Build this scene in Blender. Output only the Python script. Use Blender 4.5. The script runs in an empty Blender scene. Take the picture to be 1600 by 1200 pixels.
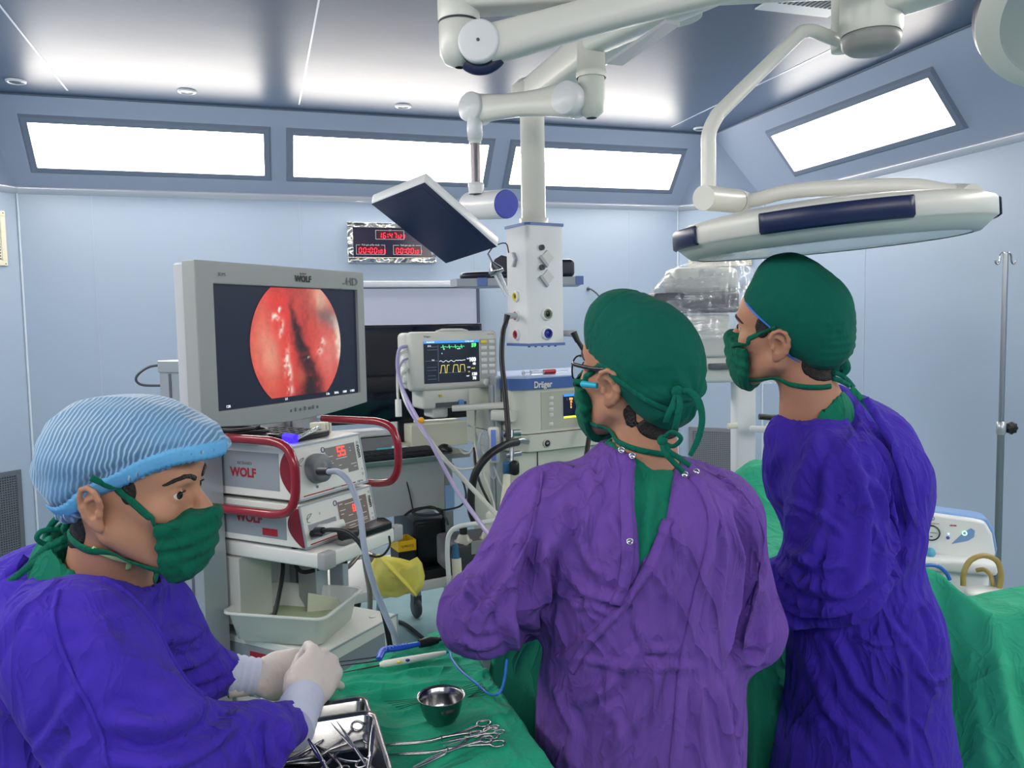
import bpy, bmesh, math, random
import numpy as np
from mathutils import Vector, Matrix

# ---------------------------------------------------------------- camera
S = bpy.context.scene
COL = S.collection
CAM = Vector((0.0, 0.0, 1.60))
RIGHT = Vector((0.95433352, -0.29821347, -0.0177838))
UP = Vector((0.03905286, 0.06551501, 0.99708709))
FWD = Vector((0.29617969, 0.95224814, -0.07416926))
FPX = 1274.2
cd = bpy.data.cameras.new('camera')
cd.sensor_width = 36.0
cd.lens = FPX / 1600 * 36.0
cd.clip_start = 0.05
cam = bpy.data.objects.new('camera', cd)
COL.objects.link(cam)
cam.matrix_world = Matrix(((RIGHT.x, UP.x, -FWD.x, CAM.x), (RIGHT.y, UP.y, -FWD.y, CAM.y),
                           (RIGHT.z, UP.z, -FWD.z, CAM.z), (0, 0, 0, 1)))
S.camera = cam
# ---------------------------------------------------------------- world, exposure
w = bpy.data.worlds.new('world'); S.world = w; w.use_nodes = True
w.node_tree.nodes['Background'].inputs[0].default_value = (0.55, 0.62, 0.75, 1)
w.node_tree.nodes['Background'].inputs[1].default_value = 0.3
S.view_settings.view_transform = 'Standard'
S.view_settings.look = 'None'
S.view_settings.gamma = 1.0
S.view_settings.exposure = 0.80
try:
    S.cycles.max_bounces = 8
    S.cycles.diffuse_bounces = 4
    S.cycles.use_denoising = True
    S.cycles.sample_clamp_indirect = 6.0
except Exception:
    pass
PANEL_STRENGTH = 11.0


def at(px, py, d):
    """point of the room seen at a picture position, d metres ahead of the camera"""
    return CAM + d * (FWD + RIGHT * ((px - 800) / FPX) + UP * ((600 - py) / FPX))


def ray(px, py):
    return (FWD + RIGHT * ((px - 800) / FPX) + UP * ((600 - py) / FPX))


def on_z(px, py, z):
    r = ray(px, py)
    return CAM + r * ((z - CAM.z) / r.z)


def on_y(px, py, y):
    r = ray(px, py)
    return CAM + r * (y / r.y)


def on_x(px, py, x):
    r = ray(px, py)
    return CAM + r * (x / r.x)


# ---------------------------------------------------------------- materials
MATS = {}


def srgb(c):
    if isinstance(c, str):
        c = tuple(int(c[i:i + 2], 16) / 255 for i in (0, 2, 4))
    return tuple(x / 12.92 if x <= 0.04045 else ((x + 0.055) / 1.055) ** 2.4 for x in c) + (1.0,)


def mat(name, col, rough=0.5, metal=0.0, spec=0.5, bump=None, var=None, trans=0.0, alpha=1.0, emit=0.0,
        coat=0.0, sheen=0.0, sss=0.0, ior=1.45, emcol=None, bump2=None, aniso=None):
    """procedural material; bump=(scale, strength, distance); var=(scale, amount) mottles the colour"""
    if name in MATS:
        return MATS[name]
    m = bpy.data.materials.new(name)
    m.use_nodes = True
    nt = m.node_tree
    b = nt.nodes['Principled BSDF']
    c = srgb(col)
    b.inputs['Base Color'].default_value = c
    b.inputs['Roughness'].default_value = rough
    b.inputs['Metallic'].default_value = metal
    b.inputs['Specular IOR Level'].default_value = spec
    b.inputs['Transmission Weight'].default_value = trans
    b.inputs['Alpha'].default_value = alpha
    b.inputs['IOR'].default_value = ior
    b.inputs['Coat Weight'].default_value = coat
    b.inputs['Sheen Weight'].default_value = sheen
    if sss:
        b.inputs['Subsurface Weight'].default_value = sss
        b.inputs['Subsurface Radius'].default_value = (0.012, 0.004, 0.002)
        b.inputs['Subsurface Scale'].default_value = 1.0
    if emit:
        b.inputs['Emission Color'].default_value = srgb(emcol) if emcol else c
        b.inputs['Emission Strength'].default_value = emit
    tc = nt.nodes.new('ShaderNodeTexCoord')
    if var:
        n = nt.nodes.new('ShaderNodeTexNoise')
        n.inputs['Scale'].default_value = var[0]
        n.inputs['Detail'].default_value = 5
        nt.links.new(tc.outputs['Object'], n.inputs['Vector'])
        mp = nt.nodes.new('ShaderNodeMapRange')
        mp.inputs['From Min'].default_value = 0.3
        mp.inputs['From Max'].default_value = 0.7
        mp.inputs['To Min'].default_value = 1 - var[1]
        mp.inputs['To Max'].default_value = 1 + var[1]
        nt.links.new(n.outputs['Fac'], mp.inputs['Value'])
        hs = nt.nodes.new('ShaderNodeHueSaturation')
        hs.inputs['Color'].default_value = c
        nt.links.new(mp.outputs['Result'], hs.inputs['Value'])
        nt.links.new(hs.outputs['Color'], b.inputs['Base Color'])
    prev = None
    for bb in (bump, bump2):
        if bb:
            n = nt.nodes.new('ShaderNodeTexNoise')
            n.inputs['Scale'].default_value = bb[0]
            n.inputs['Detail'].default_value = bb[3] if len(bb) > 3 else 4
            if len(bb) > 4:
                n.inputs['Distortion'].default_value = bb[4]
            nt.links.new(tc.outputs['Object'], n.inputs['Vector'])
            bp = nt.nodes.new('ShaderNodeBump')
            bp.inputs['Strength'].default_value = bb[1]
            bp.inputs['Distance'].default_value = bb[2]
            nt.links.new(n.outputs['Fac'], bp.inputs['Height'])
            if prev:
                nt.links.new(prev.outputs['Normal'], bp.inputs['Normal'])
            nt.links.new(bp.outputs['Normal'], b.inputs['Normal'])
            prev = bp
    m.diffuse_color = c
    MATS[name] = m
    return m


# ---------------------------------------------------------------- object helpers
def tag(o, label=None, cat=None, group=None, kind=None):
    if label: o['label'] = label
    if cat: o['category'] = cat
    if group: o['group'] = group
    if kind: o['kind'] = kind
    return o


def thing(name, label, cat, loc=(0, 0, 0), rz=0.0, group=None, parent=None):
    o = bpy.data.objects.new(name, None)
    COL.objects.link(o)
    o.empty_display_size = 0.05
    o.location = loc
    o.rotation_euler = (0, 0, rz)
    tag(o, label, cat, group)
    return o


def frame_matrix(origin, xdir, up=(0, 0, 1)):
    """matrix with local X along xdir, Z along up, Y = Z x X"""
    x = Vector(xdir).normalized()
    z = Vector(up).normalized()
    y = z.cross(x).normalized()
    z = x.cross(y).normalized()
    return Matrix(((x.x, y.x, z.x, origin[0]), (x.y, y.y, z.y, origin[1]), (x.z, y.z, z.z, origin[2]), (0, 0, 0, 1)))


class MB:
    """collects shapes, then links them as one mesh object"""

    def __init__(self):
        self.v = []; self.f = []; self.m = []; self.s = []; self.mats = []; self.cur = 0; self.M = Matrix.Identity(4)

    def use(self, mt):
        if mt not in self.mats:
            self.mats.append(mt)
        self.cur = self.mats.index(mt)
        return self

    def add(self, vs, fs, smooth=False):
        k = len(self.v)
        self.v += [tuple(self.M @ Vector(p)) for p in vs]
        self.f += [tuple(i + k for i in f) for f in fs]
        self.m += [self.cur] * len(fs)
        self.s += [smooth] * len(fs)
        return self

    def box(self, x0, x1, y0, y1, z0, z1):
        vs = [(x, y, z) for z in (z0, z1) for y in (y0, y1) for x in (x0, x1)]
        return self.add(vs, [(0, 2, 3, 1), (4, 5, 7, 6), (0, 1, 5, 4), (2, 6, 7, 3), (0, 4, 6, 2), (1, 3, 7, 5)])

    def rbox(self, x0, x1, y0, y1, z0, z1, r=0.01, seg=2, edges='all'):
        bm = bmesh.new()
        bmesh.ops.create_cube(bm, size=1.0)
        for v in bm.verts:
            v.co = Vector(((x0 + x1) / 2 + v.co.x * (x1 - x0), (y0 + y1) / 2 + v.co.y * (y1 - y0),
                           (z0 + z1) / 2 + v.co.z * (z1 - z0)))
        if edges == 'all':
            es = bm.edges[:]
        else:
            ax = 'xyz'.index(edges)
            es = [e for e in bm.edges if abs((e.verts[0].co - e.verts[1].co).normalized()[ax]) > 0.9]
        bmesh.ops.bevel(bm, geom=es, offset=r, segments=seg, profile=0.5, affect='EDGES')
        bmesh.ops.recalc_face_normals(bm, faces=bm.faces[:])
        vs = [tuple(v.co) for v in bm.verts]
        bm.verts.index_update()
        fs = [tuple(v.index for v in f.verts) for f in bm.faces]
        bm.free()
        return self.add(vs, fs, True)

    def prism(self, pts, z0, z1, smooth=False):
        n = len(pts)
        vs = [(p[0], p[1], z0) for p in pts] + [(p[0], p[1], z1) for p in pts]
        a = sum(pts[i][0] * pts[(i + 1) % n][1] - pts[(i + 1) % n][0] * pts[i][1] for i in range(n))
        fs = [tuple(range(n))[::-1], tuple(range(n, 2 * n))] + [(i, (i + 1) % n, n + (i + 1) % n, n + i) for i in range(n)]
        if a < 0:
            fs = [f[::-1] for f in fs]
        k = len(fs)
        self.add(vs, fs[:2], False)
        return self.add(vs, fs[2:], smooth) if not smooth else self.add(vs, fs[2:], True)

    def loft(self, rings, caps=True, smooth=True, closed=True):
        n = len(rings[0])
        vs = [p for r in rings for p in r]
        fs = []
        for i in range(len(rings) - 1):
            for j in range(n if closed else n - 1):
                a, b = i * n + j, i * n + (j + 1) % n
                fs.append((a, b, b + n, a + n))
        self.add(vs, fs, smooth)
        if caps and closed:
            self.add(rings[0], [tuple(range(n))[::-1]], False)
            self.add(rings[-1], [tuple(range(n))], False)
        return self

    def tube(self, pts, r, n=12, caps=True, smooth_path=0, flat=1.0, up=None):
        P = [Vector(p) for p in pts]
        R = list(r) if hasattr(r, '__len__') else [r] * len(P)
        if smooth_path:
            P, R = catmull(P, smooth_path, R)
        # parallel transport
        T = []
        for i in range(len(P)):
            t = (P[min(i + 1, len(P) - 1)] - P[max(i - 1, 0)])
            T.append(t.normalized() if t.length > 1e-9 else Vector((0, 0, 1)))
        ref = Vector(up) if up else (Vector((0, 0, 1)) if abs(T[0].z) < 0.9 else Vector((1, 0, 0)))
        N = (ref - T[0] * ref.dot(T[0])).normalized()
        rings = []
        for i in range(len(P)):
            N = (N - T[i] * N.dot(T[i]))
            N = N.normalized() if N.length > 1e-9 else T[i].orthogonal().normalized()
            B = T[i].cross(N)
            rings.append([tuple(P[i] + N * (math.cos(2 * math.pi * k / n) * R[i] * flat) + B * (math.sin(2 * math.pi * k / n) * R[i]))
                          for k in range(n)])
        return self.loft(rings, caps)

    def cyl(self, a, b, r, r2=None, n=24, caps=True):
        return self.tube([a, b], [r, r if r2 is None else r2], n, caps)

    def lathe(self, prof, n=32, axis=(0, 0, 1), origin=(0, 0, 0), ang=2 * math.pi):
        a = Vector(axis).normalized()
        x = a.orthogonal().normalized(); y = a.cross(x)
        o = Vector(origin)
        rings = [[tuple(o + a * h + (x * math.cos(2 * math.pi * k / n) + y * math.sin(2 * math.pi * k / n)) * max(r, 1e-5))
                  for k in range(n)] for r, h in prof]
        return self.loft(rings, caps=False)

    def sphere(self, c, r, n=16, sc=(1, 1, 1)):
        m = n // 2
        rings = []
        for i in range(m + 1):
            t = math.pi * i / m
            rr = max(math.sin(t), 1e-4)
            rings.append([(c[0] + r * sc[0] * rr * math.cos(2 * math.pi * k / n), c[1] + r * sc[1] * rr * math.sin(2 * math.pi * k / n),
                           c[2] - r * sc[2] * math.cos(t)) for k in range(n)])
        return self.loft(rings, caps=False)

    def sheet(self, grid, smooth=True, thick=0.0):
        """grid: rows of points -> surface, optionally with thickness along the local normal"""
        h, wd = len(grid), len(grid[0])
        vs = [p for r in grid for p in r]
        fs = [(i * wd + j, i * wd + j + 1, (i + 1) * wd + j + 1, (i + 1) * wd + j) for i in range(h - 1) for j in range(wd - 1)]
        return self.add(vs, fs, smooth)

    def build(self, name, mt=None, parent=None, bevel=0.0, seg=2, solid=0.0, subdiv=0):
        me = bpy.data.meshes.new(name)
        me.from_pydata(self.v, [], self.f)
        if mt is not None and not self.mats:
            self.mats = [mt]
        for m_ in self.mats:
            me.materials.append(m_)
        me.polygons.foreach_set('material_index', self.m)
        me.polygons.foreach_set('use_smooth', self.s)
        me.validate()
        me.update()
        o = bpy.data.objects.new(name, me)
        COL.objects.link(o)
        if parent is not None:
            o.parent = parent
        if bevel:
            md = o.modifiers.new('bevel', 'BEVEL')
            md.width = bevel; md.segments = seg; md.limit_method = 'ANGLE'; md.angle_limit = math.radians(40)
            md.harden_normals = False
            for p in me.polygons: p.use_smooth = True
            wn = o.modifiers.new('wn', 'WEIGHTED_NORMAL'); wn.keep_sharp = True
        if solid:
            md = o.modifiers.new('solid', 'SOLIDIFY'); md.thickness = solid; md.offset = 0
        if subdiv:
            md = o.modifiers.new('sub', 'SUBSURF'); md.levels = subdiv; md.render_levels = subdiv
        return o


def catmull(P, n, R=None):
    P = [Vector(p) for p in P]
    out = []; ro = []
    R = R or [0] * len(P)
    for i in range(len(P) - 1):
        p0 = P[i - 1] if i > 0 else P[0] * 2 - P[1]
        p1, p2 = P[i], P[i + 1]
        p3 = P[i + 2] if i + 2 < len(P) else P[-1] * 2 - P[-2]
        for k in range(n):
            t = k / n
            out.append(0.5 * ((2 * p1) + (-p0 + p2) * t + (2 * p0 - 5 * p1 + 4 * p2 - p3) * t * t + (-p0 + 3 * p1 - 3 * p2 + p3) * t ** 3))
            ro.append(R[i] * (1 - t) + R[i + 1] * t)
    out.append(P[-1]); ro.append(R[-1])
    return out, ro


def ribbon(pts, width, normal_hint, mt, name, parent, n=6, thick=0.0012, widths=None, twist=None):
    """flat band along a path"""
    P, W = catmull(pts, n, widths or [width] * len(pts))
    g = []
    for i, p in enumerate(P):
        t = (P[min(i + 1, len(P) - 1)] - P[max(i - 1, 0)]).normalized()
        nh = Vector(normal_hint)
        if twist:
            nh = Matrix.Rotation(twist * i / len(P), 3, t) @ nh
        b = t.cross(nh).normalized()
        g.append([tuple(p - b * W[i] / 2), tuple(p + nh.normalized() * W[i] * 0.06), tuple(p + b * W[i] / 2)])
    m = MB(); m.sheet(g)
    return m.build(name, mt, parent, solid=thick)


def text(body, M, size, mt, name='lettering', parent=None, align='CENTER', extrude=0.0006, bold=0.0, sx=1.0, shear=0.0):
    """lettering as a mesh; M maps local XY (text plane) into the parent's space"""
    cu = bpy.data.curves.new(name, 'FONT')
    cu.body = body; cu.size = size; cu.extrude = extrude; cu.offset = bold
    cu.align_x = align; cu.align_y = 'CENTER'; cu.shear = shear
    cu.resolution_u = 3
    o = bpy.data.objects.new(name, cu)
    COL.objects.link(o)
    dg = bpy.context.evaluated_depsgraph_get()
    me = bpy.data.meshes.new_from_object(o.evaluated_get(dg))
    bpy.data.objects.remove(o); bpy.data.curves.remove(cu)
    me.transform(M @ Matrix.Diagonal((sx, 1, 1, 1)))
    me.materials.clear(); me.materials.append(mt)
    o = bpy.data.objects.new(name, me)
    COL.objects.link(o)
    if parent is not None: o.parent = parent
    return o


def face_M(origin, xdir, ydir):
    """matrix whose local X,Y lie along xdir,ydir (text reads along xdir)"""
    x = Vector(xdir).normalized(); y = Vector(ydir).normalized(); z = x.cross(y)
    return Matrix(((x.x, y.x, z.x, origin[0]), (x.y, y.y, z.y, origin[1]), (x.z, y.z, z.z, origin[2]), (0, 0, 0, 1)))


# ---------------------------------------------------------------- implicit surfaces (bodies, cloth)
def grid_pts(lo, hi, h):
    ax = [np.arange(lo[i], hi[i] + h, h, dtype=np.float32) for i in range(3)]
    return ax


def surface_nets(fn, lo, hi, h):
    """mesh the zero level of fn(X,Y,Z) (vectorised); returns verts, quads"""
    ax = grid_pts(lo, hi, h)
    nx, ny, nz = (len(a) for a in ax)
    D = np.empty((nx, ny, nz), np.float32)
    Y, Z = np.meshgrid(ax[1], ax[2], indexing='ij')
    step = max(1, int(400000 / (ny * nz)))
    for i in range(0, nx, step):
        xs = ax[0][i:i + step]
        n = len(xs)
        P = np.empty((n, ny, nz, 3), np.float32)
        P[..., 0] = xs[:, None, None]; P[..., 1] = Y[None]; P[..., 2] = Z[None]
        D[i:i + step] = fn(P.reshape(-1, 3)).reshape(n, ny, nz)
    s = D < 0
    cnt = np.zeros((nx - 1, ny - 1, nz - 1), np.int8)
    for a in (0, 1):
        for b in (0, 1):
            for c in (0, 1):
                cnt += s[a:nx - 1 + a, b:ny - 1 + b, c:nz - 1 + c]
    act = (cnt > 0) & (cnt < 8)
    I = np.argwhere(act)
    idx = -np.ones(act.shape, np.int64)
    idx[act] = np.arange(len(I))
    acc = np.zeros((len(I), 3)); num = np.zeros(len(I))
    corners = [(a, b, c) for a in (0, 1) for b in (0, 1) for c in (0, 1)]
    for c1 in corners:
        for k in range(3):
            if c1[k] == 0:
                c2 = list(c1); c2[k] = 1
                d1 = D[I[:, 0] + c1[0], I[:, 1] + c1[1], I[:, 2] + c1[2]]
                d2 = D[I[:, 0] + c2[0], I[:, 1] + c2[1], I[:, 2] + c2[2]]
                cr = (d1 < 0) != (d2 < 0)
                t = np.where(cr, d1 / np.where(cr, d1 - d2, 1), 0)
                p = np.array(c1, float)[None] + t[:, None] * (np.array(c2) - np.array(c1))[None]
                acc += p * cr[:, None]; num += cr
    V = (I + acc / num[:, None]) * h + np.array([ax[0][0], ax[1][0], ax[2][0]])
    Q = []
    for k in range(3):
        u, v = [(1, 2), (2, 0), (0, 1)][k]
        sl1 = [slice(None)] * 3; sl2 = [slice(None)] * 3
        sl1[k] = slice(0, -1); sl2[k] = slice(1, None)
        cr = s[tuple(sl1)] != s[tuple(sl2)]
        E = np.argwhere(cr)
        E = E[(E[:, u] > 0) & (E[:, v] > 0) & (E[:, u] < D.shape[u] - 1) & (E[:, v] < D.shape[v] - 1)]
        flip = s[E[:, 0], E[:, 1], E[:, 2]]
        def cell(du, dv):
            C = E.copy(); C[:, u] -= du; C[:, v] -= dv
            return idx[C[:, 0], C[:, 1], C[:, 2]]
        q = np.stack([cell(1, 1), cell(0, 1), cell(0, 0), cell(1, 0)], 1)
        q[~flip] = q[~flip][:, ::-1]
        Q.append(q)
    return V, np.concatenate(Q)


def _v(a): return np.array(a, np.float32)


def cone(a, b, ra, rb, sc=None, axis=None):
    """round cone a->b; sc stretches it along `axis` (flattened limbs, torsos)"""
    a = _v(a); b = _v(b); ba = b - a; L = float(ba @ ba) + 1e-12
    axis = _v(axis) / np.linalg.norm(axis) if axis is not None else None
    def f(P):
        q = P - a
        if sc is not None:
            c = q @ axis
            h = np.clip(((q) @ ba) / L, 0, 1)
            d = q - h[:, None] * ba
            c = d @ axis
            d = d + np.outer(c * (1 / sc - 1), axis)
            return (np.sqrt((d * d).sum(1)) - (ra + (rb - ra) * h)) * min(1, sc ** 0.5)
        h = np.clip((q @ ba) / L, 0, 1)
        d = q - h[:, None] * ba
        return np.sqrt((d * d).sum(1)) - (ra + (rb - ra) * h)
    return f


def ell(c, r, M=None):
    """ellipsoid, radii r along the columns of M"""
    c = _v(c); r = _v(r); M = np.eye(3, dtype=np.float32) if M is None else np.array(M, np.float32)
    def f(P):
        q = (P - c) @ M
        k0 = np.sqrt(((q / r) ** 2).sum(1)); k1 = np.sqrt(((q / (r * r)) ** 2).sum(1)) + 1e-9
        return k0 * (k0 - 1) / k1
    return f


def smin(a, b, k):
    h = np.clip(0.5 + 0.5 * (b - a) / k, 0, 1)
    return b + (a - b) * h - k * h * (1 - h)


def union(fs, k):
    def f(P):
        d = fs[0](P)
        for g in fs[1:]:
            kk = k
            if isinstance(g, tuple): g, kk = g
            d = smin(d, g(P), kk)
        return d
    return f


def sub(f, g, k=0.005):
    return lambda P: -smin(-f(P), g(P), k)


def off(f, r):
    return lambda P: f(P) - r


def both(f, g, k=0.004):
    return lambda P: -smin(-f(P), -g(P), k)


def half(o, n):
    """half space: negative on the side opposite to n"""
    o = _v(o); n = _v(n) / np.linalg.norm(n)
    return lambda P: (P - o) @ n


def sdf_obj(name, fn, lo, hi, h, mt, parent=None, disp=None, smooth=1, keep=None, matfn=None, mats=None):
    V, Q = surface_nets(fn, lo, hi, h)
    if len(V) == 0:
        raise ValueError(name + ' empty')
    e = h * 0.5
    def normals(V):
        N = np.stack([fn(_shift(V, i, e)) - fn(_shift(V, i, -e)) for i in range(3)], 1)
        return N / (np.linalg.norm(N, axis=1)[:, None] + 1e-9)
    # pull the vertices on to the surface
    V = V.astype(np.float32)
    if smooth:
        N = normals(V); d = fn(V)
        V = V - N * np.clip(d, -h, h)[:, None]
        nb = np.zeros_like(V); ct = np.zeros(len(V))
        for i in range(4):
            a, b = Q[:, i], Q[:, (i + 1) % 4]
            for c in range(3):
                nb[:, c] += np.bincount(a, V[b, c], len(V)) + np.bincount(b, V[a, c], len(V))
            ct += np.bincount(a, minlength=len(V)) + np.bincount(b, minlength=len(V))
        V = (0.5 * V + 0.5 * nb / ct[:, None]).astype(np.float32)
    if disp is not None:
        N = normals(V)
        V = V + N * disp(V, N)[:, None]
    if keep is not None:
        k = keep(V)
        Q = Q[k[Q].all(1)]
        used = np.zeros(len(V), bool); used[Q.ravel()] = True
        mp = np.cumsum(used) - 1
        V = V[used]; Q = mp[Q]
    me = bpy.data.meshes.new(name)
    me.vertices.add(len(V)); me.vertices.foreach_set('co', V.astype(np.float32).ravel())
    me.loops.add(len(Q) * 4); me.loops.foreach_set('vertex_index', Q.astype(np.int32).ravel())
    me.polygons.add(len(Q))
    me.polygons.foreach_set('loop_start', np.arange(0, len(Q) * 4, 4, dtype=np.int32))
    me.polygons.foreach_set('loop_total', np.full(len(Q), 4, np.int32))
    me.update(calc_edges=True)
    me.validate()
    me.polygons.foreach_set('use_smooth', np.ones(len(me.polygons), bool))
    for m_ in (mats or [mt]): me.materials.append(m_)
    if matfn is not None:
        cen = V[Q].mean(1)
        me.polygons.foreach_set('material_index', matfn(cen).astype(np.int32))
    o = bpy.data.objects.new(name, me)
    COL.objects.link(o)
    if parent is not None: o.parent = parent
    return o


def _shift(V, i, e):
    W = V.copy(); W[:, i] += e
    return W


def np_noise(P, seed=0):
    """cheap smooth value noise in 3D, -1..1"""
    i = np.floor(P).astype(np.int64); f = P - i
    f = f * f * (3 - 2 * f)
    def hsh(a, b, c):
        n = (a * 73856093) ^ (b * 19349663) ^ (c * 83492791) ^ (seed * 2654435761)
        n = (n ^ (n >> 13)) * 1274126177 & 0x7fffffff
        return (n % 10007) / 5003.5 - 1
    r = 0
    for dx in (0, 1):
        for dy in (0, 1):
            for dz in (0, 1):
                wgt = (f[:, 0] if dx else 1 - f[:, 0]) * (f[:, 1] if dy else 1 - f[:, 1]) * (f[:, 2] if dz else 1 - f[:, 2])
                r = r + wgt * hsh(i[:, 0] + dx, i[:, 1] + dy, i[:, 2] + dz)
    return r


def seg_dist(V, line, flat=None, fs=0.35):
    """distance to a polyline; along `flat` distances count only fs"""
    best = np.full(len(V), 9.0)
    tt = np.zeros(len(V))
    n = len(line) - 1
    L = [_v(p) for p in line]
    for k in range(n):
        a, b = L[k], L[k + 1]
        q = V - a; ba = b - a
        if flat is not None:
            q = q - np.outer(q @ flat, flat) * (1 - fs)
            ba = ba - flat * (ba @ flat) * (1 - fs)
        h = np.clip(q @ ba / (ba @ ba + 1e-9), 0, 1)
        d = np.sqrt(((q - h[:, None] * ba) ** 2).sum(1))
        m = d < best
        best[m] = d[m]; tt[m] = (k + h[m]) / n
    return best, tt


FOLD_W, FOLD_H = 0.78, 1.95


def folds(lines, flat, noise_amp=0.003, noise_scale=(9, 9, 4), seed=1, fine=0.0012):
    """displacement made of drawn creases (points, width, height) plus soft cloth unevenness"""
    def f(V, N):
        d = np.zeros(len(V))
        for (ln, wd, ht) in lines:
            dist, t = seg_dist(V, ln, flat, 0.08)
            taper = np.clip(np.minimum(t, 1 - t) * 5, 0.0, 1) * np.clip(0.35 - N @ flat, 0, .5) * 2
            x = dist / (wd * FOLD_W)
            d += FOLD_H * ht * taper * (np.exp(-np.abs(x) ** 1.6) - 0.5 * np.exp(-((x - 1.7) ** 2) * 1.6))
        sc = np.array(noise_scale)
        q = V * sc
        q = q + 0.8 * np.stack([np_noise(q * 0.7, seed + 7), np_noise(q * 0.7, seed + 8), np_noise(q * 0.7, seed + 9)], 1)
        n1 = np_noise(q, seed)
        r = 1 - np.abs(np_noise(q * 1.7, seed + 3)) * 2
        d += noise_amp * n1 + noise_amp * 0.8 * r
        d += fine * (1 - 2 * np.abs(np_noise(q * 5.5, seed + 5)))
        return d
    return f
# ================================================================ room
D, XR, XL, YF, CH, HC, HH, INS = 5.5, 3.468, -1.755, -1.9, 0.44, 2.443, 2.895, 0.375


def wall_material(name, col, rough):
    m = mat(name, col, rough=rough, spec=0.5, bump=(1.6, 0.25, 0.02, 2), bump2=(60, 0.03, 0.001))
    return m


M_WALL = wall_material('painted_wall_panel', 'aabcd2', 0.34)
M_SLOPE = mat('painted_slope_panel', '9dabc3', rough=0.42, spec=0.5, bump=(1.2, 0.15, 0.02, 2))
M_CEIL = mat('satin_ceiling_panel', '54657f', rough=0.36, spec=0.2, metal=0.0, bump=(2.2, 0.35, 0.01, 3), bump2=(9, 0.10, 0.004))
M_TRIM = mat('cove_aluminium', 'cfd4e0', rough=0.25, metal=0.35)
M_SEAM = mat('seam_sealant', 'b3c3d7', rough=0.4)
M_SEAMD = mat('seam_gap', '8c9db2', rough=0.6)
M_FRAME = mat('lamp_frame_grey', '7b879c', rough=0.4, metal=0.1)
M_FLOOR = mat('vinyl_floor', '8aa9ac', rough=0.3, var=(6, 0.08), bump=(3, 0.1, 0.01))
M_LAMP = mat('lit_diffuser', 'ffffff', emit=PANEL_STRENGTH, emcol='fff7ec')
M_OFFL = mat('frosted_diffuser', 'd8dde4', rough=0.4)


def struct(name, m, mt=None):
    o = m.build(name, mt)
    o['kind'] = 'structure'
    return o


# outline of the room with chamfered far corners
outer = [(XL, YF), (XR, YF), (XR, D - CH), (XR - CH, D), (XL + CH, D), (XL, D - CH)]
struct('floor', MB().prism([(XL - .1, YF - .1), (XR + .1, YF - .1), (XR + .1, D + .1), (XL - .1, D + .1)], -0.1, 0), M_FLOOR)


def wall_piece(name, a, b, t=0.08):
    a = Vector((*a, 0)); b = Vector((*b, 0)); d = (b - a).normalized(); n = Vector((d.y, -d.x, 0))
    m = MB()
    o = [a, b, b + n * t, a + n * t]
    m.prism([(p.x, p.y) for p in o], 0, HC + 0.02)
    return struct(name, m, M_WALL)


wall_piece('wall_front', outer[0], outer[1])
wall_piece('wall_right', outer[1], outer[2])
wall_piece('wall_corner_right', outer[2], outer[3])
wall_piece('wall_back', outer[3], outer[4])
wall_piece('wall_corner_left', outer[4], outer[5])
wall_piece('wall_left', outer[5], outer[0])
# sloping upper band
ci = [(XL + INS, YF + INS), (XR - INS, YF + INS), (XR - INS, D - INS), (XL + INS, D - INS)]
m = MB()
lo = [Vector((*p, HC)) for p in outer]; hi = [Vector((*p, HH)) for p in ci]
m.add(lo + hi, [(0, 1, 7, 6), (1, 2, 8, 7), (2, 3, 8), (3, 4, 9, 8), (4, 5, 9), (5, 0, 6, 9)])
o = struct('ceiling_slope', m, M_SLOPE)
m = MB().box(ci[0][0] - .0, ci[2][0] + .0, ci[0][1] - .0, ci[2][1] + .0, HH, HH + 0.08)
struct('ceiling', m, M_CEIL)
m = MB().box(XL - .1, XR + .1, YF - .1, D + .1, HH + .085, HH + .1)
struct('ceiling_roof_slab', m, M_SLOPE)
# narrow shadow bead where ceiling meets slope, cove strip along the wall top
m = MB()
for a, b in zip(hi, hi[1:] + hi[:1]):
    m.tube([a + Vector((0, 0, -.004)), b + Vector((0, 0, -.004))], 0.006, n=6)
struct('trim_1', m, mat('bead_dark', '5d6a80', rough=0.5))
m = MB()
for i in range(6):
    a, b = lo[i], lo[(i + 1) % 6]
    d = (b - a).normalized(); n = Vector((-d.y, d.x, 0))
    q = [Vector((0, 0, 0.014)), n * .028 + Vector((0, 0, 0.006)), n * .03 + Vector((0, 0, -.004)), n * 0.012 + Vector((0, 0, -.03)), Vector((0, 0, -.034))]
    m.loft([[tuple(a + k) for k in q], [tuple(b + k) for k in q]], caps=False, closed=False)
struct('trim_2', m, M_TRIM)
m = MB()
for i in range(6):
    a, b = Vector((*outer[i], 0)), Vector((*outer[(i + 1) % 6], 0))
    d = (b - a).normalized(); n = Vector((-d.y, d.x, 0))
    m.prism([((p).x, (p).y) for p in (a, b, b + n * .006, a + n * .006)], 0.002, 0.1)
struct('baseboard_all', m, M_TRIM)
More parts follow.
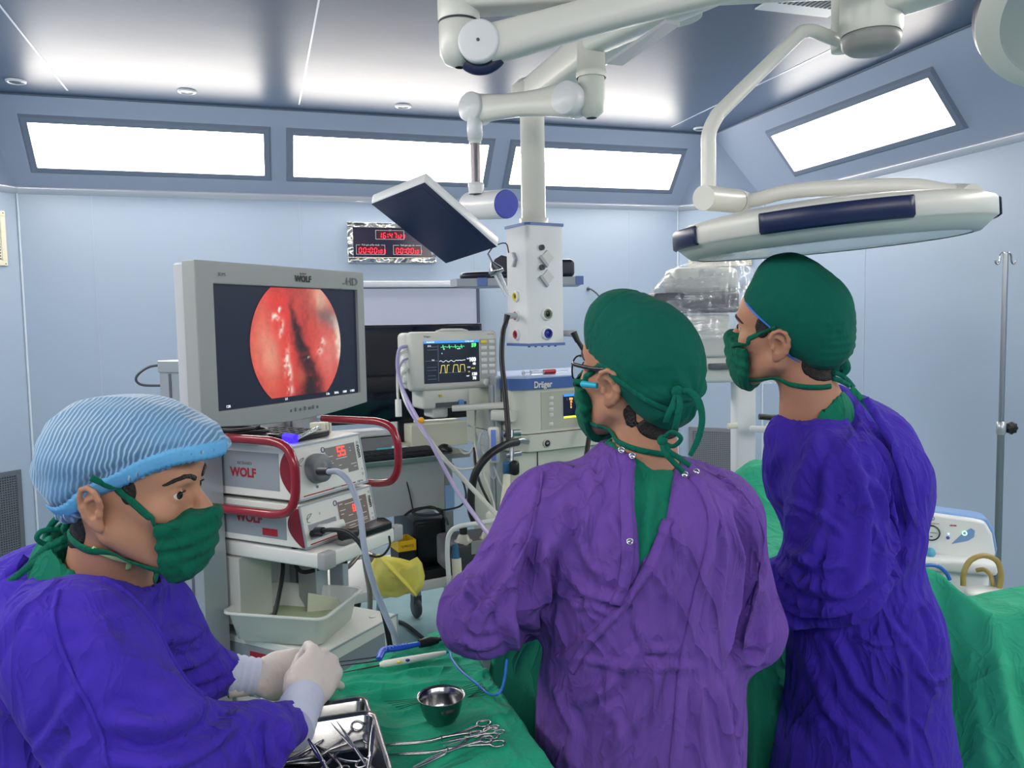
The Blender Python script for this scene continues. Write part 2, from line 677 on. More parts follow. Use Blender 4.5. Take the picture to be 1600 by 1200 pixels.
# wall corner beads + panel joints
m = MB()
for (x, y) in outer[2:6]:
    cx, cy = (XL + XR) / 2, 2
    m.cyl((x - .004 * (1 if x > cx else -1), y - .004, 0.1), (x - .004 * (1 if x > cx else -1), y - .004, HC - .03), 0.006, n=8)
struct('trim_3', m, mat('corner_bead', 'dbe6f2', rough=0.35))
m = MB()
for x in (-0.917, 0.294, 1.46, 2.633):
    m.box(x - .0035, x + .0035, D - .0022, D + .001, .1, HC - .03)
for y in (4.04, 2.85, 1.65, 0.45, -0.75):
    m.box(XR - .0022, XR + .001, y - .0035, y + .0035, .1, HC - .03)
    m.box(XL - .001, XL + .0022, y - .0035, y + .0035, .1, HC - .03)
struct('trim_4', m, M_SEAM)
m = MB()
for x in (-0.923, 0.287, 1.497, 2.707):
    m.box(x - .004, x + .004, ci[0][1] + .02, ci[2][1] - .12, HH - .0022, HH + .001)
struct('trim_5', m, mat('ceiling_seam_bright', 'd2dae6', rough=0.3, metal=0.3))


# ---------------------------------------------------------------- light panels in the sloping band
def light_panel(a, b, label, group='glowing light panels round the sloping ceiling edge'):
    """a,b: end points (x,y) on the wall line; the panel lies in the slope above"""
    a = Vector((*a, HC)); b = Vector((*b, HC)); d = (b - a).normalized(); n = Vector((-d.y, d.x, 0))
    t = (n * INS + Vector((0, 0, HH - HC))).normalized()
    root = thing('ceiling_light_panel', label, 'light', a + t * 0.29, group=group)
    L = (b - a).length
    M = Matrix.Translation(-(a + t * 0.29)) @ face_M(a, d, t)
    nz = d.cross(t)
    sgn = 1 if nz.dot(n) > 0 else -1
    f = MB(); f.M = M
    e = 0.042
    x0, x1, y0, y1 = -e, L + e, 0.148 - e, 0.427 + e
    o4 = [(x0, y0), (x1, y0), (x1, y1), (x0, y1)]
    m4 = [(x0 + .012, y0 + .012), (x1 - .012, y0 + .012), (x1 - .012, y1 - .012), (x0 + .012, y1 - .012)]
    i4 = [(0, .148), (L, .148), (L, .427), (0, .427)]
    vs = [(p[0], p[1], 0.001 * sgn) for p in o4] + [(p[0], p[1], 0.016 * sgn) for p in m4] + \
         [(p[0], p[1], 0.018 * sgn) for p in [(q[0] * 0.998 + L * .001, q[1]) for q in i4]] + [(p[0], p[1], 0.004 * sgn) for p in i4]
    fs = []
    for r in range(3):
        for k in range(4):
            fs.append((r * 4 + k, r * 4 + (k + 1) % 4, r * 4 + 4 + (k + 1) % 4, r * 4 + 4 + k))
    f.add(vs, fs)
    f.build('frame', M_FRAME, root)
    g = MB(); g.M = M
    g.box(0, L, .148, .427, min(0.002 * sgn, .006 * sgn), max(.002 * sgn, .006 * sgn))
    g.build('diffuser', M_LAMP, root)
    return root


for (x1, x0, lb) in ((0.085, -1.175, 'long glowing light panel in sloping band above left end of back wall'),
                     (1.495, 0.258, 'middle glowing light panel of back wall, above the red digital clock'),
                     (2.90, 1.68, 'glowing light panel at back, right of the ceiling supply column')):
    light_panel((x1, D), (x0, D), lb)
light_panel((XR, 3.29), (XR, 4.57), 'slanting bright light panel above the right wall')
for y in (1.10, -0.35):
    light_panel((XR, y), (XR, y + 1.28), 'light panel above right wall beside camera', None)
for y in (3.1, 1.6, .1):
    light_panel((XL, y + 1.28), (XL, y), 'light panel above left wall', None)
for x in (-1.2, .25, 1.7):
    light_panel((x, YF), (x + 1.28, YF), 'light panel above wall behind the camera', None)

# ---------------------------------------------------------------- round ceiling fittings
for (x, y, lb) in ((-1.136, 4.876, 'small round ceiling fitting at far left edge of ceiling'),
                   (-0.312, 4.866, 'small round ceiling fitting above the leftmost light panel'),
                   (0.878, 4.89, 'small round ceiling fitting left of the display spring arm'),
                   (2.92, 4.986, 'small round ceiling fitting near right back ceiling corner')):
    r = thing('ceiling_downlight', lb, 'ceiling fitting', (x, y, HH), group='round fittings along back of ceiling')
    MB().lathe([(0.0, -.008), (.02, -.010), (.034, -.008)]).build('lens', mat('downlight_lens', '59606c', rough=0.2), r)
    MB().lathe([(.034, -.006), (.040, -.012), (.048, -.008), (.05, -.001)]).build('bezel', mat('white_bezel', 'd5dae2', rough=0.35), r)


# ---------------------------------------------------------------- grilles on the corner walls
def grille(a, b, z0, z1, label, col, holes, colh, cat='vent', wid=0.46):
    a = Vector((*a, 0)); b = Vector((*b, 0)); d = (b - a).normalized(); n = Vector((-d.y, d.x, 0))
    L = (b - a).length; c = (a + b) / 2
    root = thing('air_grille', label, cat, (c.x, c.y, z0))
    M = face_M(Vector((0, 0, 0)), d, (0, 0, 1))
    ny = -1 if (d.cross(Vector((0, 0, 1)))).dot(n) < 0 else 1
    m = MB(); m.M = M
    h = z1 - z0; w2 = wid / 2
    fr = 0.03
    mf = mat('grille_frame_' + col, col, rough=0.35, metal=0.3)
    for (x0, x1, y0, y1) in ((-w2, w2, 0, fr), (-w2, w2, h - fr, h), (-w2, -w2 + fr, fr, h - fr), (w2 - fr, w2, fr, h - fr)):
        m.box(x0, x1, y0, y1, min(0, .012 * ny), max(0, .012 * ny))
    m.build('frame', mf, root, bevel=.002)
    m = MB(); m.M = M
    p = holes
    nx = int((wid - 2 * fr) / p); nyy = int((h - 2 * fr) / p)
    for i in range(nx + 1):
        x = -w2 + fr + i * (wid - 2 * fr) / nx
        m.box(x - p * .26, x + p * .26, fr, h - fr, min(.004 * ny, .008 * ny), max(.004 * ny, .008 * ny))
    for j in range(nyy + 1):
        y = fr + j * (h - 2 * fr) / nyy
        m.box(-w2 + fr, w2 - fr, y - p * .26, y + p * .26, min(.004 * ny, .0085 * ny), max(.004 * ny, .0085 * ny))
    m.build('mesh_plate', mf, root)
    m = MB(); m.M = M
    m.box(-w2 + .01, w2 - .01, .01, h - .01, min(.001 * ny, .003 * ny), max(.001 * ny, .003 * ny))
    m.build('backing', mat('grille_back_' + colh, colh, rough=0.7), root)
    m = MB(); m.M = M
    for sx in (-1, 1):
        for y in (.012, h - .012):
            m.sphere((sx * (w2 - .012), y, .012 * ny), .004, n=8)
    m.build('screw', mat('screw_steel', '8a8f96', rough=0.3, metal=0.9), root)
    return root


grille(outer[2], outer[3], 1.985, 2.30, 'beige perforated air grille behind the plastic covered machine', 'cfcbbd', .016, '4a4844')
grille(outer[2], outer[3], 0.20, 0.80, 'grey perforated floor level grille between the two standing surgeons', '8d9196', .014, '33363b')
grille(outer[4], outer[5], 1.985, 2.30, 'cream perforated wall grille at far left edge of view', 'dcd8c4', .016, '4a4844')
grille(outer[4], outer[5], 0.20, 0.79, 'dark grey perforated grille low on left corner wall', '6d757f', .014, '2e3238')

# ---------------------------------------------------------------- digital wall clock
ck = thing('digital_wall_clock', 'steel framed digital clock with red digits on back wall', 'clock', (0.59, D, 2.016))
W_, H_ = 0.59, 0.264
M_STEEL_MIR = mat('polished_steel', 'd6d6d2', rough=0.12, metal=1.0, bump=(14, 0.9, 0.02, 1))
m = MB()
for (x0, x1, z0, z1) in ((0, W_, 0, .036), (0, W_, H_ - .034, H_), (0, .036, .036, H_ - .034), (W_ - .036, W_, .036, H_ - .034)):
    m.box(x0, x1, -.035, 0, z0, z1)
m.build('frame', M_STEEL_MIR, ck, bevel=.003)
m = MB().box(.036, W_ - .036, -.028, -.004, .036, H_ - .034)
m.build('face', mat('clock_face', '1c1738', rough=0.15), ck)
M_RED = mat('red_led', 'ff2440', emit=2.6, emcol='ff2038')
M_WHT_INK = mat('white_print', 'dadbe8', rough=0.5)
M_REDBACK = mat('clock_window', '3c0814', rough=0.2, emit=0.06, emcol='8a1028')
SEG = {'0': 'abcdef', '1': 'bc', '2': 'abged', '3': 'abgcd', '4': 'fgbc', '5': 'afgcd', '6': 'afgecd', '7': 'abc', '8': 'abcdefg', '9': 'abfgcd'}


def seven(m, ch, x, z, w_, h_, t, y):
    s = h_ * .1
    P = {'a': ((0, h_), (w_, h_)), 'b': ((w_, h_), (w_, h_ / 2)), 'c': ((w_, h_ / 2), (w_, 0)), 'd': ((0, 0), (w_, 0)),
         'e': ((0, 0), (0, h_ / 2)), 'f': ((0, h_ / 2), (0, h_)), 'g': ((0, h_ / 2), (w_, h_ / 2))}
    for k in SEG[ch]:
        (a, b), (c, d_) = P[k]
        x0, x1 = sorted((a, c)); z0, z1 = sorted((b, d_))
        if x0 == x1: z0 += t * .7; z1 -= t * .7; x0 -= t / 2; x1 += t / 2
        else: x0 += t * .7; x1 -= t * .7; z0 -= t / 2; z1 += t / 2
        sh = s * ((z0 + z1) / 2) / h_
        m.add([(x + x0 + sh, y, z + z0), (x + x1 + sh, y, z + z0), (x + x1 + sh, y, z + z1), (x + x0 + sh, y, z + z1)], [(0, 1, 2, 3)])


def clock_row(txt, small, x, z):
    m = MB(); y = -.0295
    for ch in txt:
        if ch == ':':
            for dz in (.009, .025):
                m.add([(x + .001, y, z + dz - .003), (x + .007, y, z + dz - .003), (x + .007, y, z + dz + .003), (x + .001, y, z + dz + .003)], [(0, 1, 2, 3)])
            x += .013
        else:
            seven(m, ch, x, z, .016, .034, .0042, y); x += .029
    for dz in (.003, .016):
        m.add([(x - .001, y, z + dz - .003), (x + .005, y, z + dz - .003), (x + .005, y, z + dz + .003), (x - .001, y, z + dz + .003)], [(0, 1, 2, 3)])
    x += .012
    for ch in small:
        seven(m, ch, x, z, .011, .023, .0032, y); x += .021
    m.build('digits', M_RED, ck)


def clock_box(x0, x1, z0, z1, cap):
    y = -.029
    m = MB()
    t = .0022
    for (a, b, c, d_) in ((x0, x1, z0, z0 + t), (x0, x1, z1 - t, z1), (x0, x0 + t, z0, z1), (x1 - t, x1, z0, z1)):
        m.box(a, b, y, y + .001, c, d_)
    m.build('outline', M_WHT_INK, ck)
    MB().box(x0 + .01, x1 - .01, y + .0002, y + .001, z0 + .005, z1 - .008).build('digit_window', M_REDBACK, ck)
    MB().box((x0 + x1) / 2 - len(cap) * .0032 - .004, (x0 + x1) / 2 + len(cap) * .0032 + .004, y - .0004, y + .0006, z1 - t - .001, z1 + .001).build('caption_gap', MATS['clock_face'], ck)
    text(cap, face_M(((x0 + x1) / 2, y - .0012, z1 - .001), (1, 0, 0), (0, 0, 1)), .014, M_WHT_INK, 'caption', ck)


clock_box(.185, .375, .155, .215, 'Gi\u1edd')
clock_row('16:47', '23', .205, .163)
clock_box(.055, .245, .055, .118, 'Th\u1eddi gian ph\u1eabu thu\u1eadt')
clock_row('00:00', '03', .072, .064)
clock_box(.30, .49, .055, .118, 'Th\u1eddi gian g\u00e2y m\u00ea')
clock_row('00:00', '01', .317, .064)

# little hook on the back wall and wall trunking behind the tall board
p = on_y(925, 458, D)
hk = thing('wall_hook', 'tiny dark metal hook on the back wall right of the supply column', 'hook', (p.x, D, p.z))
MB().tube([(-.03, -.0, .03), (-.025, -.03, .03), (.01, -.05, .0), (.04, -.05, -.03), (.05, -.045, -.025)], .006, n=8, smooth_path=4).build('hook_rod', mat('dull_steel', '6c7178', rough=0.4, metal=0.8), hk)
MB().cyl((-.03, 0, .03), (-.03, -.004, .03), .014).build('hook_plate', MATS['dull_steel'], hk)
# ================================================================ ceiling mounted equipment
M_WH = mat('warm_white_enamel', 'd4d6d0', rough=0.32, var=(3, 0.015))
M_WH2 = mat('cool_white_enamel', 'd9dde0', rough=0.3)
M_GRY = mat('light_grey_plastic', 'a7aeb4', rough=0.45)
M_DGR = mat('dark_grey_plastic', '4a5058', rough=0.5)
M_BLK = mat('black_rubber', '14161b', rough=0.45)
M_BLU = mat('navy_blue_plastic', '1b264c', rough=0.35)
M_BLU2 = mat('slate_blue_plastic', '5a74ae', rough=0.4)
M_CHR = mat('chrome', 'a9a8ac', rough=0.2, metal=1.0)
M_STL = mat('brushed_steel', 'a6abb0', rough=0.3, metal=1.0)
M_GRN = mat('white_green_bounce_tint', 'c3cac4', rough=0.4)  # white enamel, green light thrown up by the drapes mixed into its colour
M_LINE = mat('joint_gap', '3a4048', rough=0.7)


def L(v, root):
    return tuple(Vector(v) - root)


def build_local(m, name, mt, root, **k):
    """mesh gathered in room coordinates, hung under an empty that is only translated"""
    m.v = [(x - root.location.x, y - root.location.y, z - root.location.z) for x, y, z in m.v]
    return m.build(name, mt, root, **k)


def beam(m, a, b, w, h, w2=None, h2=None, r=0.35, n=20, up=(0, 0, 1)):
    """straight arm with a rounded rectangular section"""
    a = Vector(a); b = Vector(b); t = (b - a).normalized()
    s = t.cross(Vector(up)).normalized(); u = s.cross(t)
    rings = []
    for p, ww, hh in ((a, w, h), (b, w2 or w, h2 or h)):
        ring = []
        for k in range(n):
            an = 2 * math.pi * k / n
            c, d = math.cos(an), math.sin(an)
            e = 0.45
            ring.append(tuple(p + s * (ww / 2 * math.copysign(abs(c) ** e, c)) + u * (hh / 2 * math.copysign(abs(d) ** e, d))))
        rings.append(ring)
    return m.loft(rings)


# ---- supply column with gas outlets --------------------------------------------------
PD = 3.8
base = at(842, 540, PD)
pend = thing('ceiling_supply_column', 'white ceiling hung supply column with gas outlets and thick round stem', 'medical supply column', base)
px_, py_ = base.x, base.y
ax = math.radians(-17.35 + 30)
fx = Vector((math.cos(ax), math.sin(ax), 0)); fy = Vector((-math.sin(ax), math.cos(ax), 0))   # right face direction, depth
z0 = base.z; z1 = at(842, 352, PD).z
near = at(826, 540, PD - .1)
s_ = 0.195
O = Vector((near.x, near.y, 0))
MP = Matrix(((fx.x, fy.x, 0, O.x), (fx.y, fy.y, 0, O.y), (0, 0, 1, 0), (0, 0, 0, 1)))
m = MB(); m.M = MP
c_ = .02
prof = [(c_, 0), (s_ - .008, 0), (s_, .008), (s_, s_ - .01), (s_ - .01, s_), (.01, s_), (0, s_ - .01), (0, c_)]
cx_, cy_ = 0, 0
cur = [(c_ - c_ * math.sin(t * math.pi / 12), c_ - c_ * math.cos(t * math.pi / 12)) for t in range(1, 6)]
m.prism(prof[:0] + [(c_, 0)] + prof[1:] + cur[::-1], z0 + .012, z1 - .012, True)
build_local(m, 'head_box', M_WH2, pend)
for (za, zb) in ((z0, z0 + .013), (z1 - .013, z1)):
    m = MB(); m.M = MP
    m.prism([(c_ - .003, -.003), (s_ + .003, -.003), (s_ + .003, s_ + .003), (-.003, s_ + .003), (-.003, c_ - .003)], za, zb)
    build_local(m, 'blue_end_plate', M_BLU2, pend, bevel=.002)
m = MB()
cc = O + fx * (s_ / 2) + fy * (s_ / 2)
zt = at(842, 175, PD).z
m.lathe([(.066, z1), (.066, z1 + .03), (.056, z1 + .033), (.056, zt)], n=40, origin=(cc.x, cc.y, 0))
build_local(m, 'stem', M_WH, pend)
m = MB()
m.lathe([(.085, zt - .0), (.095, zt + .02), (.095, zt + .10), (.06, zt + .13), (0, zt + .13)], n=36, origin=(cc.x, cc.y, 0))
build_local(m, 'swivel_housing', M_WH, pend)
m = MB()
beam(m, Vector((cc.x, cc.y, zt + .06)), at(1010, 10, 2.9), .14, .13, .15, .14)
q = at(1050, -30, 2.75)
m.cyl((q.x, q.y, q.z - .12), (q.x, q.y, HH), .10, n=36)
build_local(m, 'support_arm', M_WH, pend)


def outlet(u, face, z, ring, core, r=.026):
    """gas outlet: face 0 = right face (y=0 plane), 1 = left face (x=0 plane)"""
    if face == 0:
        c = MP @ Vector((u, 0, z)); n = -fy
    else:
        c = MP @ Vector((0, u, z)); n = -fx
    m = MB()
    m.use(M_WH2).lathe([(r * 1.25, 0), (r * 1.25, .006), (r * 1.0, .012), (r * .95, .012)], axis=n, origin=c, n=28)
    m.use(ring).lathe([(r * .97, .010), (r * .86, .014), (r * .6, .012), (r * .56, .004)], axis=n, origin=c, n=28)
    m.use(core).lathe([(r * .56, .005), (r * .3, .008), (0, .008)], axis=n, origin=c, n=20)
    return build_local(m, 'gas_outlet', None, pend)


M_YEL = mat('yellow_marking', 'd9c63a', rough=0.4)
M_RDM = mat('crimson_marking', 'a12a3a', rough=0.4)
M_GRNM = mat('grey_green_marking', '75806c', rough=0.4)
M_DBLU = mat('deep_blue_marking', '1b2a86', rough=0.35)
M_HOLE = mat('outlet_core', '141420', rough=0.4)


def z_at(y): return at(842, y, PD).z


outlet(.10, 1, z_at(463), M_YEL, M_HOLE, .021)
outlet(.10, 1, z_at(493), M_RDM, M_HOLE, .021)
outlet(.10, 1, z_at(522), M_RDM, M_HOLE, .021)
outlet(.100, 0, z_at(491), M_GRNM, M_HOLE, .024)
outlet(.100, 0, z_at(521), M_DBLU, M_DBLU, .024)


def chevron(face, u, z, sgn, w=.02, h=.035, flap=False):
    m = MB()
    t = .014
    P = lambda a, b, d: (MP @ Vector((u + a, -d, z + b))) if face == 0 else (MP @ Vector((-d, u + a, z + b)))
    pts = [(0, h), (t, h), (w + t, 0), (t, -h), (0, -h), (w, 0)]
    pts = [(a * sgn, b) for a, b in pts]
    top = [tuple(P(a, b, .014)) for a, b in pts]; bot = [tuple(P(a, b, 0)) for a, b in pts]
    n = 6
    m.add(bot + top, [(0, 1, 2, 5), (5, 2, 3, 4), (6, 11, 8, 7), (11, 10, 9, 8)] + [(i, 6 + i, 6 + (i + 1) % n, (i + 1) % n) for i in range(n)])
    return build_local(m, 'socket_cover_grip', M_GRY, pend)


chevron(1, .10 + .02, z_at(406), -1, .02, .033)
for zz in (405, 435):
    m = MB()
    u0, zc = .105, z_at(zz)
    pts = [(u0 - .035, zc), (u0, zc + .035), (u0 + .035, zc), (u0, zc - .035)]
    vs = [tuple(MP @ Vector((a, -d, b))) for d in (0, .007) for a, b in pts]
    m.add(vs, [(4, 5, 6, 7), (0, 1, 5, 4), (1, 2, 6, 5), (2, 3, 7, 6), (3, 0, 4, 7)])
    build_local(m, 'socket_cover', mat('socket_cover_white', 'cdd0cf', rough=0.4), pend)
    m = MB()
    pts = [(u0 - .045, zc), (u0 - .035, zc + .010), (u0 + .002, zc - .035), (u0 - .006, zc - .045)]
    vs = [tuple(MP @ Vector((a, -d, b))) for d in (0, .014) for a, b in pts]
    m.add(vs, [(4, 5, 6, 7), (0, 1, 5, 4), (1, 2, 6, 5), (2, 3, 7, 6), (3, 0, 4, 7)])
    build_local(m, 'socket_cover_grip', M_GRY, pend)
    c = MP @ Vector((.075, 0, zc + .045))
    m = MB().lathe([(.013, 0), (.013, .012), (.009, .014), (.004, .006), (0, .006)], axis=-fy, origin=c, n=20)
    build_local(m, 'earth_stud', M_DGR, pend)
m = MB()
for k in range(5):
    c = MP @ Vector((.02 + .036 * k, .03, z0))
    m.cyl(c, c - Vector((0, 0, .006)), .006, n=10)
build_local(m, 'foot_bolts', M_BLU2, pend)['kind'] = 'stuff'
# shelf behind the column
sh = [at(705, 441, 3.95), at(911, 433, 3.95)]
ex = Vector((1, 0, 0)) * .954 + Vector((0, -1, 0)) * .298
ey = Vector((.298, .954, 0))
c0 = at(800, 440, 4.0)
MS = Matrix(((ex.x, ey.x, 0, c0.x), (ex.y, ey.y, 0, c0.y), (0, 0, 1, c0.z), (0, 0, 0, 1)))
m = MB(); m.M = MS
m.prism([(-.27, -.02), (.345, -.02), (.345, .3), (-.20, .3), (-.31, .08)], -.018, .018)
build_local(m, 'shelf', mat('shelf_grey', '9aa3ab', rough=0.4), pend, bevel=.004)
for a, b in ((-.17, -.12), (.31, .35)):
    m = MB(); m.M = MS
    m.box(a, b, -.026, .0, -.021, .021)
    build_local(m, 'shelf_corner_guard', M_BLU2, pend, bevel=.003)
m = MB()
ga = O + fx * (s_ * .5) + fy * s_
m.M = MS
m.box(.06, .20, -.05, .05, -.03, .04)
build_local(m, 'shelf_bracket', M_GRY, pend)

# device on the shelf: dark padded headlamp unit, seen left and right of the column
dv = thing('headlamp_battery_unit', 'black rounded device with flat cable lying on the shelf behind the supply column', 'device', (c0.x, c0.y, c0.z + .018))
MD = MS.copy(); MD.translation = Vector((0, 0, 0))
m = MB(); m.M = MD
prof = [(-.10, 0), (-.10, .05), (-.085, .095), (-.05, .115), (.0, .10), (.0, 0)]
for y0, y1 in ((.02, .2),):
    vs = [(a, y0, b) for a, b in prof] + [(a, y1, b) for a, b in prof]
    n = len(prof)
    m.add(vs, [tuple(range(n)), tuple(range(2 * n - 1, n - 1, -1))] + [(i, i + n, (i + 1) % n + n, (i + 1) % n) for i in range(n)])
m.rbox(.0, .24, .03, .2, 0, .06, .008)
m.rbox(.2, .31, .02, .2, 0, .09, .02)
m.build('housing', mat('dark_navy_vinyl', '1b2033', rough=0.35), dv, bevel=.006)
m = MB(); m.M = MD
m.tube([(-.03, .0, .012), (-.14, -.01, .016), (-.22, .0, .014), (-.24, .03, .012), (-.20, .07, .012), (-.1, .08, .012)], .017, n=12, smooth_path=5)
m.build('padded_strap', MATS['dark_navy_vinyl'], dv)

# small clear laryngoscope-like probe hanging from the shelf edge
hp = at(768, 415, 3.55)
pb = thing('hanging_probe', 'clear plastic probe with metal cone hanging below the tilted display', 'probe', hp)
m = MB()
A = at(762, 396, 3.55); B = at(769, 409, 3.55); Cc = at(774, 421, 3.55); Dd = at(793, 462, 3.55)
m.tube([A, B], .004, n=8)
m.lathe([(.006, 0), (.034, .04), (.034, .055), (.012, .056)], axis=(Cc - B), origin=B, n=20)
build_local(m, 'metal_cone', M_CHR, pb)
m = MB()
m.tube([Cc, (Cc + Dd) / 2, Dd], [.019, .016, .012], n=16)
build_local(m, 'clear_sleeve', mat('clear_plastic', 'e8eef2', rough=0.15, trans=0.75, ior=1.3), pb)
m = MB(); m.tube([at(762, 397, 3.55), at(772, 385, 3.6), at(790, 380, 3.68), at(795, 395, 3.7)], .003, n=6, smooth_path=4)
build_local(m, 'cord', M_BLK, pb)

# ---- hoses on the outlets -------------------------------------------------------------
def hose(name, label, cat, pts, r, mt, group=None, n=12, conn=None, sp=6):
    root = thing(name, label, cat, pts[-1], group=group)
    m = MB().tube(pts, r, n=n, smooth_path=sp)
    build_local(m, 'hose_body' if conn is not None else 'cord_body', mt, root)
    if conn is not None:
        for (a, b, r0, r1, mm) in conn:
            m = MB().cyl(a, b, r0, r1, n=16); build_local(m, 'connector', mm, root)
    return root


hose('gas_hose', 'black gas hose dropping from left face of supply column', 'hose',
     [at(791, 502, 3.66), at(786, 520, 3.64), at(784, 560, 3.6), at(789, 610, 3.56), at(793, 660, 3.52), at(795, 690, 3.5)], .0115, M_BLK,
     conn=[(at(806, 493, 3.72), at(791, 494, 3.66), .013, .014, M_GRY), (at(793, 492, 3.66), at(790, 505, 3.66), .014, .011, M_BLK)])
hose('gas_hose', 'black gas hose plugged into right side of supply column, above the glasses', 'hose',
     [at(901, 530, 3.8), at(912, 548, 3.8), at(922, 575, 3.8), at(925, 640, 3.75), at(915, 720, 3.65)], .011, M_BLK,
     conn=[(at(880, 521, 3.85), at(899, 521, 3.8), .014, .017, M_GRY), (at(896, 519, 3.8), at(903, 534, 3.8), .016, .012, M_BLK)])

# ---- tilted flat display on a sprung arm ----------------------------------------------
# pose found from the display's own proportions (0.27 x 0.46 m)
k_ = .86
o_ = CAM + (Vector((0.894, 3.927, 1.896)) - CAM) * k_
xd = Vector((0.6187, -0.7614, 0.1933)); yd = Vector((-0.7434, -0.488, 0.4573)); nd = xd.cross(yd)
wd, hd = .32 * k_, .53 * k_
dsp = thing('tilted_display', 'flat display tipped face down on a ceiling arm, dark switched off screen', 'monitor', o_)
MD = face_M(Vector((0, 0, 0)), xd, yd)
# the screen side is the one that faces the camera
sg = 1 if nd.dot(CAM - o_) > 0 else -1
m = MB(); m.M = MD
def zr(a, b): return (min(a * sg, b * sg), max(a * sg, b * sg))
m.rbox(0, wd, 0, hd, *zr(-.045, 0), r=.010, seg=3)
m.build('housing', M_WH2, dsp)
m = MB(); m.M = MD
m.box(.004, wd - .004, .004, hd - .004, *zr(.0, .0015))
m.build('glass', mat('dark_navy_glass', '26365c', rough=0.2, spec=0.6), dsp)
m = MB(); m.M = MD
m.box(.03, wd - .03, .035, hd - .02, *zr(.0012, .0022))
m.build('screen', mat('screen_off_blue', '22365e', rough=0.22, spec=0.7), dsp)
m = MB(); m.M = MD
m.rbox(wd * .3, wd * .72, hd * .3, hd * .72, *zr(-.075, -.04), r=.01)
m.build('rear_mount', M_DGR, dsp)
# cylinder handle behind the display, chrome stem, sprung arm
arm = thing('display_spring_arm', 'white sprung ceiling arm with chrome stem carrying the tilted display', 'ceiling arm', at(745, 290, 3.38))
m = MB()
ca, cb = at(735, 322, 3.52), at(791, 319, 3.28)
m.cyl(ca, cb, .058, n=36)
m.cyl(at(700, 335, 3.6), ca, .03, n=20)
build_local(m, 'pivot_cylinder', M_WH2, arm)
m = MB(); dcap = (cb - ca).normalized()
m.cyl(cb, cb + dcap * .006, .0575, .054, n=36)
build_local(m, 'blue_end_cap', mat('royal_blue_cap', '3a4ab4', rough=0.35), arm)
m = MB()
a = at(744, 303, 3.38); b = at(744, 222, 3.38)
m.cyl(a, Vector((a.x, a.y, b.z)), .0205, n=28)
build_local(m, 'chrome_stem', mat('satin_stem', '77747c', rough=.38, metal=.7), arm)
m = MB()
tz = at(744, 222, 3.38).z; z2 = at(744, 292, 3.38).z
m.lathe([(.029, z2 - .03), (.033, z2), (.033, z2 + .015), (.022, z2 + .017)], origin=(a.x, a.y, 0))
build_local(m, 'stem_collar', M_WH2, arm)
m = MB()
m.lathe([(.024, tz - .012), (.026, tz + .006), (.03, tz + .006), (.032, tz + .065), (.026, tz + .12)], origin=(a.x, a.y, 0))
build_local(m, 'stem_collar', M_WH2, arm)
m = MB()
j1 = at(745, 170, 3.38); j2 = at(893, 156, 3.1)
rr = .062
dv_ = (j2 - j1).normalized(); up_ = Vector((0, 0, 1)); sd = dv_.cross(up_).normalized()
# arm body: slim waist, rounded ends, drawn in its own plane
n = 26
rings = []
for i in range(n + 1):
    t = i / n
    p = j1 + (j2 - j1) * t
    hgt = .060 - .018 * math.sin(math.pi * t) + .008 * t
    wdt = .040
    ring = []
    for k in range(20):
        an = 2 * math.pi * k / 20
        c, s2 = math.cos(an), math.sin(an)
        ring.append(tuple(p + sd * (wdt * math.copysign(abs(c) ** .6, c)) + up_ * (hgt * math.copysign(abs(s2) ** .8, s2))))
    rings.append(ring)
m.loft(rings)
build_local(m, 'spring_arm_body', M_WH, arm)
for c, r_ in ((j1, .060), (j2, .062)):
    m = MB()
    m.lathe([(r_ * .2, -.05), (r_, -.046), (r_, .046), (r_ * .93, .052), (0, .056)], axis=-sd if sd.dot(FWD) > 0 else sd, origin=c, n=40)
    build_local(m, 'joint_disc', M_WH2, arm)
m = MB()
q = at(924, 150, 3.1)
zb = at(924, 184, 3.1).z; zc = at(924, 118, 3.1).z; ztop = at(924, 60, 3.1).z
m.lathe([(.02, zb), (.046, zb + .02), (.050, zb + .06), (.050, zc - .01)], origin=(q.x, q.y, 0))
m.tube([j2, Vector((q.x, q.y, j2.z))], .045, n=20)
build_local(m, 'elbow_housing', M_GRN, arm)
m = MB()
m.lathe([(.056, zc - .012), (.058, zc), (.056, zc + .012), (.053, zc + .013), (.053, ztop), (.03, ztop + .05), (0, ztop + .05)], origin=(q.x, q.y, 0))
build_local(m, 'rotary_hub', M_WH, arm)
m = MB()
beam(m, Vector((q.x, q.y, ztop - .01)), at(1120, -30, 2.5), .10, .11, .12, .12)
q3 = at(1120, -35, 2.5)
m.cyl((q3.x, q3.y, q3.z - .05), (q3.x, q3.y, HH), .09, n=32)
build_local(m, 'extension_arm', M_GRN, arm)
m = MB()
pa, pb2, pc, pd_ = at(948, 100, 3.0), at(972, 103, 2.95), at(1062, 40, 2.62), at(1040, 36, 2.66)
m.loft([[tuple(p) for p in (pa, pb2, pc, pd_)], [tuple(p + Vector((0, 0, .012))) for p in (pa, pb2, pc, pd_)]], smooth=False)
build_local(m, 'cable_cover', M_GRY, arm)

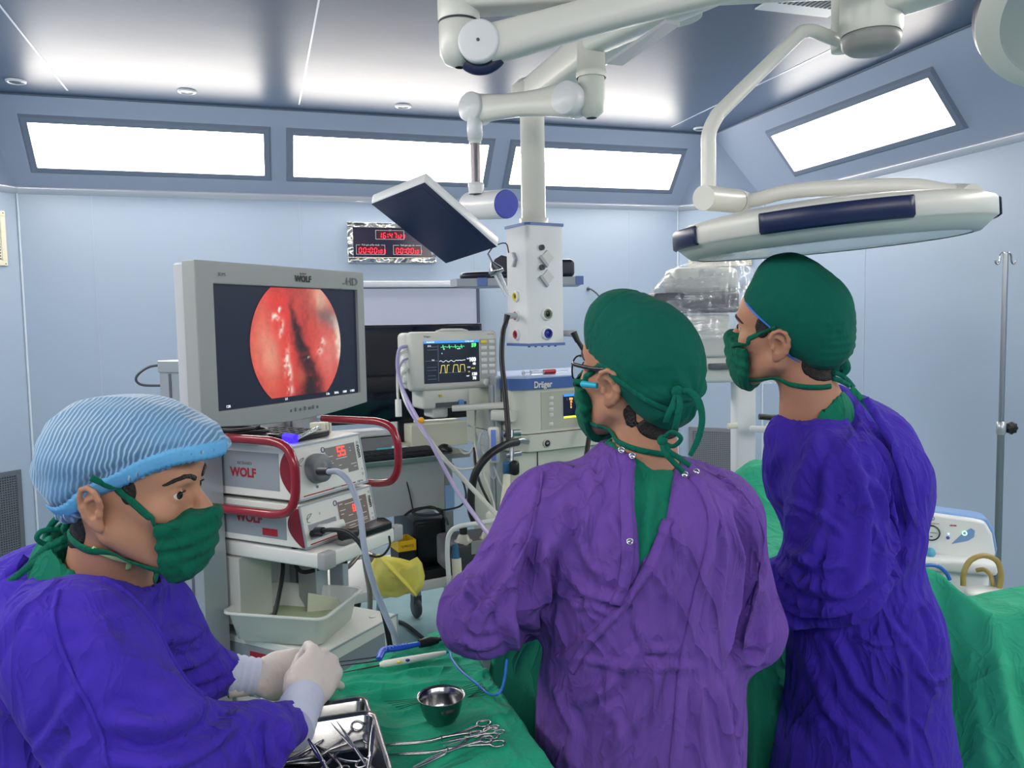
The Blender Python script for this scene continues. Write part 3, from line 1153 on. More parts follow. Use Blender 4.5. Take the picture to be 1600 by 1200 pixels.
# ---- large near ceiling arm across the top --------------------------------------------
big = thing('ceiling_boom_arm', 'large grey white double ceiling arm crossing the top, round disc joint at its left end', 'ceiling arm', at(735, 60, 2.0))
DB = 2.0
q = at(717, 30, DB)
zz = lambda y: at(717, y, DB).z
m = MB()
m.lathe([(.050, zz(34)), (.052, zz(28)), (.052, zz(-40)), (0, zz(-42))], origin=(q.x, q.y, 0), n=40)
build_local(m, 'upper_hub', M_WH, big)
m = MB()
m.lathe([(.012, zz(104)), (.036, zz(98)), (.049, zz(84)), (.050, zz(60)), (.050, zz(38)), (.045, zz(36))], origin=(q.x, q.y, 0), n=40)
jc = at(752, 71, DB - .02)
m.tube([Vector((q.x, q.y, jc.z)), jc], .040, n=20)
build_local(m, 'elbow_housing', M_WH, big)
m = MB()
m.lathe([(.0505, zz(37.5)), (.0515, zz(36)), (.0505, zz(34.5))], origin=(q.x, q.y, 0), n=40)
build_local(m, 'hub_gap', M_LINE, big)
far = at(1330, -88, 1.84)
dv_ = (far - jc).normalized(); sd = dv_.cross(Vector((0, 0, 1))).normalized()
if sd.dot(FWD) > 0: sd = -sd
m = MB()
m.lathe([(.0, -.06), (.048, -.058), (.050, .0), (.0505, .036), (.048, .040), (.044, .0405), (0, .042)], axis=sd, origin=jc, n=48)
build_local(m, 'joint_disc', M_WH2, big)
m = MB().lathe([(.0515, .002), (.0525, .012), (.0515, .022)], axis=sd, origin=jc, n=48)
build_local(m, 'joint_gap', M_LINE, big)
m = MB().lathe([(.004, .04), (.004, .0435), (0, .0435)], axis=sd, origin=jc, n=12)
build_local(m, 'centre_screw', M_DGR, big)
m = MB()
uu = sd.cross(dv_); uu = uu if uu.z > 0 else -uu
arcp = []
for t in range(13):
    an = math.radians(215 + t * 8)
    arcp.append((jc + (dv_ * math.cos(an) + uu * math.sin(an)) * .052))
m.tube(arcp, .012, n=8, flat=1.6)
build_local(m, 'dark_lower_insert', M_BLU, big)
m = MB()
n = 24; rings = []
for i in range(n + 1):
    t = i / n
    p = jc + (far - jc) * t + uu * (-.004 + .0 * t)
    hgt = .046 - .014 * math.sin(min(1, t * 2.2) * math.pi * .5) + .022 * t
    ring = []
    for k in range(20):
        an = 2 * math.pi * k / 20
        c, s2 = math.cos(an), math.sin(an)
        ring.append(tuple(p + sd * (.036 * math.copysign(abs(c) ** .5, c)) + uu * (hgt * math.copysign(abs(s2) ** .8, s2))))
    rings.append(ring)
m.loft(rings)
build_local(m, 'lower_arm', M_WH, big)
m = MB()
a = Vector((q.x, q.y, zz(2))); b = at(1330, -36, 1.90)
beam(m, a, b, .095, .062, .11, .075)
mount = at(1340, -110, 1.84)
m.cyl((mount.x, mount.y, min(mount.z - .1, 2.6)), (mount.x, mount.y, HH), .09, n=32)
build_local(m, 'upper_arm', M_WH, big)

# small ceiling vent near top edge
p = on_z(1265, 2, HH)
cv = thing('ceiling_grille', 'small slotted ceiling grille cut off by top edge of view', 'vent', (p.x, p.y, HH))
m = MB().box(-.18, .18, -.12, .12, -.008, -.0005); m.build('plate', M_WH2, cv, bevel=.003)
m = MB()
for i in range(12):
    m.box(-.13 + i * .022, -.118 + i * .022, -.08, .03, -.0095, -.0075)
m.build('slots', M_LINE, cv)

# ---- surgical lights --------------------------------------------------------------------
sl = thing('surgical_lamp_mount', 'ceiling mount of surgical lamps: thick round hub with dark flat cap', 'ceiling mount', at(1361, 60, 2.0))
q = at(1361, 40, 2.0); zz = lambda y: at(1361, y, 2.0).z
m = MB().lathe([(.069, zz(55)), (.073, zz(48)), (.073, zz(-20)), (.073, HH - .001), (0, HH)], origin=(q.x, q.y, 0), n=44)
build_local(m, 'hub', M_WH, sl)
m = MB().lathe([(0, zz(80)), (.052, zz(80)), (.066, zz(73)), (.070, zz(62)), (.070, zz(57)), (.066, zz(55))], origin=(q.x, q.y, 0), n=44)
build_local(m, 'cap', mat('cap_grey', '8f9290', rough=0.4), sl)
m = MB()
beam(m, Vector((q.x, q.y, zz(8))), at(1620, -75, 1.75), .11, .08, .10, .07)
build_local(m, 'side_arm', M_WH, sl)

lamp = thing('surgical_lamp', 'large round surgical lamp with navy rim inserts, lit green underneath', 'surgical lamp', at(1300, 350, 1.75))
m = MB()
g = at(1315, 20, 2.12); zz2 = lambda y: at(1315, y, 2.12).z
m.lathe([(.0, zz2(80)), (.024, zz2(80)), (.026, zz2(76)), (.026, zz2(-5)), (.02, HH)], origin=(g.x, g.y, 0), n=24)
m.tube([at(1316, 65, 2.12), at(1300, 60, 2.08), at(1272, 49, 2.03), at(1256, 50, 2.0), at(1240, 62, 1.98), at(1135, 165, 1.86), at(1118, 185, 1.84), at(1108, 208, 1.83),
        at(1107, 235, 1.83), at(1107, 300, 1.83)], .0165, n=20, smooth_path=5)
build_local(m, 'suspension_tube', M_WH, lamp)
ja, jb = at(1099, 309, 1.80), at(1150, 314, 1.90)
m = MB().cyl(ja, jb, .0275, n=32)
build_local(m, 'pivot_joint', M_WH, lamp)
jd = (jb - ja).normalized()
m = MB().cyl(jb, jb + jd * .003, .0268, n=32); build_local(m, 'joint_gap', M_LINE, lamp)
m = MB().cyl(jb + jd * .003, jb + jd * .035, .0275, .024, n=32)
m.tube([jb + jd * .02, at(1180, 312, 1.9), at(1235, 299, 1.86), at(1320, 293, 1.76), at(1415, 291, 1.66), at(1465, 297, 1.62), at(1505, 304, 1.6)],
       [.016, .0165, .017, .017, .017, .016, .015], n=20, smooth_path=6)
build_local(m, 'yoke_tube', M_WH, lamp)
m = MB().cyl(at(1492, 303, 1.64), at(1519, 305, 1.56), .021, n=28)
m.tube([at(1500, 310, 1.62), at(1478, 325, 1.66), at(1460, 332, 1.7)], [.018, .016, .014], n=14)
build_local(m, 'end_joint', M_WH, lamp)
# dome
dc = at(1294, 349, 1.76)
R_ = 0.325
lf = at(1055, 368, 1.76); rt = at(1533, 326, 1.76)
dx = (rt - lf).normalized()
dz = Vector((0, 0, 1)); dz = (dz - dx * dz.dot(dx)).normalized()
dy = dz.cross(dx)
tilt = math.radians(.4)
dz = Matrix.Rotation(tilt, 3, dx) @ dz; dy = dz.cross(dx)
MDm = Matrix(((dx.x, dy.x, dz.x, dc.x), (dx.y, dy.y, dz.y, dc.y), (dx.z, dy.z, dz.z, dc.z), (0, 0, 0, 1)))
n = 96


def domeband(prof, a0, a1, steps):
    rings = []
    for i in range(steps + 1):
        an = a0 + (a1 - a0) * i / steps
        lob = 1 - .035 * (0.5 + 0.5 * math.cos(3 * an + 0.9)) ** 2
        rings.append([tuple(MDm @ Vector((r * lob * math.cos(an), r * lob * math.sin(an), z))) for r, z in prof])
    return rings


m = MB()
m.loft(domeband([(0.001, .040), (.08, .040), (.16, .038), (.22, .034), (.235, .028), (.27, .026), (.30, .020), (R_ - .004, .012), (R_, .006),
                 (R_, -.024), (.318, -.028)], 0, 2 * math.pi, n), caps=False, closed=False)
build_local(m, 'dome_shell', M_WH, lamp)
m = MB()
m.loft(domeband([(.319, -.027), (.310, -.036), (.294, -.050), (.280, -.052)], 0, 2 * math.pi, n), caps=False, closed=False)
build_local(m, 'lower_rim', M_GRN, lamp)
m = MB()
m.loft(domeband([(.281, -.051), (.24, -.048), (.1, -.046), (.001, -.046)], 0, 2 * math.pi, n), caps=False, closed=False)
build_local(m, 'front_glass', mat('lamp_glass_green_reflection', 'b4c8b4', rough=0.12, spec=0.6), lamp)  # green reflection of the drapes below tinted into the glass
for a0, a1 in ((-134, -86), (-196, -163), (-30, -4), (60, 110)):
    m = MB()
    m.loft(domeband([(R_ + .001, .010), (R_ + .004, .007), (R_ + .004, -.023), (R_ - .002, -.027)], math.radians(a0), math.radians(a1), 24), caps=False, closed=False)
    build_local(m, 'navy_rim_insert', M_BLU, lamp, solid=.004)
# second lamp, at the upper right edge of the view
lamp2 = thing('surgical_lamp', 'second surgical lamp, navy edged white rim cut off at top right corner', 'surgical lamp', at(1720, 10, 1.7))
dc = at(1738, -20, 1.75)
dz = (Vector((.30, .45, .84))).normalized(); dx = dz.orthogonal().normalized(); dy = dz.cross(dx)
MDm = Matrix(((dx.x, dy.x, dz.x, dc.x), (dx.y, dy.y, dz.y, dc.y), (dx.z, dy.z, dz.z, dc.z), (0, 0, 0, 1)))
k2 = .8
def domeband2(prof):
    return [[tuple(MDm @ Vector((r * k2 * math.cos(2 * math.pi * i / 72), r * k2 * math.sin(2 * math.pi * i / 72), z))) for r, z in prof] for i in range(73)]
m = MB().loft(domeband2([(0.001, .07), (.2, .06), (.30, .03), (R_, 0)]), caps=False, closed=False); build_local(m, 'dome_shell', M_WH, lamp2)
m = MB().loft(domeband2([(R_, 0.006), (R_ + .006, -.004), (R_, -.026)]), caps=False, closed=False); build_local(m, 'navy_rim', M_BLU, lamp2)
m = MB().loft(domeband2([(R_, -.026), (.30, -.042), (.268, -.045)]), caps=False, closed=False); build_local(m, 'lower_rim', M_WH, lamp2)
m = MB().loft(domeband2([(.268, -.045), (.262, -.035), (.1, -.032), (.001, -.032)]), caps=False, closed=False); build_local(m, 'front_glass', mat('lamp_glass_grey', '9fa8a4', rough=0.12, spec=0.6), lamp2)
m = MB().tube([dc + dz * .05, dc + dz * .12 + Vector((.05, 0, .1)), Vector((dc.x + .1, dc.y, HH))], .018, n=16)
build_local(m, 'suspension_tube', M_WH, lamp2)
# ================================================================ endoscopy tower
TA = Vector((.7071, .7071, 0)); TB = Vector((-.7071, .7071, 0)); TO = Vector((.101, 2.472, 0))
MT = Matrix(((TA.x, TB.x, 0, TO.x), (TA.y, TB.y, 0, TO.y), (0, 0, 1, 0), (0, 0, 0, 1)))
M_SHELF = mat('trolley_white', 'dfe1df', rough=0.4)
M_ALU = mat('anodised_aluminium', 'b3b9bf', rough=0.32, metal=0.55)
M_ALUD = mat('profile_groove', '565b66', rough=0.6)
M_RED = mat('wine_red_paint', '8c1a2c', rough=0.25, coat=0.5)
M_REDP = mat('wine_red_panel', '7c1f2e', rough=0.35)
M_DEV = mat('device_white', 'dcdedb', rough=0.35)
M_DGY = mat('device_grey_side', '8d959d', rough=0.4)
M_INKG = mat('grey_print', '6b6f75', rough=0.5)
M_INKR = mat('red_print', '9c2030', rough=0.5)
M_INKB = mat('blue_print', '24307c', rough=0.5)
M_INKK = mat('black_print', '202024', rough=0.5)
M_SCR = mat('instrument_window', '84807f', rough=0.2)
M_LEDR = mat('red_led_digits', 'ff4038', emit=1.6, emcol='ff3a30')
M_INKW = mat('pale_print', 'd8d6d2', rough=0.5)


def tp(u, v, z): return MT @ Vector((u, v, z))


cart = thing('endoscopy_trolley', 'tall white medical trolley with aluminium posts and two red tube handles', 'trolley', tp(.2, .2, 0))


def tbox(name, mt, root, *b, bevel=.003):
    m = MB(); m.M = MT; m.box(*b)
    return build_local(m, name, mt, root, bevel=bevel)


def post(u0, u1, name='upright_post'):
    m = MB(); m.M = MT; m.use(M_ALU)
    m.box(u0, u1, .30, .452, .12, 1.50)
    m.use(M_ALUD)
    for v in (.342, .402):
        for uu in (u0 - .0015, u1 + .0005):
            m.box(uu, uu + .001, v, v + .010, .13, 1.465)
    p = build_local(m, name, None, cart)
    p2 = MB(); p2.M = MT; p2.box(u0 - .004, u1 + .004, .296, .456, 1.468, 1.505)
    build_local(p2, 'post_cap', M_ALU, cart, bevel=.003)
    return p


post(-.102, -.012); post(.352, .432)
m = MB(); m.M = MT
m.box(-.012, .40, .38, .40, .12, 1.30)
build_local(m, 'back_panel', mat('cable_panel', 'b9bcbd', rough=0.5), cart)
for (z1_, th, nm) in ((.93, .048, 'middle_shelf'), (.42, .05, 'lower_shelf')):
    m = MB(); m.M = MT
    u0, u1, v0, v1 = .008, .40, -.083, .38
    m.rbox(u0, u1, v0, v1, z1_ - th, z1_, r=.008)
    s = build_local(m, nm, M_SHELF, cart)
    for (a, b) in ((u0 - .002, u0 + .05), (u1 - .05, u1 + .002)):
        m = MB(); m.M = MT; m.rbox(a, b, v0 - .003, v0 + .03, z1_ - th - .002, z1_ + .002, r=.006)
        g = build_local(m, 'corner_guard', mat('corner_guard_grey', 'a2a5a8', rough=0.5), cart)
# under-shelf column and side stub posts
tbox('inner_column', M_ALU, cart, .24, .30, .16, .24, .30, .884)
tbox('inner_column', M_ALU, cart, .33, .36, .12, .18, .30, .884)
tbox('power_box', mat('power_box_white', 'c7c8c4', rough=0.5), cart, .0, .14, .26, .37, .66, .88)
for (u, v) in ((.0, -.05), (.40, -.05), (-.05, .42), (.45, .42)):
    m = MB(); m.M = MT
    m.lathe([(.0, -.014), (.05, -.014), (.055, -.008), (.055, .008), (.05, .014), (0, .014)], axis=(1, 0, 0), origin=(u, v, .056), n=24)
    m.rbox(u - .022, u + .022, v - .02, v + .05, .07, .125, r=.008)
    build_local(m, 'caster', M_DGR, cart)
tbox('base_frame', M_ALU, cart, -.08, .46, -.09, .46, .12, .17)


def handle(u):
    m = MB(); m.M = MT
    p = [(u, .30, 1.268), (u, .12, 1.268), (u, .05, 1.266), (u, .0, 1.25), (u, -.025, 1.21), (u, -.03, 1.16), (u, -.025, 1.105), (u, .0, 1.065),
         (u, .05, 1.05), (u, .12, 1.048), (u, .30, 1.048)]
    m.tube(p, .0135, n=18, smooth_path=6)
    return build_local(m, 'red_handle', M_RED, cart)


handle(-.045); handle(.462)


def slope_box(u0, u1, v0, v1, z0, z1, lean):
    """box whose front face leans back by `lean`"""
    return [(u0, v0, z0), (u1, v0, z0), (u1, v1, z0), (u0, v1, z0), (u0, v0 + lean, z1), (u1, v0 + lean, z1), (u1, v1, z1), (u0, v1, z1)]


BOXF = [(0, 3, 2, 1), (4, 5, 6, 7), (0, 1, 5, 4), (1, 2, 6, 5), (2, 3, 7, 6), (3, 0, 4, 7)]


def unit(name, label, cat, u0, u1, v0, v1, z0, z1, lean, grp=None):
    root = thing(name, label, cat, tp(u0, v0, z0), group=grp)
    m = MB(); m.M = MT
    m.add(slope_box(u0, u1, v0, v1, z0, z1, lean), BOXF)
    build_local(m, 'housing', M_DEV, root, bevel=.004)
    h = z1 - z0
    up = (Vector((0, lean, h))).normalized()
    out = Vector((0, -up.z, up.y))
    up_w = MT.to_3x3() @ up; out_w = MT.to_3x3() @ out

    def F(u, s, d=0.0):
        return MT @ (Vector((u0 + u, v0, z0)) + up * s + out * d)
    # side panel grey and wine red curved flash
    m = MB(); m.M = MT
    m.box(u0 - .0015, u0, v0 + .075, v1 - .02, z0 + h * .16, z1 - h * .14)
    build_local(m, 'grey_side_panel', M_DGY, root)
    m = MB(); m.M = MT
    pts = []
    for k in range(15):
        t = k / 14
        z = z0 + h * (.03 + .90 * t)
        dv = .005 + .05 * math.sin(math.pi * (t * .93 + .035)) ** .8 + lean * t
        pts.append((u0 - .0018, v0 + dv, z))
    for k in range(14, -1, -1):
        t = k / 14
        pts.append((u0 - .0018, v0 + .002 + lean * (.03 + .9 * t), z0 + h * (.03 + .90 * t)))
    m.add(pts, [tuple(range(len(pts)))])
    build_local(m, 'wine_red_flash', M_REDP, root)
    m = MB(); m.M = MT; m.add([(u1 + .0018, y, z) for (_, y, z) in pts], [tuple(range(len(pts)))[::-1]])
    build_local(m, 'wine_red_flash', M_REDP, root)
    m = MB()
    for (a, b, c, d_) in ((-.001, u1 - u0 + .001, -.001, .006), (-.001, u1 - u0 + .001, h - .004, h + .001), (-.001, .005, 0, h), (u1 - u0 - .005, u1 - u0 + .001, 0, h)):
        q = [F(a, c, .002), F(b, c, .002), F(b, d_, .002), F(a, d_, .002)]
        q2 = [F(a, c, -.004), F(b, c, -.004), F(b, d_, -.004), F(a, d_, -.004)]
        m.add([tuple(x) for x in q + q2], [(0, 1, 2, 3), (4, 7, 6, 5), (0, 4, 5, 1), (1, 5, 6, 2), (2, 6, 7, 3), (3, 7, 4, 0)])
    build_local(m, 'front_edge_trim', M_ALU, root)
    return root, F, up_w, out_w, h


def quad(m, F, a, b, c, d, off):
    m.add([tuple(F(a, c, off)), tuple(F(b, c, off)), tuple(F(b, d, off)), tuple(F(a, d, off))], [(0, 1, 2, 3)])


def txt(s, F, u, v, up, size, mt, root, rot=0, off=.0022, bold=0.0, sx=1.0, name='lettering', align='CENTER', shear=0):
    x = MT.to_3x3() @ Vector((1, 0, 0))
    p = F(u, v, off) - root.location
    M = face_M(p, x, up)
    if rot: M = M @ Matrix.Rotation(rot, 4, 'Z')
    return text(s, M, size, mt, name, root, bold=bold, sx=sx, align=align, extrude=.0003, shear=shear)


def side_text(s, u0, v, z, size, mt, root, sx=1.0, bold=0.0):
    p = tp(u0 - .0022, v, z) - root.location
    M = face_M(p, MT.to_3x3() @ Vector((0, -1, 0)), (0, 0, 1))
    return text(s, M, size, mt, 'side_lettering', root, bold=bold, sx=sx, extrude=.0003)


# ---- upper unit: light source ----
root, F, upw, outw, h = unit('light_source', 'upper white light source with round grey port and red 55 display', 'medical device', 0, .327, 0, .38, 1.082, 1.245, .030)
W_ = .327
m = MB(); quad(m, F, .148, .292, .048, .140, .0015); build_local(m, 'display_window', M_SCR, root)
m = MB(); quad(m, F, .150, .24, .048, .062, .002); build_local(m, 'pale_button_strip', M_INKW, root)


def led(m, s, F, u, v, w, hh, t, off=.003, gap=1.35):
    for ch in s:
        P = {'a': ((0, hh), (w, hh)), 'b': ((w, hh), (w, hh / 2)), 'c': ((w, hh / 2), (w, 0)), 'd': ((0, 0), (w, 0)),
             'e': ((0, 0), (0, hh / 2)), 'f': ((0, hh / 2), (0, hh)), 'g': ((0, hh / 2), (w, hh / 2))}
        for k in SEG[ch]:
            (a, b), (c, d) = P[k]
            quad(m, F, u + min(a, c) - t / 2, u + max(a, c) + t / 2, v + min(b, d) - t / 2, v + max(b, d) + t / 2, off)
        u += w * gap + t


m = MB(); led(m, '55', F, .203, .108, .013, .026, .004); build_local(m, 'led_digits', M_LEDR, root)
m = MB()
for (a, b, v) in ((.19, .245, .098), (.155, .178, .11), (.158, .17, .095), (.262, .268, .115), (.258, .286, .072), (.158, .176, .088), (.2, .212, .076), (.27, .285, .062), (.262, .266, .125)):
    quad(m, F, a, b, v, v + .0022, .0025)
build_local(m, 'window_print', M_INKW, root)
m = MB(); quad(m, F, .02, .16, .010, .0135, .002); quad(m, F, .195, .265, .010, .0135, .002); build_local(m, 'red_line', M_INKR, root)
txt('ENDOLIGHT', F, .178, .012, upw, .008, M_INKG, root)
txt('HighTec', F, .288, .012, upw, .009, M_INKG, root, shear=.3)
txt('nom', F, .308, .108, upw, .024, M_INKK, root, rot=-math.pi / 2, bold=.0006)
m = MB()
quad(m, F, .303, .314, .132, .142, .002); quad(m, F, .303, .313, .028, .038, .002); quad(m, F, .304, .312, .046, .052, .002)
build_local(m, 'small_icons', mat('faint_icon', 'b0b3b4', rough=0.5), root)
m = MB().lathe([(.0065, 0), (.0085, 0), (.0085, .0012), (.0065, .0012)], axis=outw, origin=F(.138, .137, .001), n=20)
build_local(m, 'blue_ring_mark', M_INKB, root)
for r_ in (.014,):
    m = MB()
    m.tube([F(.022, .112, .0015), F(.034, .122, .0015), F(.048, .125, .0015), F(.04, .117, .0015), F(.028, .112, .0015), F(.026, .106, .0015), F(.034, .102, .0015)], .0009, n=5, smooth_path=4)
    build_local(m, 'oval_emblem', M_INKG, root)
m = MB().lathe([(.044, .001), (.046, .012), (.044, .034), (.038, .040), (.020, .041), (.012, .042), (.01, .046), (0, .046)], axis=outw, origin=F(.088, .086), n=36)
build_local(m, 'round_port', mat('port_grey', '6d7276', rough=0.45), root)
m = MB(); quad(m, F, .082, .090, .026, .034, .002); build_local(m, 'port_mark', M_INKG, root)
side_text('WOLF', 0, .222, 1.155, .038, M_INKR, root, bold=.0015)
side_text('RICHARD', 0, .215, 1.185, .014, M_INKG, root)
m = MB(); m.M = MT; m.box(-.001, .328, .03, .38, 1.245, 1.2455); build_local(m, 'lid', M_DEV, root)
for (u, v) in ((.03, .05), (.3, .05), (.03, .35), (.3, .35)):
    m = MB(); m.M = MT; m.cyl((u, v, 1.076), (u, v, 1.082), .012, n=14); build_local(m, 'foot', M_BLK, root)

# ---- lower unit: camera controller ----
root2, F, upw, outw, h = unit('camera_controller', 'lower white camera controller with red side flash and cable plugs', 'medical device', 0.0, .345, -.02, .38, .940, 1.070, .024)
m = MB(); quad(m, F, .168, .312, .018, .108, .0015); build_local(m, 'display_window', mat('brown_window', '84776f', rough=0.2), root2)
m = MB(); led(m, '8', F, .236, .066, .010, .020, .003); build_local(m, 'led_digits', M_LEDR, root2)
m = MB()
for (a, b, v) in ((.172, .19, .098), (.20, .285, .094), (.172, .20, .078), (.21, .232, .056), (.175, .19, .066), (.252, .30, .05), (.29, .296, .07), (.18, .30, .034), (.205, .235, .024), (.262, .30, .028)):
    quad(m, F, a, b, v, v + .0022, .0025)
build_local(m, 'window_print', M_INKW, root2)
m = MB(); quad(m, F, .02, .28, .008, .0115, .002); build_local(m, 'red_line', M_INKR, root2)
txt('nom', F, .328, .080, upw, .022, M_INKK, root2, rot=-math.pi / 2, bold=.0006)
m = MB()
quad(m, F, .323, .334, .108, .116, .002); quad(m, F, .323, .333, .020, .028, .002); quad(m, F, .324, .331, .036, .043, .002); quad(m, F, .078, .084, .088, .096, .002)
build_local(m, 'small_icons', mat('faint_icon', 'b0b3b4'), root2)
m = MB().lathe([(.0065, 0), (.0085, 0), (.0085, .0012), (.0065, .0012)], axis=outw, origin=F(.157, .108, .001), n=20)
build_local(m, 'blue_ring_mark', M_INKB, root2)
m = MB()
m.tube([F(.022, .085, .0015), F(.032, .097, .0015), F(.046, .099, .0015), F(.038, .091, .0015), F(.026, .084, .0015), F(.024, .078, .0015), F(.034, .074, .0015)], .0009, n=5, smooth_path=4)
build_local(m, 'oval_emblem', M_INKG, root2)
m = MB(); quad(m, F, .025, .150, .022, .068, .0018); build_local(m, 'socket_recess', M_DGY, root2)
side_text('WOLF', 0, .205, 1.015, .038, M_INKR, root2, bold=.0015)
m = MB(); m.M = MT; m.box(-.003, 0, .09, .15, .968, .990); build_local(m, 'red_label', M_INKR, root2)
for (u, v) in ((.03, .05), (.3, .05), (.03, .35), (.3, .35)):
    m = MB(); m.M = MT; m.cyl((u, v, .930), (u, v, .940), .012, n=14); build_local(m, 'foot', M_BLK, root2)
for (u, zc, dd, r) in ((.035, .040, .03, .011),):
    m = MB()
    pc = F(u, zc)
    m.cyl(pc, pc + outw * .035, .011, n=12)
    build_local(m, 'black_plug', M_BLK, root2)
m = MB(); m.tube([F(.07, .045), F(.075, .045, .03), F(.12, .05, .055)], [.016, .015, .012], n=14); build_local(m, 'white_connector', M_DEV, root2)

# ---- bottom unit under the basin ----
root3, F, upw, outw, h = unit('irrigation_pump', 'low white topped device with red label under plastic basin', 'medical device', .012, .39, -.065, .35, .47, .622, .006)
m = MB(); quad(m, F, .02, .30, .02, .115, .0018); build_local(m, 'grey_front_panel', M_DGY, root3)
txt('nom', F, .355, .085, upw, .024, M_INKK, root3, rot=-math.pi / 2, bold=.0006)
m = MB(); m.M = MT; m.box(.0095, .012, .12, .26, .515, .60); build_local(m, 'grey_side_cover', M_DGY, root3)
m = MB(); m.M = MT; m.box(.007, .0095, .17, .235, .555, .583); build_local(m, 'red_label', M_INKR, root3)
m = MB(); m.M = MT
for q in ((.33, .0), (.06, .30), (.33, .30)):
    m.lathe([(.012, 0), (.012, .002), (.009, .003), (0, .003)], origin=(q[0], q[1], .622), n=16)
build_local(m, 'stacking_dimples', M_SHELF, root3)['kind'] = 'stuff'
m = MB(); m.M = MT; m.box(.03, .37, -.04, .33, .42, .47); build_local(m, 'plinth', M_DGY, root3)

# ---- plastic basin ----
bc = Vector((.126, .15)); ang = math.radians(15)
bx = Vector((math.cos(ang), math.sin(ang))); by = Vector((-math.sin(ang), math.cos(ang)))
bas = thing('plastic_basin', 'clear frosted plastic basin with greenish water on low shelf', 'basin', tp(bc.x, bc.y, .624))
M_BAS = mat('frosted_plastic', 'f6faf8', rough=0.3, trans=0.15, alpha=.55, ior=1.15)


def rrect(w, d, r, n=6):
    pts = []
    for cx, cy, a0 in ((w - r, d - r, 0), (-w + r, d - r, 90), (-w + r, -d + r, 180), (w - r, -d + r, 270)):
        for k in range(n + 1):
            an = math.radians(a0 + 90 * k / n)
            pts.append((cx + r * math.cos(an), cy + r * math.sin(an)))
    return pts


def ring(w, d, r, z):
    return [tuple(MT @ Vector((bc.x + bx.x * p[0] + by.x * p[1], bc.y + bx.y * p[0] + by.y * p[1], z))) for p in rrect(w, d, r)]


m = MB()
m.loft([ring(.118, .138, .03, .627), ring(.125, .147, .03, .632), ring(.142, .165, .03, .725), ring(.152, .175, .034, .727), ring(.153, .176, .034, .719),
        ring(.150, .173, .033, .718), ring(.150, .173, .033, .722), ring(.140, .163, .029, .721), ring(.122, .144, .029, .634), ring(.115, .137, .029, .630)], caps=True)
build_local(m, 'tub', M_BAS, bas)
m = MB(); rg = ring(.126, .148, .029, .655); m.add(rg, [tuple(range(len(rg)))])
rg2 = ring(.116, .138, .029, .631)
m.loft([rg2, rg], caps=False)
build_local(m, 'water', mat('pale_green_water', 'cfe0bd', rough=0.08, trans=0.5, ior=1.2), bas)
pk = thing('sterile_packet', 'small clear packet leaning inside the plastic basin', 'packet', tp(.24, .12, .66))
m = MB(); m.M = MT
m.add([(.20, .17, .64), (.27, .09, .645), (.27, .10, .69), (.215, .175, .715), (.203, .168, .64), (.273, .088, .645), (.273, .098, .69), (.218, .173, .715)],
      [(0, 1, 2, 3), (7, 6, 5, 4), (0, 4, 5, 1), (1, 5, 6, 2), (2, 6, 7, 3), (3, 7, 4, 0)])
build_local(m, 'pouch', mat('cream_film', 'dfe4cf', rough=0.3, trans=0.3), pk)

# ---- things lying on the upper unit and on the shelf ----
tb = thing('black_keyboard_tray', 'flat black keypad lying on top of the upper light source', 'keypad', tp(.1, .2, 1.247))
m = MB(); m.M = MT; m.rbox(.07, .23, .07, .32, 1.2465, 1.268, r=.006); build_local(m, 'body', mat('black_gloss_plastic', '101218', rough=0.3), tb)
m = MB(); m.M = MT
for i in range(6):
    for j in range(4):
        m.rbox(.085 + j * .034, .112 + j * .034, .09 + i * .036, .118 + i * .036, 1.267, 1.271, r=.002, seg=1)
build_local(m, 'key_block', mat('key_black', '1b1e26', rough=0.5), tb)['kind'] = 'stuff'
cb = thing('coiled_cable', 'loose black coiled cable heaped beside the keypad under the monitor', 'cable', tp(.02, .25, 1.247))
m = MB(); m.M = MT
pts = []
for k in range(60):
    t = k / 59 * 2 * math.pi * 3.3
    r = .065 + .018 * math.sin(t * 1.7)
    pts.append((.02 + r * .8 * math.cos(t), .25 + r * math.sin(t) * 1.2, 1.256 + .0075 * k / 10))
m.tube(pts, .0065, n=8, smooth_path=2); build_local(m, 'cord_body', M_BLK, cb)
lp = thing('blue_light_torch', 'purple-blue glowing small torch lying on the black keypad', 'torch', tp(.06, .06, 1.262))
m = MB(); m.M = MT; m.cyl((.055, .055, 1.262), (.055, .10, 1.264), .013, .013, n=16); build_local(m, 'glowing_head', mat('violet_glow', '2a18e0', emit=1.2, emcol='3018ff'), lp)
m = MB(); m.M = MT; m.tube([(.055, .06, 1.262), (.10, .02, 1.262), (.14, .0, 1.262)][:0] + [(.06, .055, 1.263), (.13, .06, 1.275), (.18, .08, 1.278)], .006, n=12); build_local(m, 'clear_barrel', mat('clear_plastic', 'e8eef2'), lp)
sbx = thing('small_white_box', 'small white cube box standing on top of the light source', 'box', tp(.27, .16, 1.247))
m = MB(); m.M = MT; m.rbox(.235, .262, .115, .160, 1.2465, 1.285, r=.003); build_local(m, 'block', mat('ivory_plastic', 'd9dac8', rough=0.4), sbx)
m = MB(); m.M = MT; m.rbox(.268, .278, .115, .150, 1.2465, 1.285, r=.002); m.rbox(.284, .292, .115, .150, 1.2465, 1.28, r=.002); build_local(m, 'side_block', MATS['ivory_plastic'], sbx)
pdv = thing('portable_drive', 'flat black hard drive on front edge of trolley shelf', 'device', tp(.3, -.05, .931))
m = MB(); m.M = MT
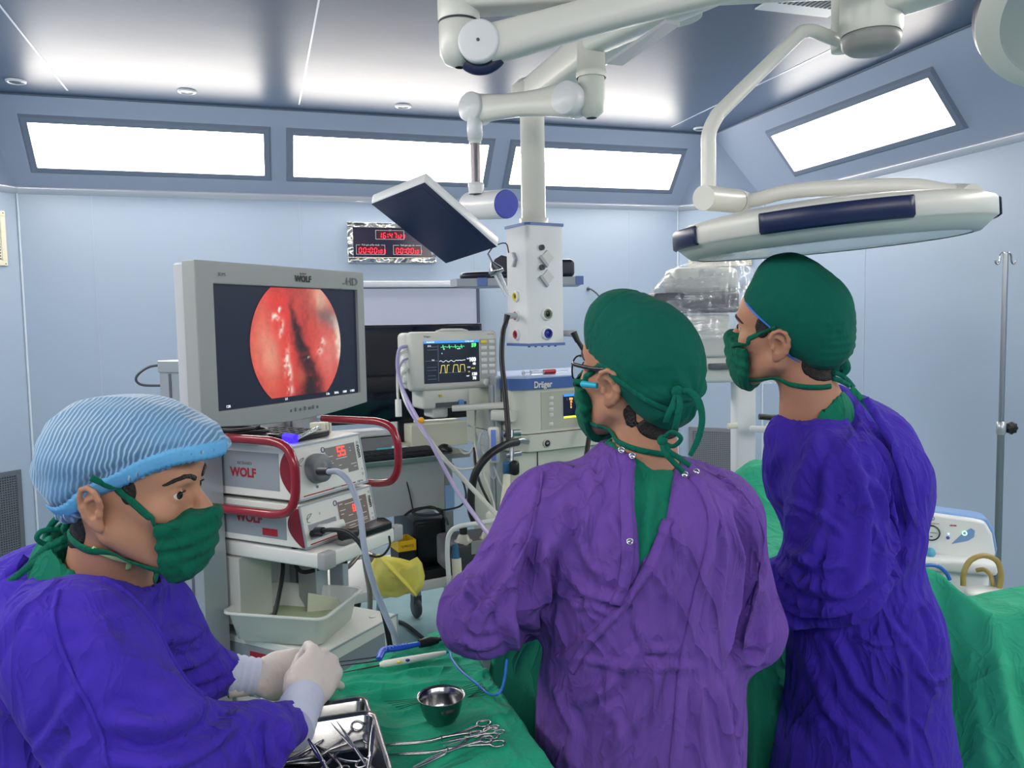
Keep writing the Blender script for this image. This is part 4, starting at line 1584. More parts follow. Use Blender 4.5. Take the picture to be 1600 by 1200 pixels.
m.add([(.20, -.075, .931), (.335, -.09, .931), (.375, -.03, .931), (.355, .0, .931), (.215, -.0, .931), (.20, -.075, .955), (.335, -.09, .957), (.375, -.03, .957), (.355, .0, .957), (.215, -.0, .955)],
      [(4, 3, 2, 1, 0), (5, 6, 7, 8, 9)] + [(i, (i + 1) % 5, 5 + (i + 1) % 5, 5 + i) for i in range(5)])
build_local(m, 'casing', MATS['black_gloss_plastic'], pdv, bevel=.006)
chd = thing('endoscope_camera', 'black and clear camera resting on shelf before lower controller', 'camera head', tp(.13, -.06, .94))
m = MB(); m.M = MT; m.tube([(.10, -.07, .962), (.135, -.07, .960), (.165, -.072, .958)], [.014, .018, .016], n=16); build_local(m, 'body', M_BLK, chd)
m = MB(); m.M = MT; m.rbox(.10, .19, -.082, -.045, .9315, .950, r=.006); build_local(m, 'holder', mat('smoky_plastic', '9c9a98', rough=0.3, trans=0.3), chd)

# ---- cables ----
hose('light_guide_cable', 'translucent grey light cable curving from round port down past the shelf', 'cable',
     [at(513, 737, 2.30), at(530, 738, 2.26), at(548, 758, 2.24), at(562, 800, 2.22), at(570, 860, 2.20), at(583, 910, 2.2), at(600, 955, 2.2), at(622, 1005, 2.2), at(640, 1060, 2.25)], .0085,
     mat('milky_tube', 'a9b6cc', rough=0.3, trans=0.25), conn=[(at(499, 737, 2.34), at(514, 737, 2.30), .012, .011, M_BLK)])
hose('camera_cable', 'thick black camera cable falling from controller to floor', 'cable',
     [at(500, 830, 2.36), at(520, 828, 2.3), at(545, 833, 2.27), at(566, 855, 2.25), at(578, 890, 2.24), at(592, 935, 2.24), at(603, 975, 2.24), at(612, 1020, 2.25), at(618, 1080, 2.3)], .0065, M_BLK,
     conn=[(at(494, 829, 2.38), at(505, 829, 2.34), .010, .010, M_BLK)])
hose('camera_cable', 'second thinner black cable beside the camera cable', 'cable',
     [at(528, 832, 2.3), at(552, 838, 2.27), at(572, 865, 2.245), at(581, 905, 2.235), at(596, 950, 2.23), at(606, 1000, 2.23), at(614, 1060, 2.26)], .0045, M_BLK)
hose('power_lead', 'thin black lead looping below the black flat drive', 'cable',
     [at(608, 838, 2.5), at(609, 852, 2.48), at(600, 866, 2.48), at(588, 870, 2.5), at(578, 868, 2.52)], .0035, M_BLK)
hose('power_lead', 'black power lead hanging between the trolley shelves', 'cable',
     [tp(.14, .22, .885), tp(.13, .20, .82), tp(.06, .16, .74), tp(.03, .15, .70)], .007, M_BLK)
hose('power_lead', 'second black lead with plug behind shelf column', 'cable',
     [tp(.17, .2, .885), tp(.19, .19, .80), tp(.24, .17, .785), tp(.30, .14, .80), tp(.33, .10, .80)], .007, M_BLK)

# ---- main endoscopy monitor ----
KM = .955
mo = CAM + (Vector((-0.102, 2.109, 1.398)) - CAM) * KM
mx = Vector((0.6995, 0.7147, 0)).normalized(); mz = Vector((0, 0, 1)); mn = mx.cross(mz)     # mn faces the room
mon = thing('surgical_monitor', 'large grey framed monitor showing a red endoscope picture', 'monitor', mo)
MM = Matrix(((mx.x, -mn.x, 0, 0), (mx.y, -mn.y, 0, 0), (0, 0, 1, 0), (0, 0, 0, 1)))    # x right, y back, z up
SW, SH = .531, .296
m = MB(); m.M = MM
x0, x1, zt = -.055, SW + .028, SH + .052
zb0, zb1 = -.048, -.052
# bezel ring with a bowed lower edge
fr = [(x0, -.040), (SW * .5, -.062), (x1, -.040), (x1, zt), (x0, zt)]
n = 12
outer_ = [(x0 + (x1 - x0) * k / n, -.030 - .020 * math.sin(math.pi * k / n)) for k in range(n + 1)] + [(x1, zt), (x0, zt)]
inner_ = [(SW * k / n, 0) for k in range(n + 1)] + [(SW, SH), (0, SH)]
nn = len(outer_)
vs = [(a, -.012, b) for a, b in outer_] + [(a, -.010, b) for a, b in inner_] + [(a, .0, b) for a, b in inner_] + [(a, .028, b) for a, b in outer_]
fs = []
for k in range(nn):
    j = (k + 1) % nn
    fs += [(k, j, nn + j, nn + k), (nn + k, nn + j, 2 * nn + j, 2 * nn + k), (3 * nn + k, 3 * nn + j, j, k)]
m.add(vs, fs)
m.build('bezel', mat('monitor_grey', '9ba09f', rough=0.42), mon, bevel=.003)
m = MB(); m.M = MM
m.box(x0 + .004, x1 - .004, .028, .062, -.03, zt - .004)
m.box(x0 + .06, x1 - .06, .06, .095, .02, zt - .06)
m.build('rear_housing', mat('rear_light_grey', 'b9bcc2', rough=0.4), mon, bevel=.005)
m = MB(); m.M = MM
m.add([(0, -.001, 0), (SW, -.001, 0), (SW, -.001, SH), (0, -.001, SH)], [(0, 1, 2, 3)])
m.build('screen', mat('lit_black_screen', '1c2130', rough=0.25, emit=.10, emcol='39415a'), mon)
# the endoscope picture as a finely coloured disc
import numpy as np
N = 150
ii, jj = np.meshgrid(np.linspace(-1, 1, N), np.linspace(-1, 1, N), indexing='xy')
RX = .172


def blob(x, y, cx, cy, sx, sy, rot=0):
    dx, dy = x - cx, y - cy
    c, s = math.cos(rot), math.sin(rot)
    u, v = dx * c + dy * s, -dx * s + dy * c
    return np.exp(-(u / sx) ** 2 - (v / sy) ** 2)


def endo(x, y):
    P = np.stack([x * 4, y * 4, x * 0 + 1.3], 1)
    n1 = np_noise(P, 3); n2 = np_noise(P * 3.1, 5); n3 = np_noise(P * 7, 9)
    xx = x + .03 * n2; yy = y + .03 * n1
    c = np.tile(np.array([.86, .27, .23]), (len(x), 1))

    def mix(col, w):
        nonlocal c
        w = np.clip(w, 0, 1)[:, None]
        c = c * (1 - w) + np.array(col) * w
    mix((.93, .50, .40), .75 * blob(xx, yy, -.75, .0, .32, .6) + .25 * n1)
    mix((.96, .70, .58), .9 * blob(xx, yy, -.58, -.05, .22, .45))
    mix((.93, .20, .18), .9 * blob(xx, yy, -.38, .45, .26, .42))
    mix((.93, .26, .22), .7 * blob(xx, yy, -.25, .05, .2, .4))
    mix((.62, .20, .17), .8 * blob(xx, yy, -.05, 1.0, .35, .3))
    mix((.90, .74, .64), 1.0 * blob(xx, yy, .50, .68, .30, .36, .3))
    mix((.70, .22, .2), .9 * blob(xx, yy, .16, .3, .16, .7))
    mix((.82, .27, .22), .8 * blob(xx, yy, .33, .2, .1, .6, -.1))
    mix((.88, .42, .38), .95 * blob(xx, yy, .68, -.3, .33, .5))
    mix((.93, .55, .50), .7 * blob(xx, yy, .70, -.15, .2, .3))
    mix((.42, .34, .35), .9 * blob(xx, yy, .72, .38, .3, .13, -.25))
    mix((.72, .66, .62), .8 * blob(xx, yy, .88, .30, .22, .12, -.7))
    mix((.97, .92, .84), 1.1 * blob(xx, yy, .98, -.05, .1, .42, .12))
    # dark cleft
    cx = np.interp(-y, [-1, -.55, -.3, 0, .25, .55, 1], [-.12, -.14, -.06, .03, .16, .28, .22])
    wd = np.interp(-y, [-1, -.55, -.3, 0, .25, .55, 1], [.03, .05, .09, .11, .15, .2, .34])
    mix((.13, .04, .07), 1.05 * np.exp(-np.abs((xx - cx) / wd) ** 2.5) * np.clip((-y + .75) * 2, 0, 1))
    mix((.55, .12, .12), .6 * np.clip(n2 * 1.4, 0, 1) * np.exp(-((xx - cx) / (wd * 1.5)) ** 2))
    mix((.78, .36, .24), .9 * blob(xx, yy, .03, -.5, .11, .13))
    mix((.80, .22, .2), .6 * blob(xx, yy, -.25, -.8, .2, .2) + .3 * n3)
    for (a, b, sx, sy, r) in ((-.46, .41, .09, .05, 0), (-.34, .23, .04, .12, -.3), (-.26, -.22, .045, .18, -.2), (-.2, -.42, .05, .16, .1), (-.37, .52, .03, .03, 0),
                              (.58, .0, .05, .05, 0), (.5, -.14, .06, .04, .4), (.2, -.23, .05, .02, .5), (-.2, -.7, .06, .07, 0)):
        mix((1, .93, .88), 1.1 * blob(x + .03 * n3, y + .03 * n2, a, b, sx, sy, r) * (.75 + .5 * n3))
    return np.clip(c * (1 + .07 * n3 + .05 * n2)[:, None], 0, 1)


zc = SH * .5 + .002
verts = []; keepi = {}
X = ii.ravel(); Y = jj.ravel()
rr = np.sqrt(X ** 2 + Y ** 2)
s = np.where(rr > 1e-6, np.maximum(np.abs(X), np.abs(Y)) / np.maximum(rr, 1e-6), 1)
Xc, Yc = X * s, Y * s                                   # square grid squeezed into a disc
cols = endo(Xc, Yc)
px = SW * .535 + Xc * RX; pz = zc + np.clip(Yc * RX, -SH / 2 + .012, SH / 2 - .004)
me = bpy.data.meshes.new('endoscope_picture')
V = [tuple(MM @ Vector((a, -.003, b))) for a, b in zip(px, pz)]
Fq = [(i * N + j, i * N + j + 1, (i + 1) * N + j + 1, (i + 1) * N + j) for i in range(N - 1) for j in range(N - 1)]
me.from_pydata(V, [], Fq)
ca = me.color_attributes.new('picture', 'FLOAT_COLOR', 'POINT')
lin = np.where(cols <= .04045, cols / 12.92, ((cols + .055) / 1.055) ** 2.4)
ca.data.foreach_set('color', np.concatenate([lin, np.ones((len(lin), 1))], 1).astype(np.float32).ravel())
mp = bpy.data.materials.new('endoscope_picture_light'); mp.use_nodes = True
nt = mp.node_tree; b = nt.nodes['Principled BSDF']
at_ = nt.nodes.new('ShaderNodeVertexColor'); at_.layer_name = 'picture'
b.inputs['Base Color'].default_value = (0.02, .02, .02, 1); b.inputs['Roughness'].default_value = .3
nt.links.new(at_.outputs['Color'], b.inputs['Emission Color']); b.inputs['Emission Strength'].default_value = .5
me.materials.append(mp)
o = bpy.data.objects.new('endoscope_picture', me); COL.objects.link(o); o.parent = mon
M_SCRT = mat('screen_white_text', 'e8ecf2', emit=.5)


def mtext(s, x, z, size, mt, bold=0, sx=1, y=-.0135, nm='lettering'):
    return text(s, face_M(MM @ Vector((x, y, z)), mx, mz), size, mt, nm, mon, bold=bold, sx=sx, extrude=.0003)


mtext('WOLF', .300, SH + .022, .022, M_INKK, bold=.0008)
mtext('RICHARD', .300, SH + .036, .006, M_INKG)
mtext('HD', .503, SH + .022, .030, M_INKG, bold=.0004, sx=1.2)
mtext('16:9', .466, SH + .016, .007, M_INKG)
mtext('3DPS', .022, SH + .022, .011, M_INKG)
m = MB(); m.M = MM
for k, wdt in enumerate((.006, .006, .008, .012, .018, .006, .008)):
    m.box(.235 + k * .017, .235 + k * .017 + wdt * .6, -.0135, -.012, -.026, -.019 + .003 * (k % 2))
m.build('button_marks', M_INKG, mon)
for s_t, x in (('12B', .035), ('1/1', .232), ('1.0x', .395), ('50Hz', .432), ('1080', .468), ('1 IRIS', .502)):
    mtext(s_t, x, .008, .009, M_SCRT, y=-.0025, nm='screen_text')
m = MB(); m.M = MM
m.cyl((.28, .09, .13), (.28, .40, .13), .022, n=20); m.box(.24, .32, .09, .11, .06, .20)
m.build('support_arm', M_ALU, mon)
hose('trunk_cable', 'grey cable loop sticking out behind the left trolley post', 'cable',
     [tp(-.06, .455, 1.49), tp(-.10, .50, 1.485), tp(-.125, .53, 1.455), tp(-.115, .52, 1.43), tp(-.07, .46, 1.425)], .004, M_DGR)
# ================================================================ equipment at the back of the room
class Fr:
    """upright working frame: u to the right, v away, z up"""

    def __init__(self, o, yaw):
        a = math.radians(yaw)
        self.e1 = Vector((math.cos(a), math.sin(a), 0)); self.e2 = Vector((-math.sin(a), math.cos(a), 0))
        self.o = Vector((o[0], o[1], 0))
        self.M = Matrix(((self.e1.x, self.e2.x, 0, self.o.x), (self.e1.y, self.e2.y, 0, self.o.y), (0, 0, 1, 0), (0, 0, 0, 1)))

    def uz(self, px, py, v=0.0):
        r = ray(px, py); p0 = self.o + self.e2 * v
        t = ((p0 - CAM).dot(self.e2)) / r.dot(self.e2)
        p = CAM + r * t
        return (p - self.o).dot(self.e1), p.z

    def w(self, u, v, z):
        return self.M @ Vector((u, v, z))


def fbox(fr, name, mt, root, u0, u1, v0, v1, z0, z1, bevel=.003, r=0):
    m = MB(); m.M = fr.M
    if r: m.rbox(u0, u1, v0, v1, z0, z1, r=r)
    else: m.box(u0, u1, v0, v1, z0, z1)
    return build_local(m, name, mt, root, bevel=0 if r else bevel)


def ftext(fr, s, u, v, z, size, mt, root, bold=0, sx=1, nm='lettering', align='CENTER'):
    p = fr.w(u, v, z) - root.location
    return text(s, face_M(p, fr.e1, (0, 0, 1)), size, mt, nm, root, bold=bold, sx=sx, extrude=.0003, align=align)


# ---- white inset cabinet / viewer on the back wall -----------------------------------
FW = Fr((0, D, 0), 0)
u0, _ = FW.uz(300, 500, -.03); u1, zt = FW.uz(747, 441, -.03)
vb = thing('wall_viewer_cabinet', 'pale wall mounted viewer cabinet with bright top rail, behind the television', 'wall cabinet', (u0, D, 1.0))
fbox(FW, 'front_panel', mat('viewer_white', 'b9c0d6', rough=0.35), vb, u0, u1 - .012, -.03, -.002, 1.0, zt - .04)
fbox(FW, 'top_rail', M_TRIM, vb, u0, u1, -.045, -.002, zt - .035, zt + .01, bevel=.008)
fbox(FW, 'side_rail', mat('dark_edge', '4c5670', rough=0.4), vb, u1 - .012, u1 + .008, -.036, -.002, 1.0, zt - .04)

# ---- stainless workstation trolley ----------------------------------------------------
FC = Fr(at(735, 708, 4.0), 12)
zt = FC.uz(735, 706)[1]
wk = thing('steel_workstation', 'stainless steel workstation trolley behind endoscopy tower with backing panel', 'trolley', FC.w(-.45, .25, 0))
fbox(FC, 'worktop', M_STL, wk, -.98, 0, 0, .55, zt - .025, zt)
m = MB(); m.M = FC.M
for u in (-.93, -.115):
    for v in (.06, .5):
        m = MB(); m.M = FC.M; m.box(u, u + .045, v, v + .045, .12, zt - .025)
        build_local(m, 'leg', M_STL, wk, bevel=.004)
        m = MB(); m.M = FC.M
        m.lathe([(0, -.015), (.05, -.015), (.055, -.008), (.055, .008), (.05, .015), (0, .015)], axis=(1, 0, 0), origin=(u + .02, v + .02, .056), n=22)
        m.box(u, u + .045, v, v + .05, .08, .125)
        build_local(m, 'caster', M_DGR, wk)
zl = FC.uz(640, 803, .06)[1]
fbox(FC, 'backing_panel', mat('satin_steel_panel', 'b0b5bb', rough=0.3, metal=0.15, bump=(2, .25, .01)), wk, -.88, -.12, .05, .06, zl, zt - .03)
zp = FC.uz(680, 905, .02)[1]
fbox(FC, 'lower_platform', M_SHELF, wk, -.98, .0, .02, .55, zp - .05, zp, bevel=.008)
fbox(FC, 'black_step_strip', M_BLK, wk, -.35, -.04, .03, .09, zp, zp + .045)
m = MB(); m.M = FC.M
a_, z_ = FC.uz(706, 780, .04)
m.box(-.118, -.068, .05, .059, z_ - .06, z_ + .07)
build_local(m, 'blue_tape', mat('pale_blue_tape', '8fb4e6', rough=.5), wk)

kb = thing('computer_keyboard', 'black computer keyboard on steel worktop behind right red handle', 'keyboard', FC.w(-.35, .06, zt))
ua = FC.uz(570, 730, .02)[0]; ub = FC.uz(690, 722, .02)[0]
fbox(FC, 'body', mat('keyboard_black', '15171c', rough=.45), kb, ua - .06, ub, .015, .17, zt, zt + .022, bevel=.004)
m = MB(); m.M = FC.M
n = 20
for i in range(n):
    for j in range(5):
        w_ = (ub - ua + .04) / n
        m.box(ua - .05 + i * w_, ua - .05 + i * w_ + w_ * .82, .025 + j * .028, .047 + j * .028, zt + .022, zt + .028)
build_local(m, 'keys', mat('key_dark', '24272e', rough=.5), kb)['kind'] = 'stuff'
ms = thing('computer_mouse', 'black computer mouse at right end of the keyboard', 'mouse', FC.w(ub + .06, .1, zt))
m = MB(); m.M = FC.M; m.sphere((ub + .055, .10, zt + .006), .035, sc=(1, 1.5, .85)); build_local(m, 'shell', M_BLK, ms)
fb = thing('face_mask_pack', 'turquoise and white folded item lying behind the keyboard', 'pack', FC.w(-.45, .2, zt))
uc = FC.uz(612, 708, .2)[0]
m = MB(); m.M = FC.M; m.rbox(uc - .06, uc + .02, .19, .26, zt + .001, zt + .022, r=.008); build_local(m, 'turquoise_part', mat('turquoise_cloth', '4fb2bd', rough=.6), fb)
m = MB(); m.M = FC.M; m.rbox(uc + .02, uc + .08, .19, .26, zt + .001, zt + .026, r=.006); build_local(m, 'white_part', mat('white_paper', 'd5dcec', rough=.7), fb)
ua, z1_ = FC.uz(560, 680, .28); ub, _ = FC.uz(616, 680, .28)
gb = thing('grey_printer', 'grey boxy printer on steel worktop, seen through right red handle', 'printer', FC.w(ua, .28, zt))
fbox(FC, 'body', mat('printer_grey', '85858a', rough=.45), gb, ua - .12, ub, .28, .52, zt + .001, z1_ - .018, bevel=.006)
fbox(FC, 'lid', mat('printer_lid', 'c0c2c4', rough=.4), gb, ua - .122, ub + .002, .275, .522, z1_ - .014, z1_, bevel=.004)

# white module box under patient monitor
FB = Fr(at(643, 700, 4.15), 12)
ua, za = FB.uz(643, 703); ub, zb = FB.uz(731, 657)
wb = thing('white_module_box', 'plain cream white box module under the patient monitor', 'device', FB.w(ua, 0, za))
fbox(FB, 'casing', mat('cream_enamel', 'd3d5c6', rough=.4), wb, ua, ub, 0, .3, zt + .001 if False else za, zb, bevel=.006)
fbox(FB, 'base_feet', M_GRY, wb, ua + .01, ub - .01, .02, .28, zt, za, bevel=.001)
fbox(FB, 'side_tab', MATS['cream_enamel'], wb, ua - .045, ua, .03, .12, za, za + .03)

# ---- television -------------------------------------------------------------------
FT = Fr(at(753, 506, 4.35), 6)
ub, zb = FT.uz(753, 505); _, za = FT.uz(756, 650)
tv = thing('flat_television', 'black switched off television behind the patient monitor', 'television', FT.w(ub - .45, 0, za))
wtv = (zb - za) * 1.72
m = MB(); m.M = FT.M; m.rbox(ub - wtv, ub, 0, .05, za, zb, r=.006); build_local(m, 'casing', mat('tv_black', '0b0f1e', rough=.25), tv)
m = MB(); m.M = FT.M; m.box(ub - wtv + .012, ub - .012, -.0015, .001, za + .018, zb - .012); build_local(m, 'screen', mat('tv_glass', '070d22', rough=.08, spec=.6), tv)
fbox(FT, 'stand', mat('tv_stand', '111420', rough=.4), tv, ub - wtv * .5 - .04, ub - wtv * .5 + .04, .01, .04, zt + .01, za + .01)
fbox(FT, 'stand_foot', MATS['tv_stand'], tv, ub - wtv * .5 - .18, ub - wtv * .5 + .18, -.03, .10, zt, zt + .014)

# ---- patient monitor ----------------------------------------------------------------
pmo = Vector((0.637, 3.552, 1.300)); FP = Fr(pmo, 10)
pm = thing('patient_monitor', 'grey white patient monitor showing green, white and yellow traces', 'patient monitor', pmo)
ua, za = FP.uz(641, 613); ub, zb = FP.uz(778, 516)
M_PM = mat('monitor_warm_grey', 'c3c6c2', rough=.42)
m = MB(); m.M = FP.M
m.rbox(ua, ub, 0, .055, za, zb, r=.022, seg=4)
m.rbox(ua - .012, ub - .03, .04, .13, za + .01, zb - .004, r=.02, seg=3)
build_local(m, 'housing', M_PM, pm)
sa, sza = FP.uz(663, 600); sb, szb = FP.uz(748, 531)
m = MB(); m.M = FP.M; m.box(sa, sb, -.002, .002, sza, szb); build_local(m, 'screen', mat('monitor_screen', '1b1f27', rough=.2, emit=.12, emcol='3b4558'), pm)
SWp, SHp = sb - sa, szb - sza


def E(name, col, e=1.0):
    return mat(name, col, emit=e, emcol=col)


def sq(m, x0, x1, y0, y1, off=-.003):
    m.add([(sa + x0 * SWp, off, sza + y0 * SHp), (sa + x1 * SWp, off, sza + y0 * SHp), (sa + x1 * SWp, off, sza + y1 * SHp), (sa + x0 * SWp, off, sza + y1 * SHp)], [(0, 1, 2, 3)])


m = MB(); m.M = FP.M; sq(m, 0, 1, .945, 1); build_local(m, 'blue_title_bar', E('ui_blue', '2f7fd0', .7), pm)


def trace(name, pts, mt, t=.007):
    m = MB(); m.M = FP.M
    for (x0, y0), (x1, y1) in zip(pts, pts[1:]):
        if abs(x1 - x0) > abs(y1 - y0) * .2:
            a, b, c, d_ = (x0, y0 - t), (x1, y1 - t), (x1, y1 + t), (x0, y0 + t)
        else:
            a, b, c, d_ = (x0 - t * .7, y0), (x0 + t * .7, y0), (x1 + t * .7, y1), (x1 - t * .7, y1)
        m.add([(sa + p[0] * SWp, -.003, sza + p[1] * SHp) for p in (a, b, c, d_)], [(0, 1, 2, 3)])
    return build_local(m, name, mt, pm)


ecg = []
for k in range(4):
    x = .30 + .11 * k
    ecg += [(x, .85), (x + .035, .85), (x + .042, .905), (x + .05, .81), (x + .056, .85), (x + .08, .865), (x + .1, .85)]
trace('ecg_trace', ecg, E('ui_green', '3fbf7a', .8))
pl = [(.27 + .018 * k, .515 + .018 * math.sin(k * 1.2)) for k in range(19)] + [(.64, .53), (.66, .52), (.74, .535)]
trace('pleth_trace', pl, E('ui_white', 'dfe6ea', .8), .005)
co = [(.27, .24), (.29, .24), (.31, .42), (.365, .42), (.375, .24), (.40, .24), (.41, .42), (.45, .42)]
co2 = [(.51, .24), (.53, .42), (.60, .42), (.61, .25), (.64, .25), (.65, .42), (.72, .42), (.73, .26)]
M_UY = E('ui_yellow', 'cfc05a', .8)
trace('co2_trace', co, M_UY, .006); trace('co2_trace', co2, M_UY, .006)
m = MB(); m.M = FP.M
for x0, x1, y in ((.06, .24, .86), (.06, .24, .79), (.02, .25, .53), (.05, .22, .38), (.05, .22, .31), (.06, .2, .18), (.06, .22, .1), (.27, .74, .235)):
    sq(m, x0, x1, y, y + .006)
for x in (.25,):
    sq(m, x, x + .005, .05, .9)
build_local(m, 'grid_lines', E('ui_dim', '6d7690', .3), pm)


def ptext(s, x, y, size, mt, bold=0, sx=1, nm='screen_text'):
    return ftext(FP, s, sa + x * SWp, -.0035, sza + y * SHp, size, mt, pm, bold=bold, sx=sx, nm=nm)


ptext('59', .90, .875, .024, E('ui_green2', '4fe06a', 1), bold=.001)
ptext('100', .87, .53, .025, E('ui_white', 'dfe6ea'), bold=.0012, sx=.9)
ptext('40', .90, .43, .015, E('ui_white', 'dfe6ea'), bold=.0006)
ptext('120', .90, .18, .018, E('ui_white', 'dfe6ea'), bold=.0008)
ptext('78', .90, .08, .018, E('ui_white', 'dfe6ea'), bold=.0008)
ptext('34 0', .88, .32, .010, M_UY); ptext('14', .80, .24, .010, M_UY)
for s, x, y in (('ECG', .10, .885), ('SpO2', .80, .56), ('CO2', .80, .35), ('NBP', .78, .14), ('PLS', .16, .55), ('II', .32, .7), ('12:04', .62, .805), ('ST', .36, .8)):
    ptext(s, x, y, .008, E('ui_white', 'dfe6ea'))
ptext('MONITOR', .12, .972, .008, E('ui_white', 'dfe6ea')); ptext('15 Mar 16:47', .82, .972, .008, E('ui_white', 'dfe6ea'))
ka, kza = FP.uz(751, 592); kb_, kzb = FP.uz(774, 529)
m = MB(); m.M = FP.M; m.box(ka, kb_, -.0015, .001, kza, kzb); build_local(m, 'key_panel', mat('key_panel_grey', 'a2a5a6', rough=.45), pm)
for j in range(6):
    for i in range(2):
        m = MB(); m.M = FP.M
        wk_ = (kb_ - ka) / 2; hk = (kzb - kza) / 6.6
        x0 = ka + .004 + i * wk_; y1 = kzb - .005 - j * hk
        m.rbox(x0, x0 + wk_ - .009, -.005, 0, y1 - hk * .62, y1, r=.002, seg=1)
        build_local(m, 'button', M_YEL if (i == 0 and j == 0) else mat('button_pale', 'cfd2d0', rough=.4), pm)
kc = FP.uz(760, 597)
m = MB(); m.M = FP.M; m.lathe([(.016, 0), (.016, .010), (.013, .014), (0, .014)], axis=(0, -1, 0), origin=(kc[0], 0, kc[1]), n=26); build_local(m, 'rotary_knob', mat('button_pale', 'cfd2d0'), pm)
u_, z_ = FP.uz(667, 526); ftext(FP, 'Dr\u00e4ger', u_, -.001, z_, .011, M_INKK, pm)
u_, z_ = FP.uz(766, 522); ftext(FP, 'Infinity Delta', u_, -.001, z_, .007, M_INKG, pm)
# docking cradle, handle and cable block
ca_, cz = FP.uz(662, 618); cb_, cz2 = FP.uz(736, 636)
m = MB(); m.M = FP.M
m.rbox(ca_, cb_, .01, .16, cz2, za + .004, r=.012)
m.rbox(ca_ + .05, ca_ + .13, .03, .14, FP.uz(690, 650)[1] - .012, cz2 + .01, r=.01)
build_local(m, 'docking_cradle', M_PM, pm)
m = MB(); m.M = FP.M
m.box(ca_ + .06, cb_ - .02, .005, .012, cz2 + .006, cz2 + .028); build_local(m, 'dock_slot', M_DGR, pm)
m = MB(); m.M = FP.M; m.rbox(cb_ - .06, cb_ - .035, -.004, .01, cz2 + .004, cz2 + .036, r=.003); build_local(m, 'blue_latch', mat('latch_blue', '5a86c8', rough=.4), pm)
m = MB(); m.M = FP.M; m.rbox(ca_ + .075, ca_ + .09, -.002, .01, cz - .01, cz, r=.002); build_local(m, 'yellow_label', M_YEL, pm)
for k in range(4):
    m = MB(); m.M = FP.M
    uu, z1_ = FP.uz(638, 545 + k * 16, .05)
    m.rbox(uu - .03, uu + .01, .04, .08, z1_ - .016, z1_ + .012, r=.004)
    build_local(m, 'cable_socket', mat('socket_ivory', 'dedfe0', rough=.4), pm)
m = MB(); m.M = FP.M
hz = FP.uz(720, 513)[1]
m.tube([(ua + .14, .03, zb - .002), (ua + .17, .03, zb + .006), (ub - .17, .03, zb + .006), (ub - .14, .03, zb - .002)], .006, n=8)
build_local(m, 'top_grip', M_PM, pm)
u1_, z1_ = FP.uz(706, 645, .08)
arm2 = thing('monitor_support_arm', 'pale horizontal arm holding patient monitor to anaesthesia machine', 'arm', at(790, 640, 3.65))
m = MB()
beam(m, at(708, 638, 3.70), at(788, 633, 3.66), .05, .028)
build_local(m, 'arm_bar', M_PM, arm2)
m = MB(); beam(m, at(772, 648, 3.66), at(803, 650, 3.62), .07, .05); build_local(m, 'arm_block', M_PM, arm2)
# monitor leads
M_LIL = mat('lilac_cable', '9a93bf', rough=.4); M_PGR = mat('pale_cable', 'c2c7c0', rough=.4)
hose('monitor_lead', 'lilac lead bundle curving from left side of patient monitor towards surgeon', 'cable',
     [at(636, 541, 3.60), at(624, 546, 3.55), at(621, 575, 3.5), at(630, 610, 3.4), at(653, 655, 3.2), at(680, 705, 3.0), at(710, 760, 2.8), at(745, 810, 2.6), at(775, 850, 2.4)], .0075, M_LIL)
hose('monitor_lead', 'pale grey lead beside lilac one, reaching towards middle surgeon elbow', 'cable',
     [at(636, 575, 3.60), at(626, 590, 3.55), at(633, 625, 3.4), at(658, 668, 3.2), at(690, 712, 3.05), at(730, 755, 2.9), at(775, 803, 2.75), at(800, 830, 2.7)], .0085, M_PGR)
hose('monitor_lead', 'white lead with hanging finger clip below patient monitor left side', 'cable',
     [at(637, 548, 3.6), at(624, 556, 3.55), at(621, 590, 3.5), at(622, 625, 3.45)], .006, M_PGR,
     conn=[(at(622, 624, 3.45), at(623, 651, 3.45), .013, .014, mat('socket_ivory', 'dedfe0'))])
hose('monitor_lead', 'lilac thin lead looping outermost left of patient monitor', 'cable',
     [at(637, 560, 3.6), at(628, 566, 3.57), at(624, 585, 3.5), at(640, 640, 3.3), at(660, 672, 3.18)], .005, M_LIL)
yc = thing('cable_clip', 'orange yellow round clip holding the monitor leads', 'clip', at(656, 659, 3.15))
m = MB().lathe([(0, .01), (.012, .009), (.013, 0), (.012, -.009), (0, -.01)], axis=-FWD, origin=at(658, 657, 3.17), n=20)
build_local(m, 'disc', mat('orange_plastic', 'e0a020', rough=.4), yc)

# ---- anaesthesia machine ---------------------------------------------------------------
FD = Fr(at(822, 600, 3.62), 14)
AM = thing('anaesthesia_machine', 'tall cream anaesthesia machine with blue top bar, behind middle surgeon', 'anaesthesia machine', FD.w(.25, .25, 0))
M_CRM = mat('machine_cream', 'c9cdc3', rough=.42)
M_CRM2 = mat('machine_panel', 'b3b6aa', rough=.45)
ul, zt1 = FD.uz(822, 592); _, zb1 = FD.uz(825, 609)
uR = ul + .60
m = MB(); m.M = FD.M
m.prism([(ul, 0), (uR, 0), (uR, .5), (ul - .06, .5), (ul - .06, .05)], zb1, zt1)
build_local(m, 'blue_top', mat('draeger_blue', '4566a6', rough=.4), AM, bevel=.005)
m = MB(); m.M = FD.M
m.prism([(ul - .002, -.002), (uR, -.002), (uR, .5), (ul - .062, .5), (ul - .062, .05)], zt1, zt1 + .006)
build_local(m, 'top_tray', mat('tray_light_blue', '9fb3d6', rough=.35), AM)
u_, z_ = FD.uz(848, 601); ftext(FD, 'Dr\u00e4ger', u_, -.003, z_, .040, M_INKW, AM, bold=.0012, sx=.85)
u2, z2 = FD.uz(826, 679)
m = MB(); m.M = FD.M
m.prism([(ul + .01, .012), (uR - .01, .012), (uR - .01, .48), (ul - .05, .48), (ul - .05, .06)], z2, zb1)
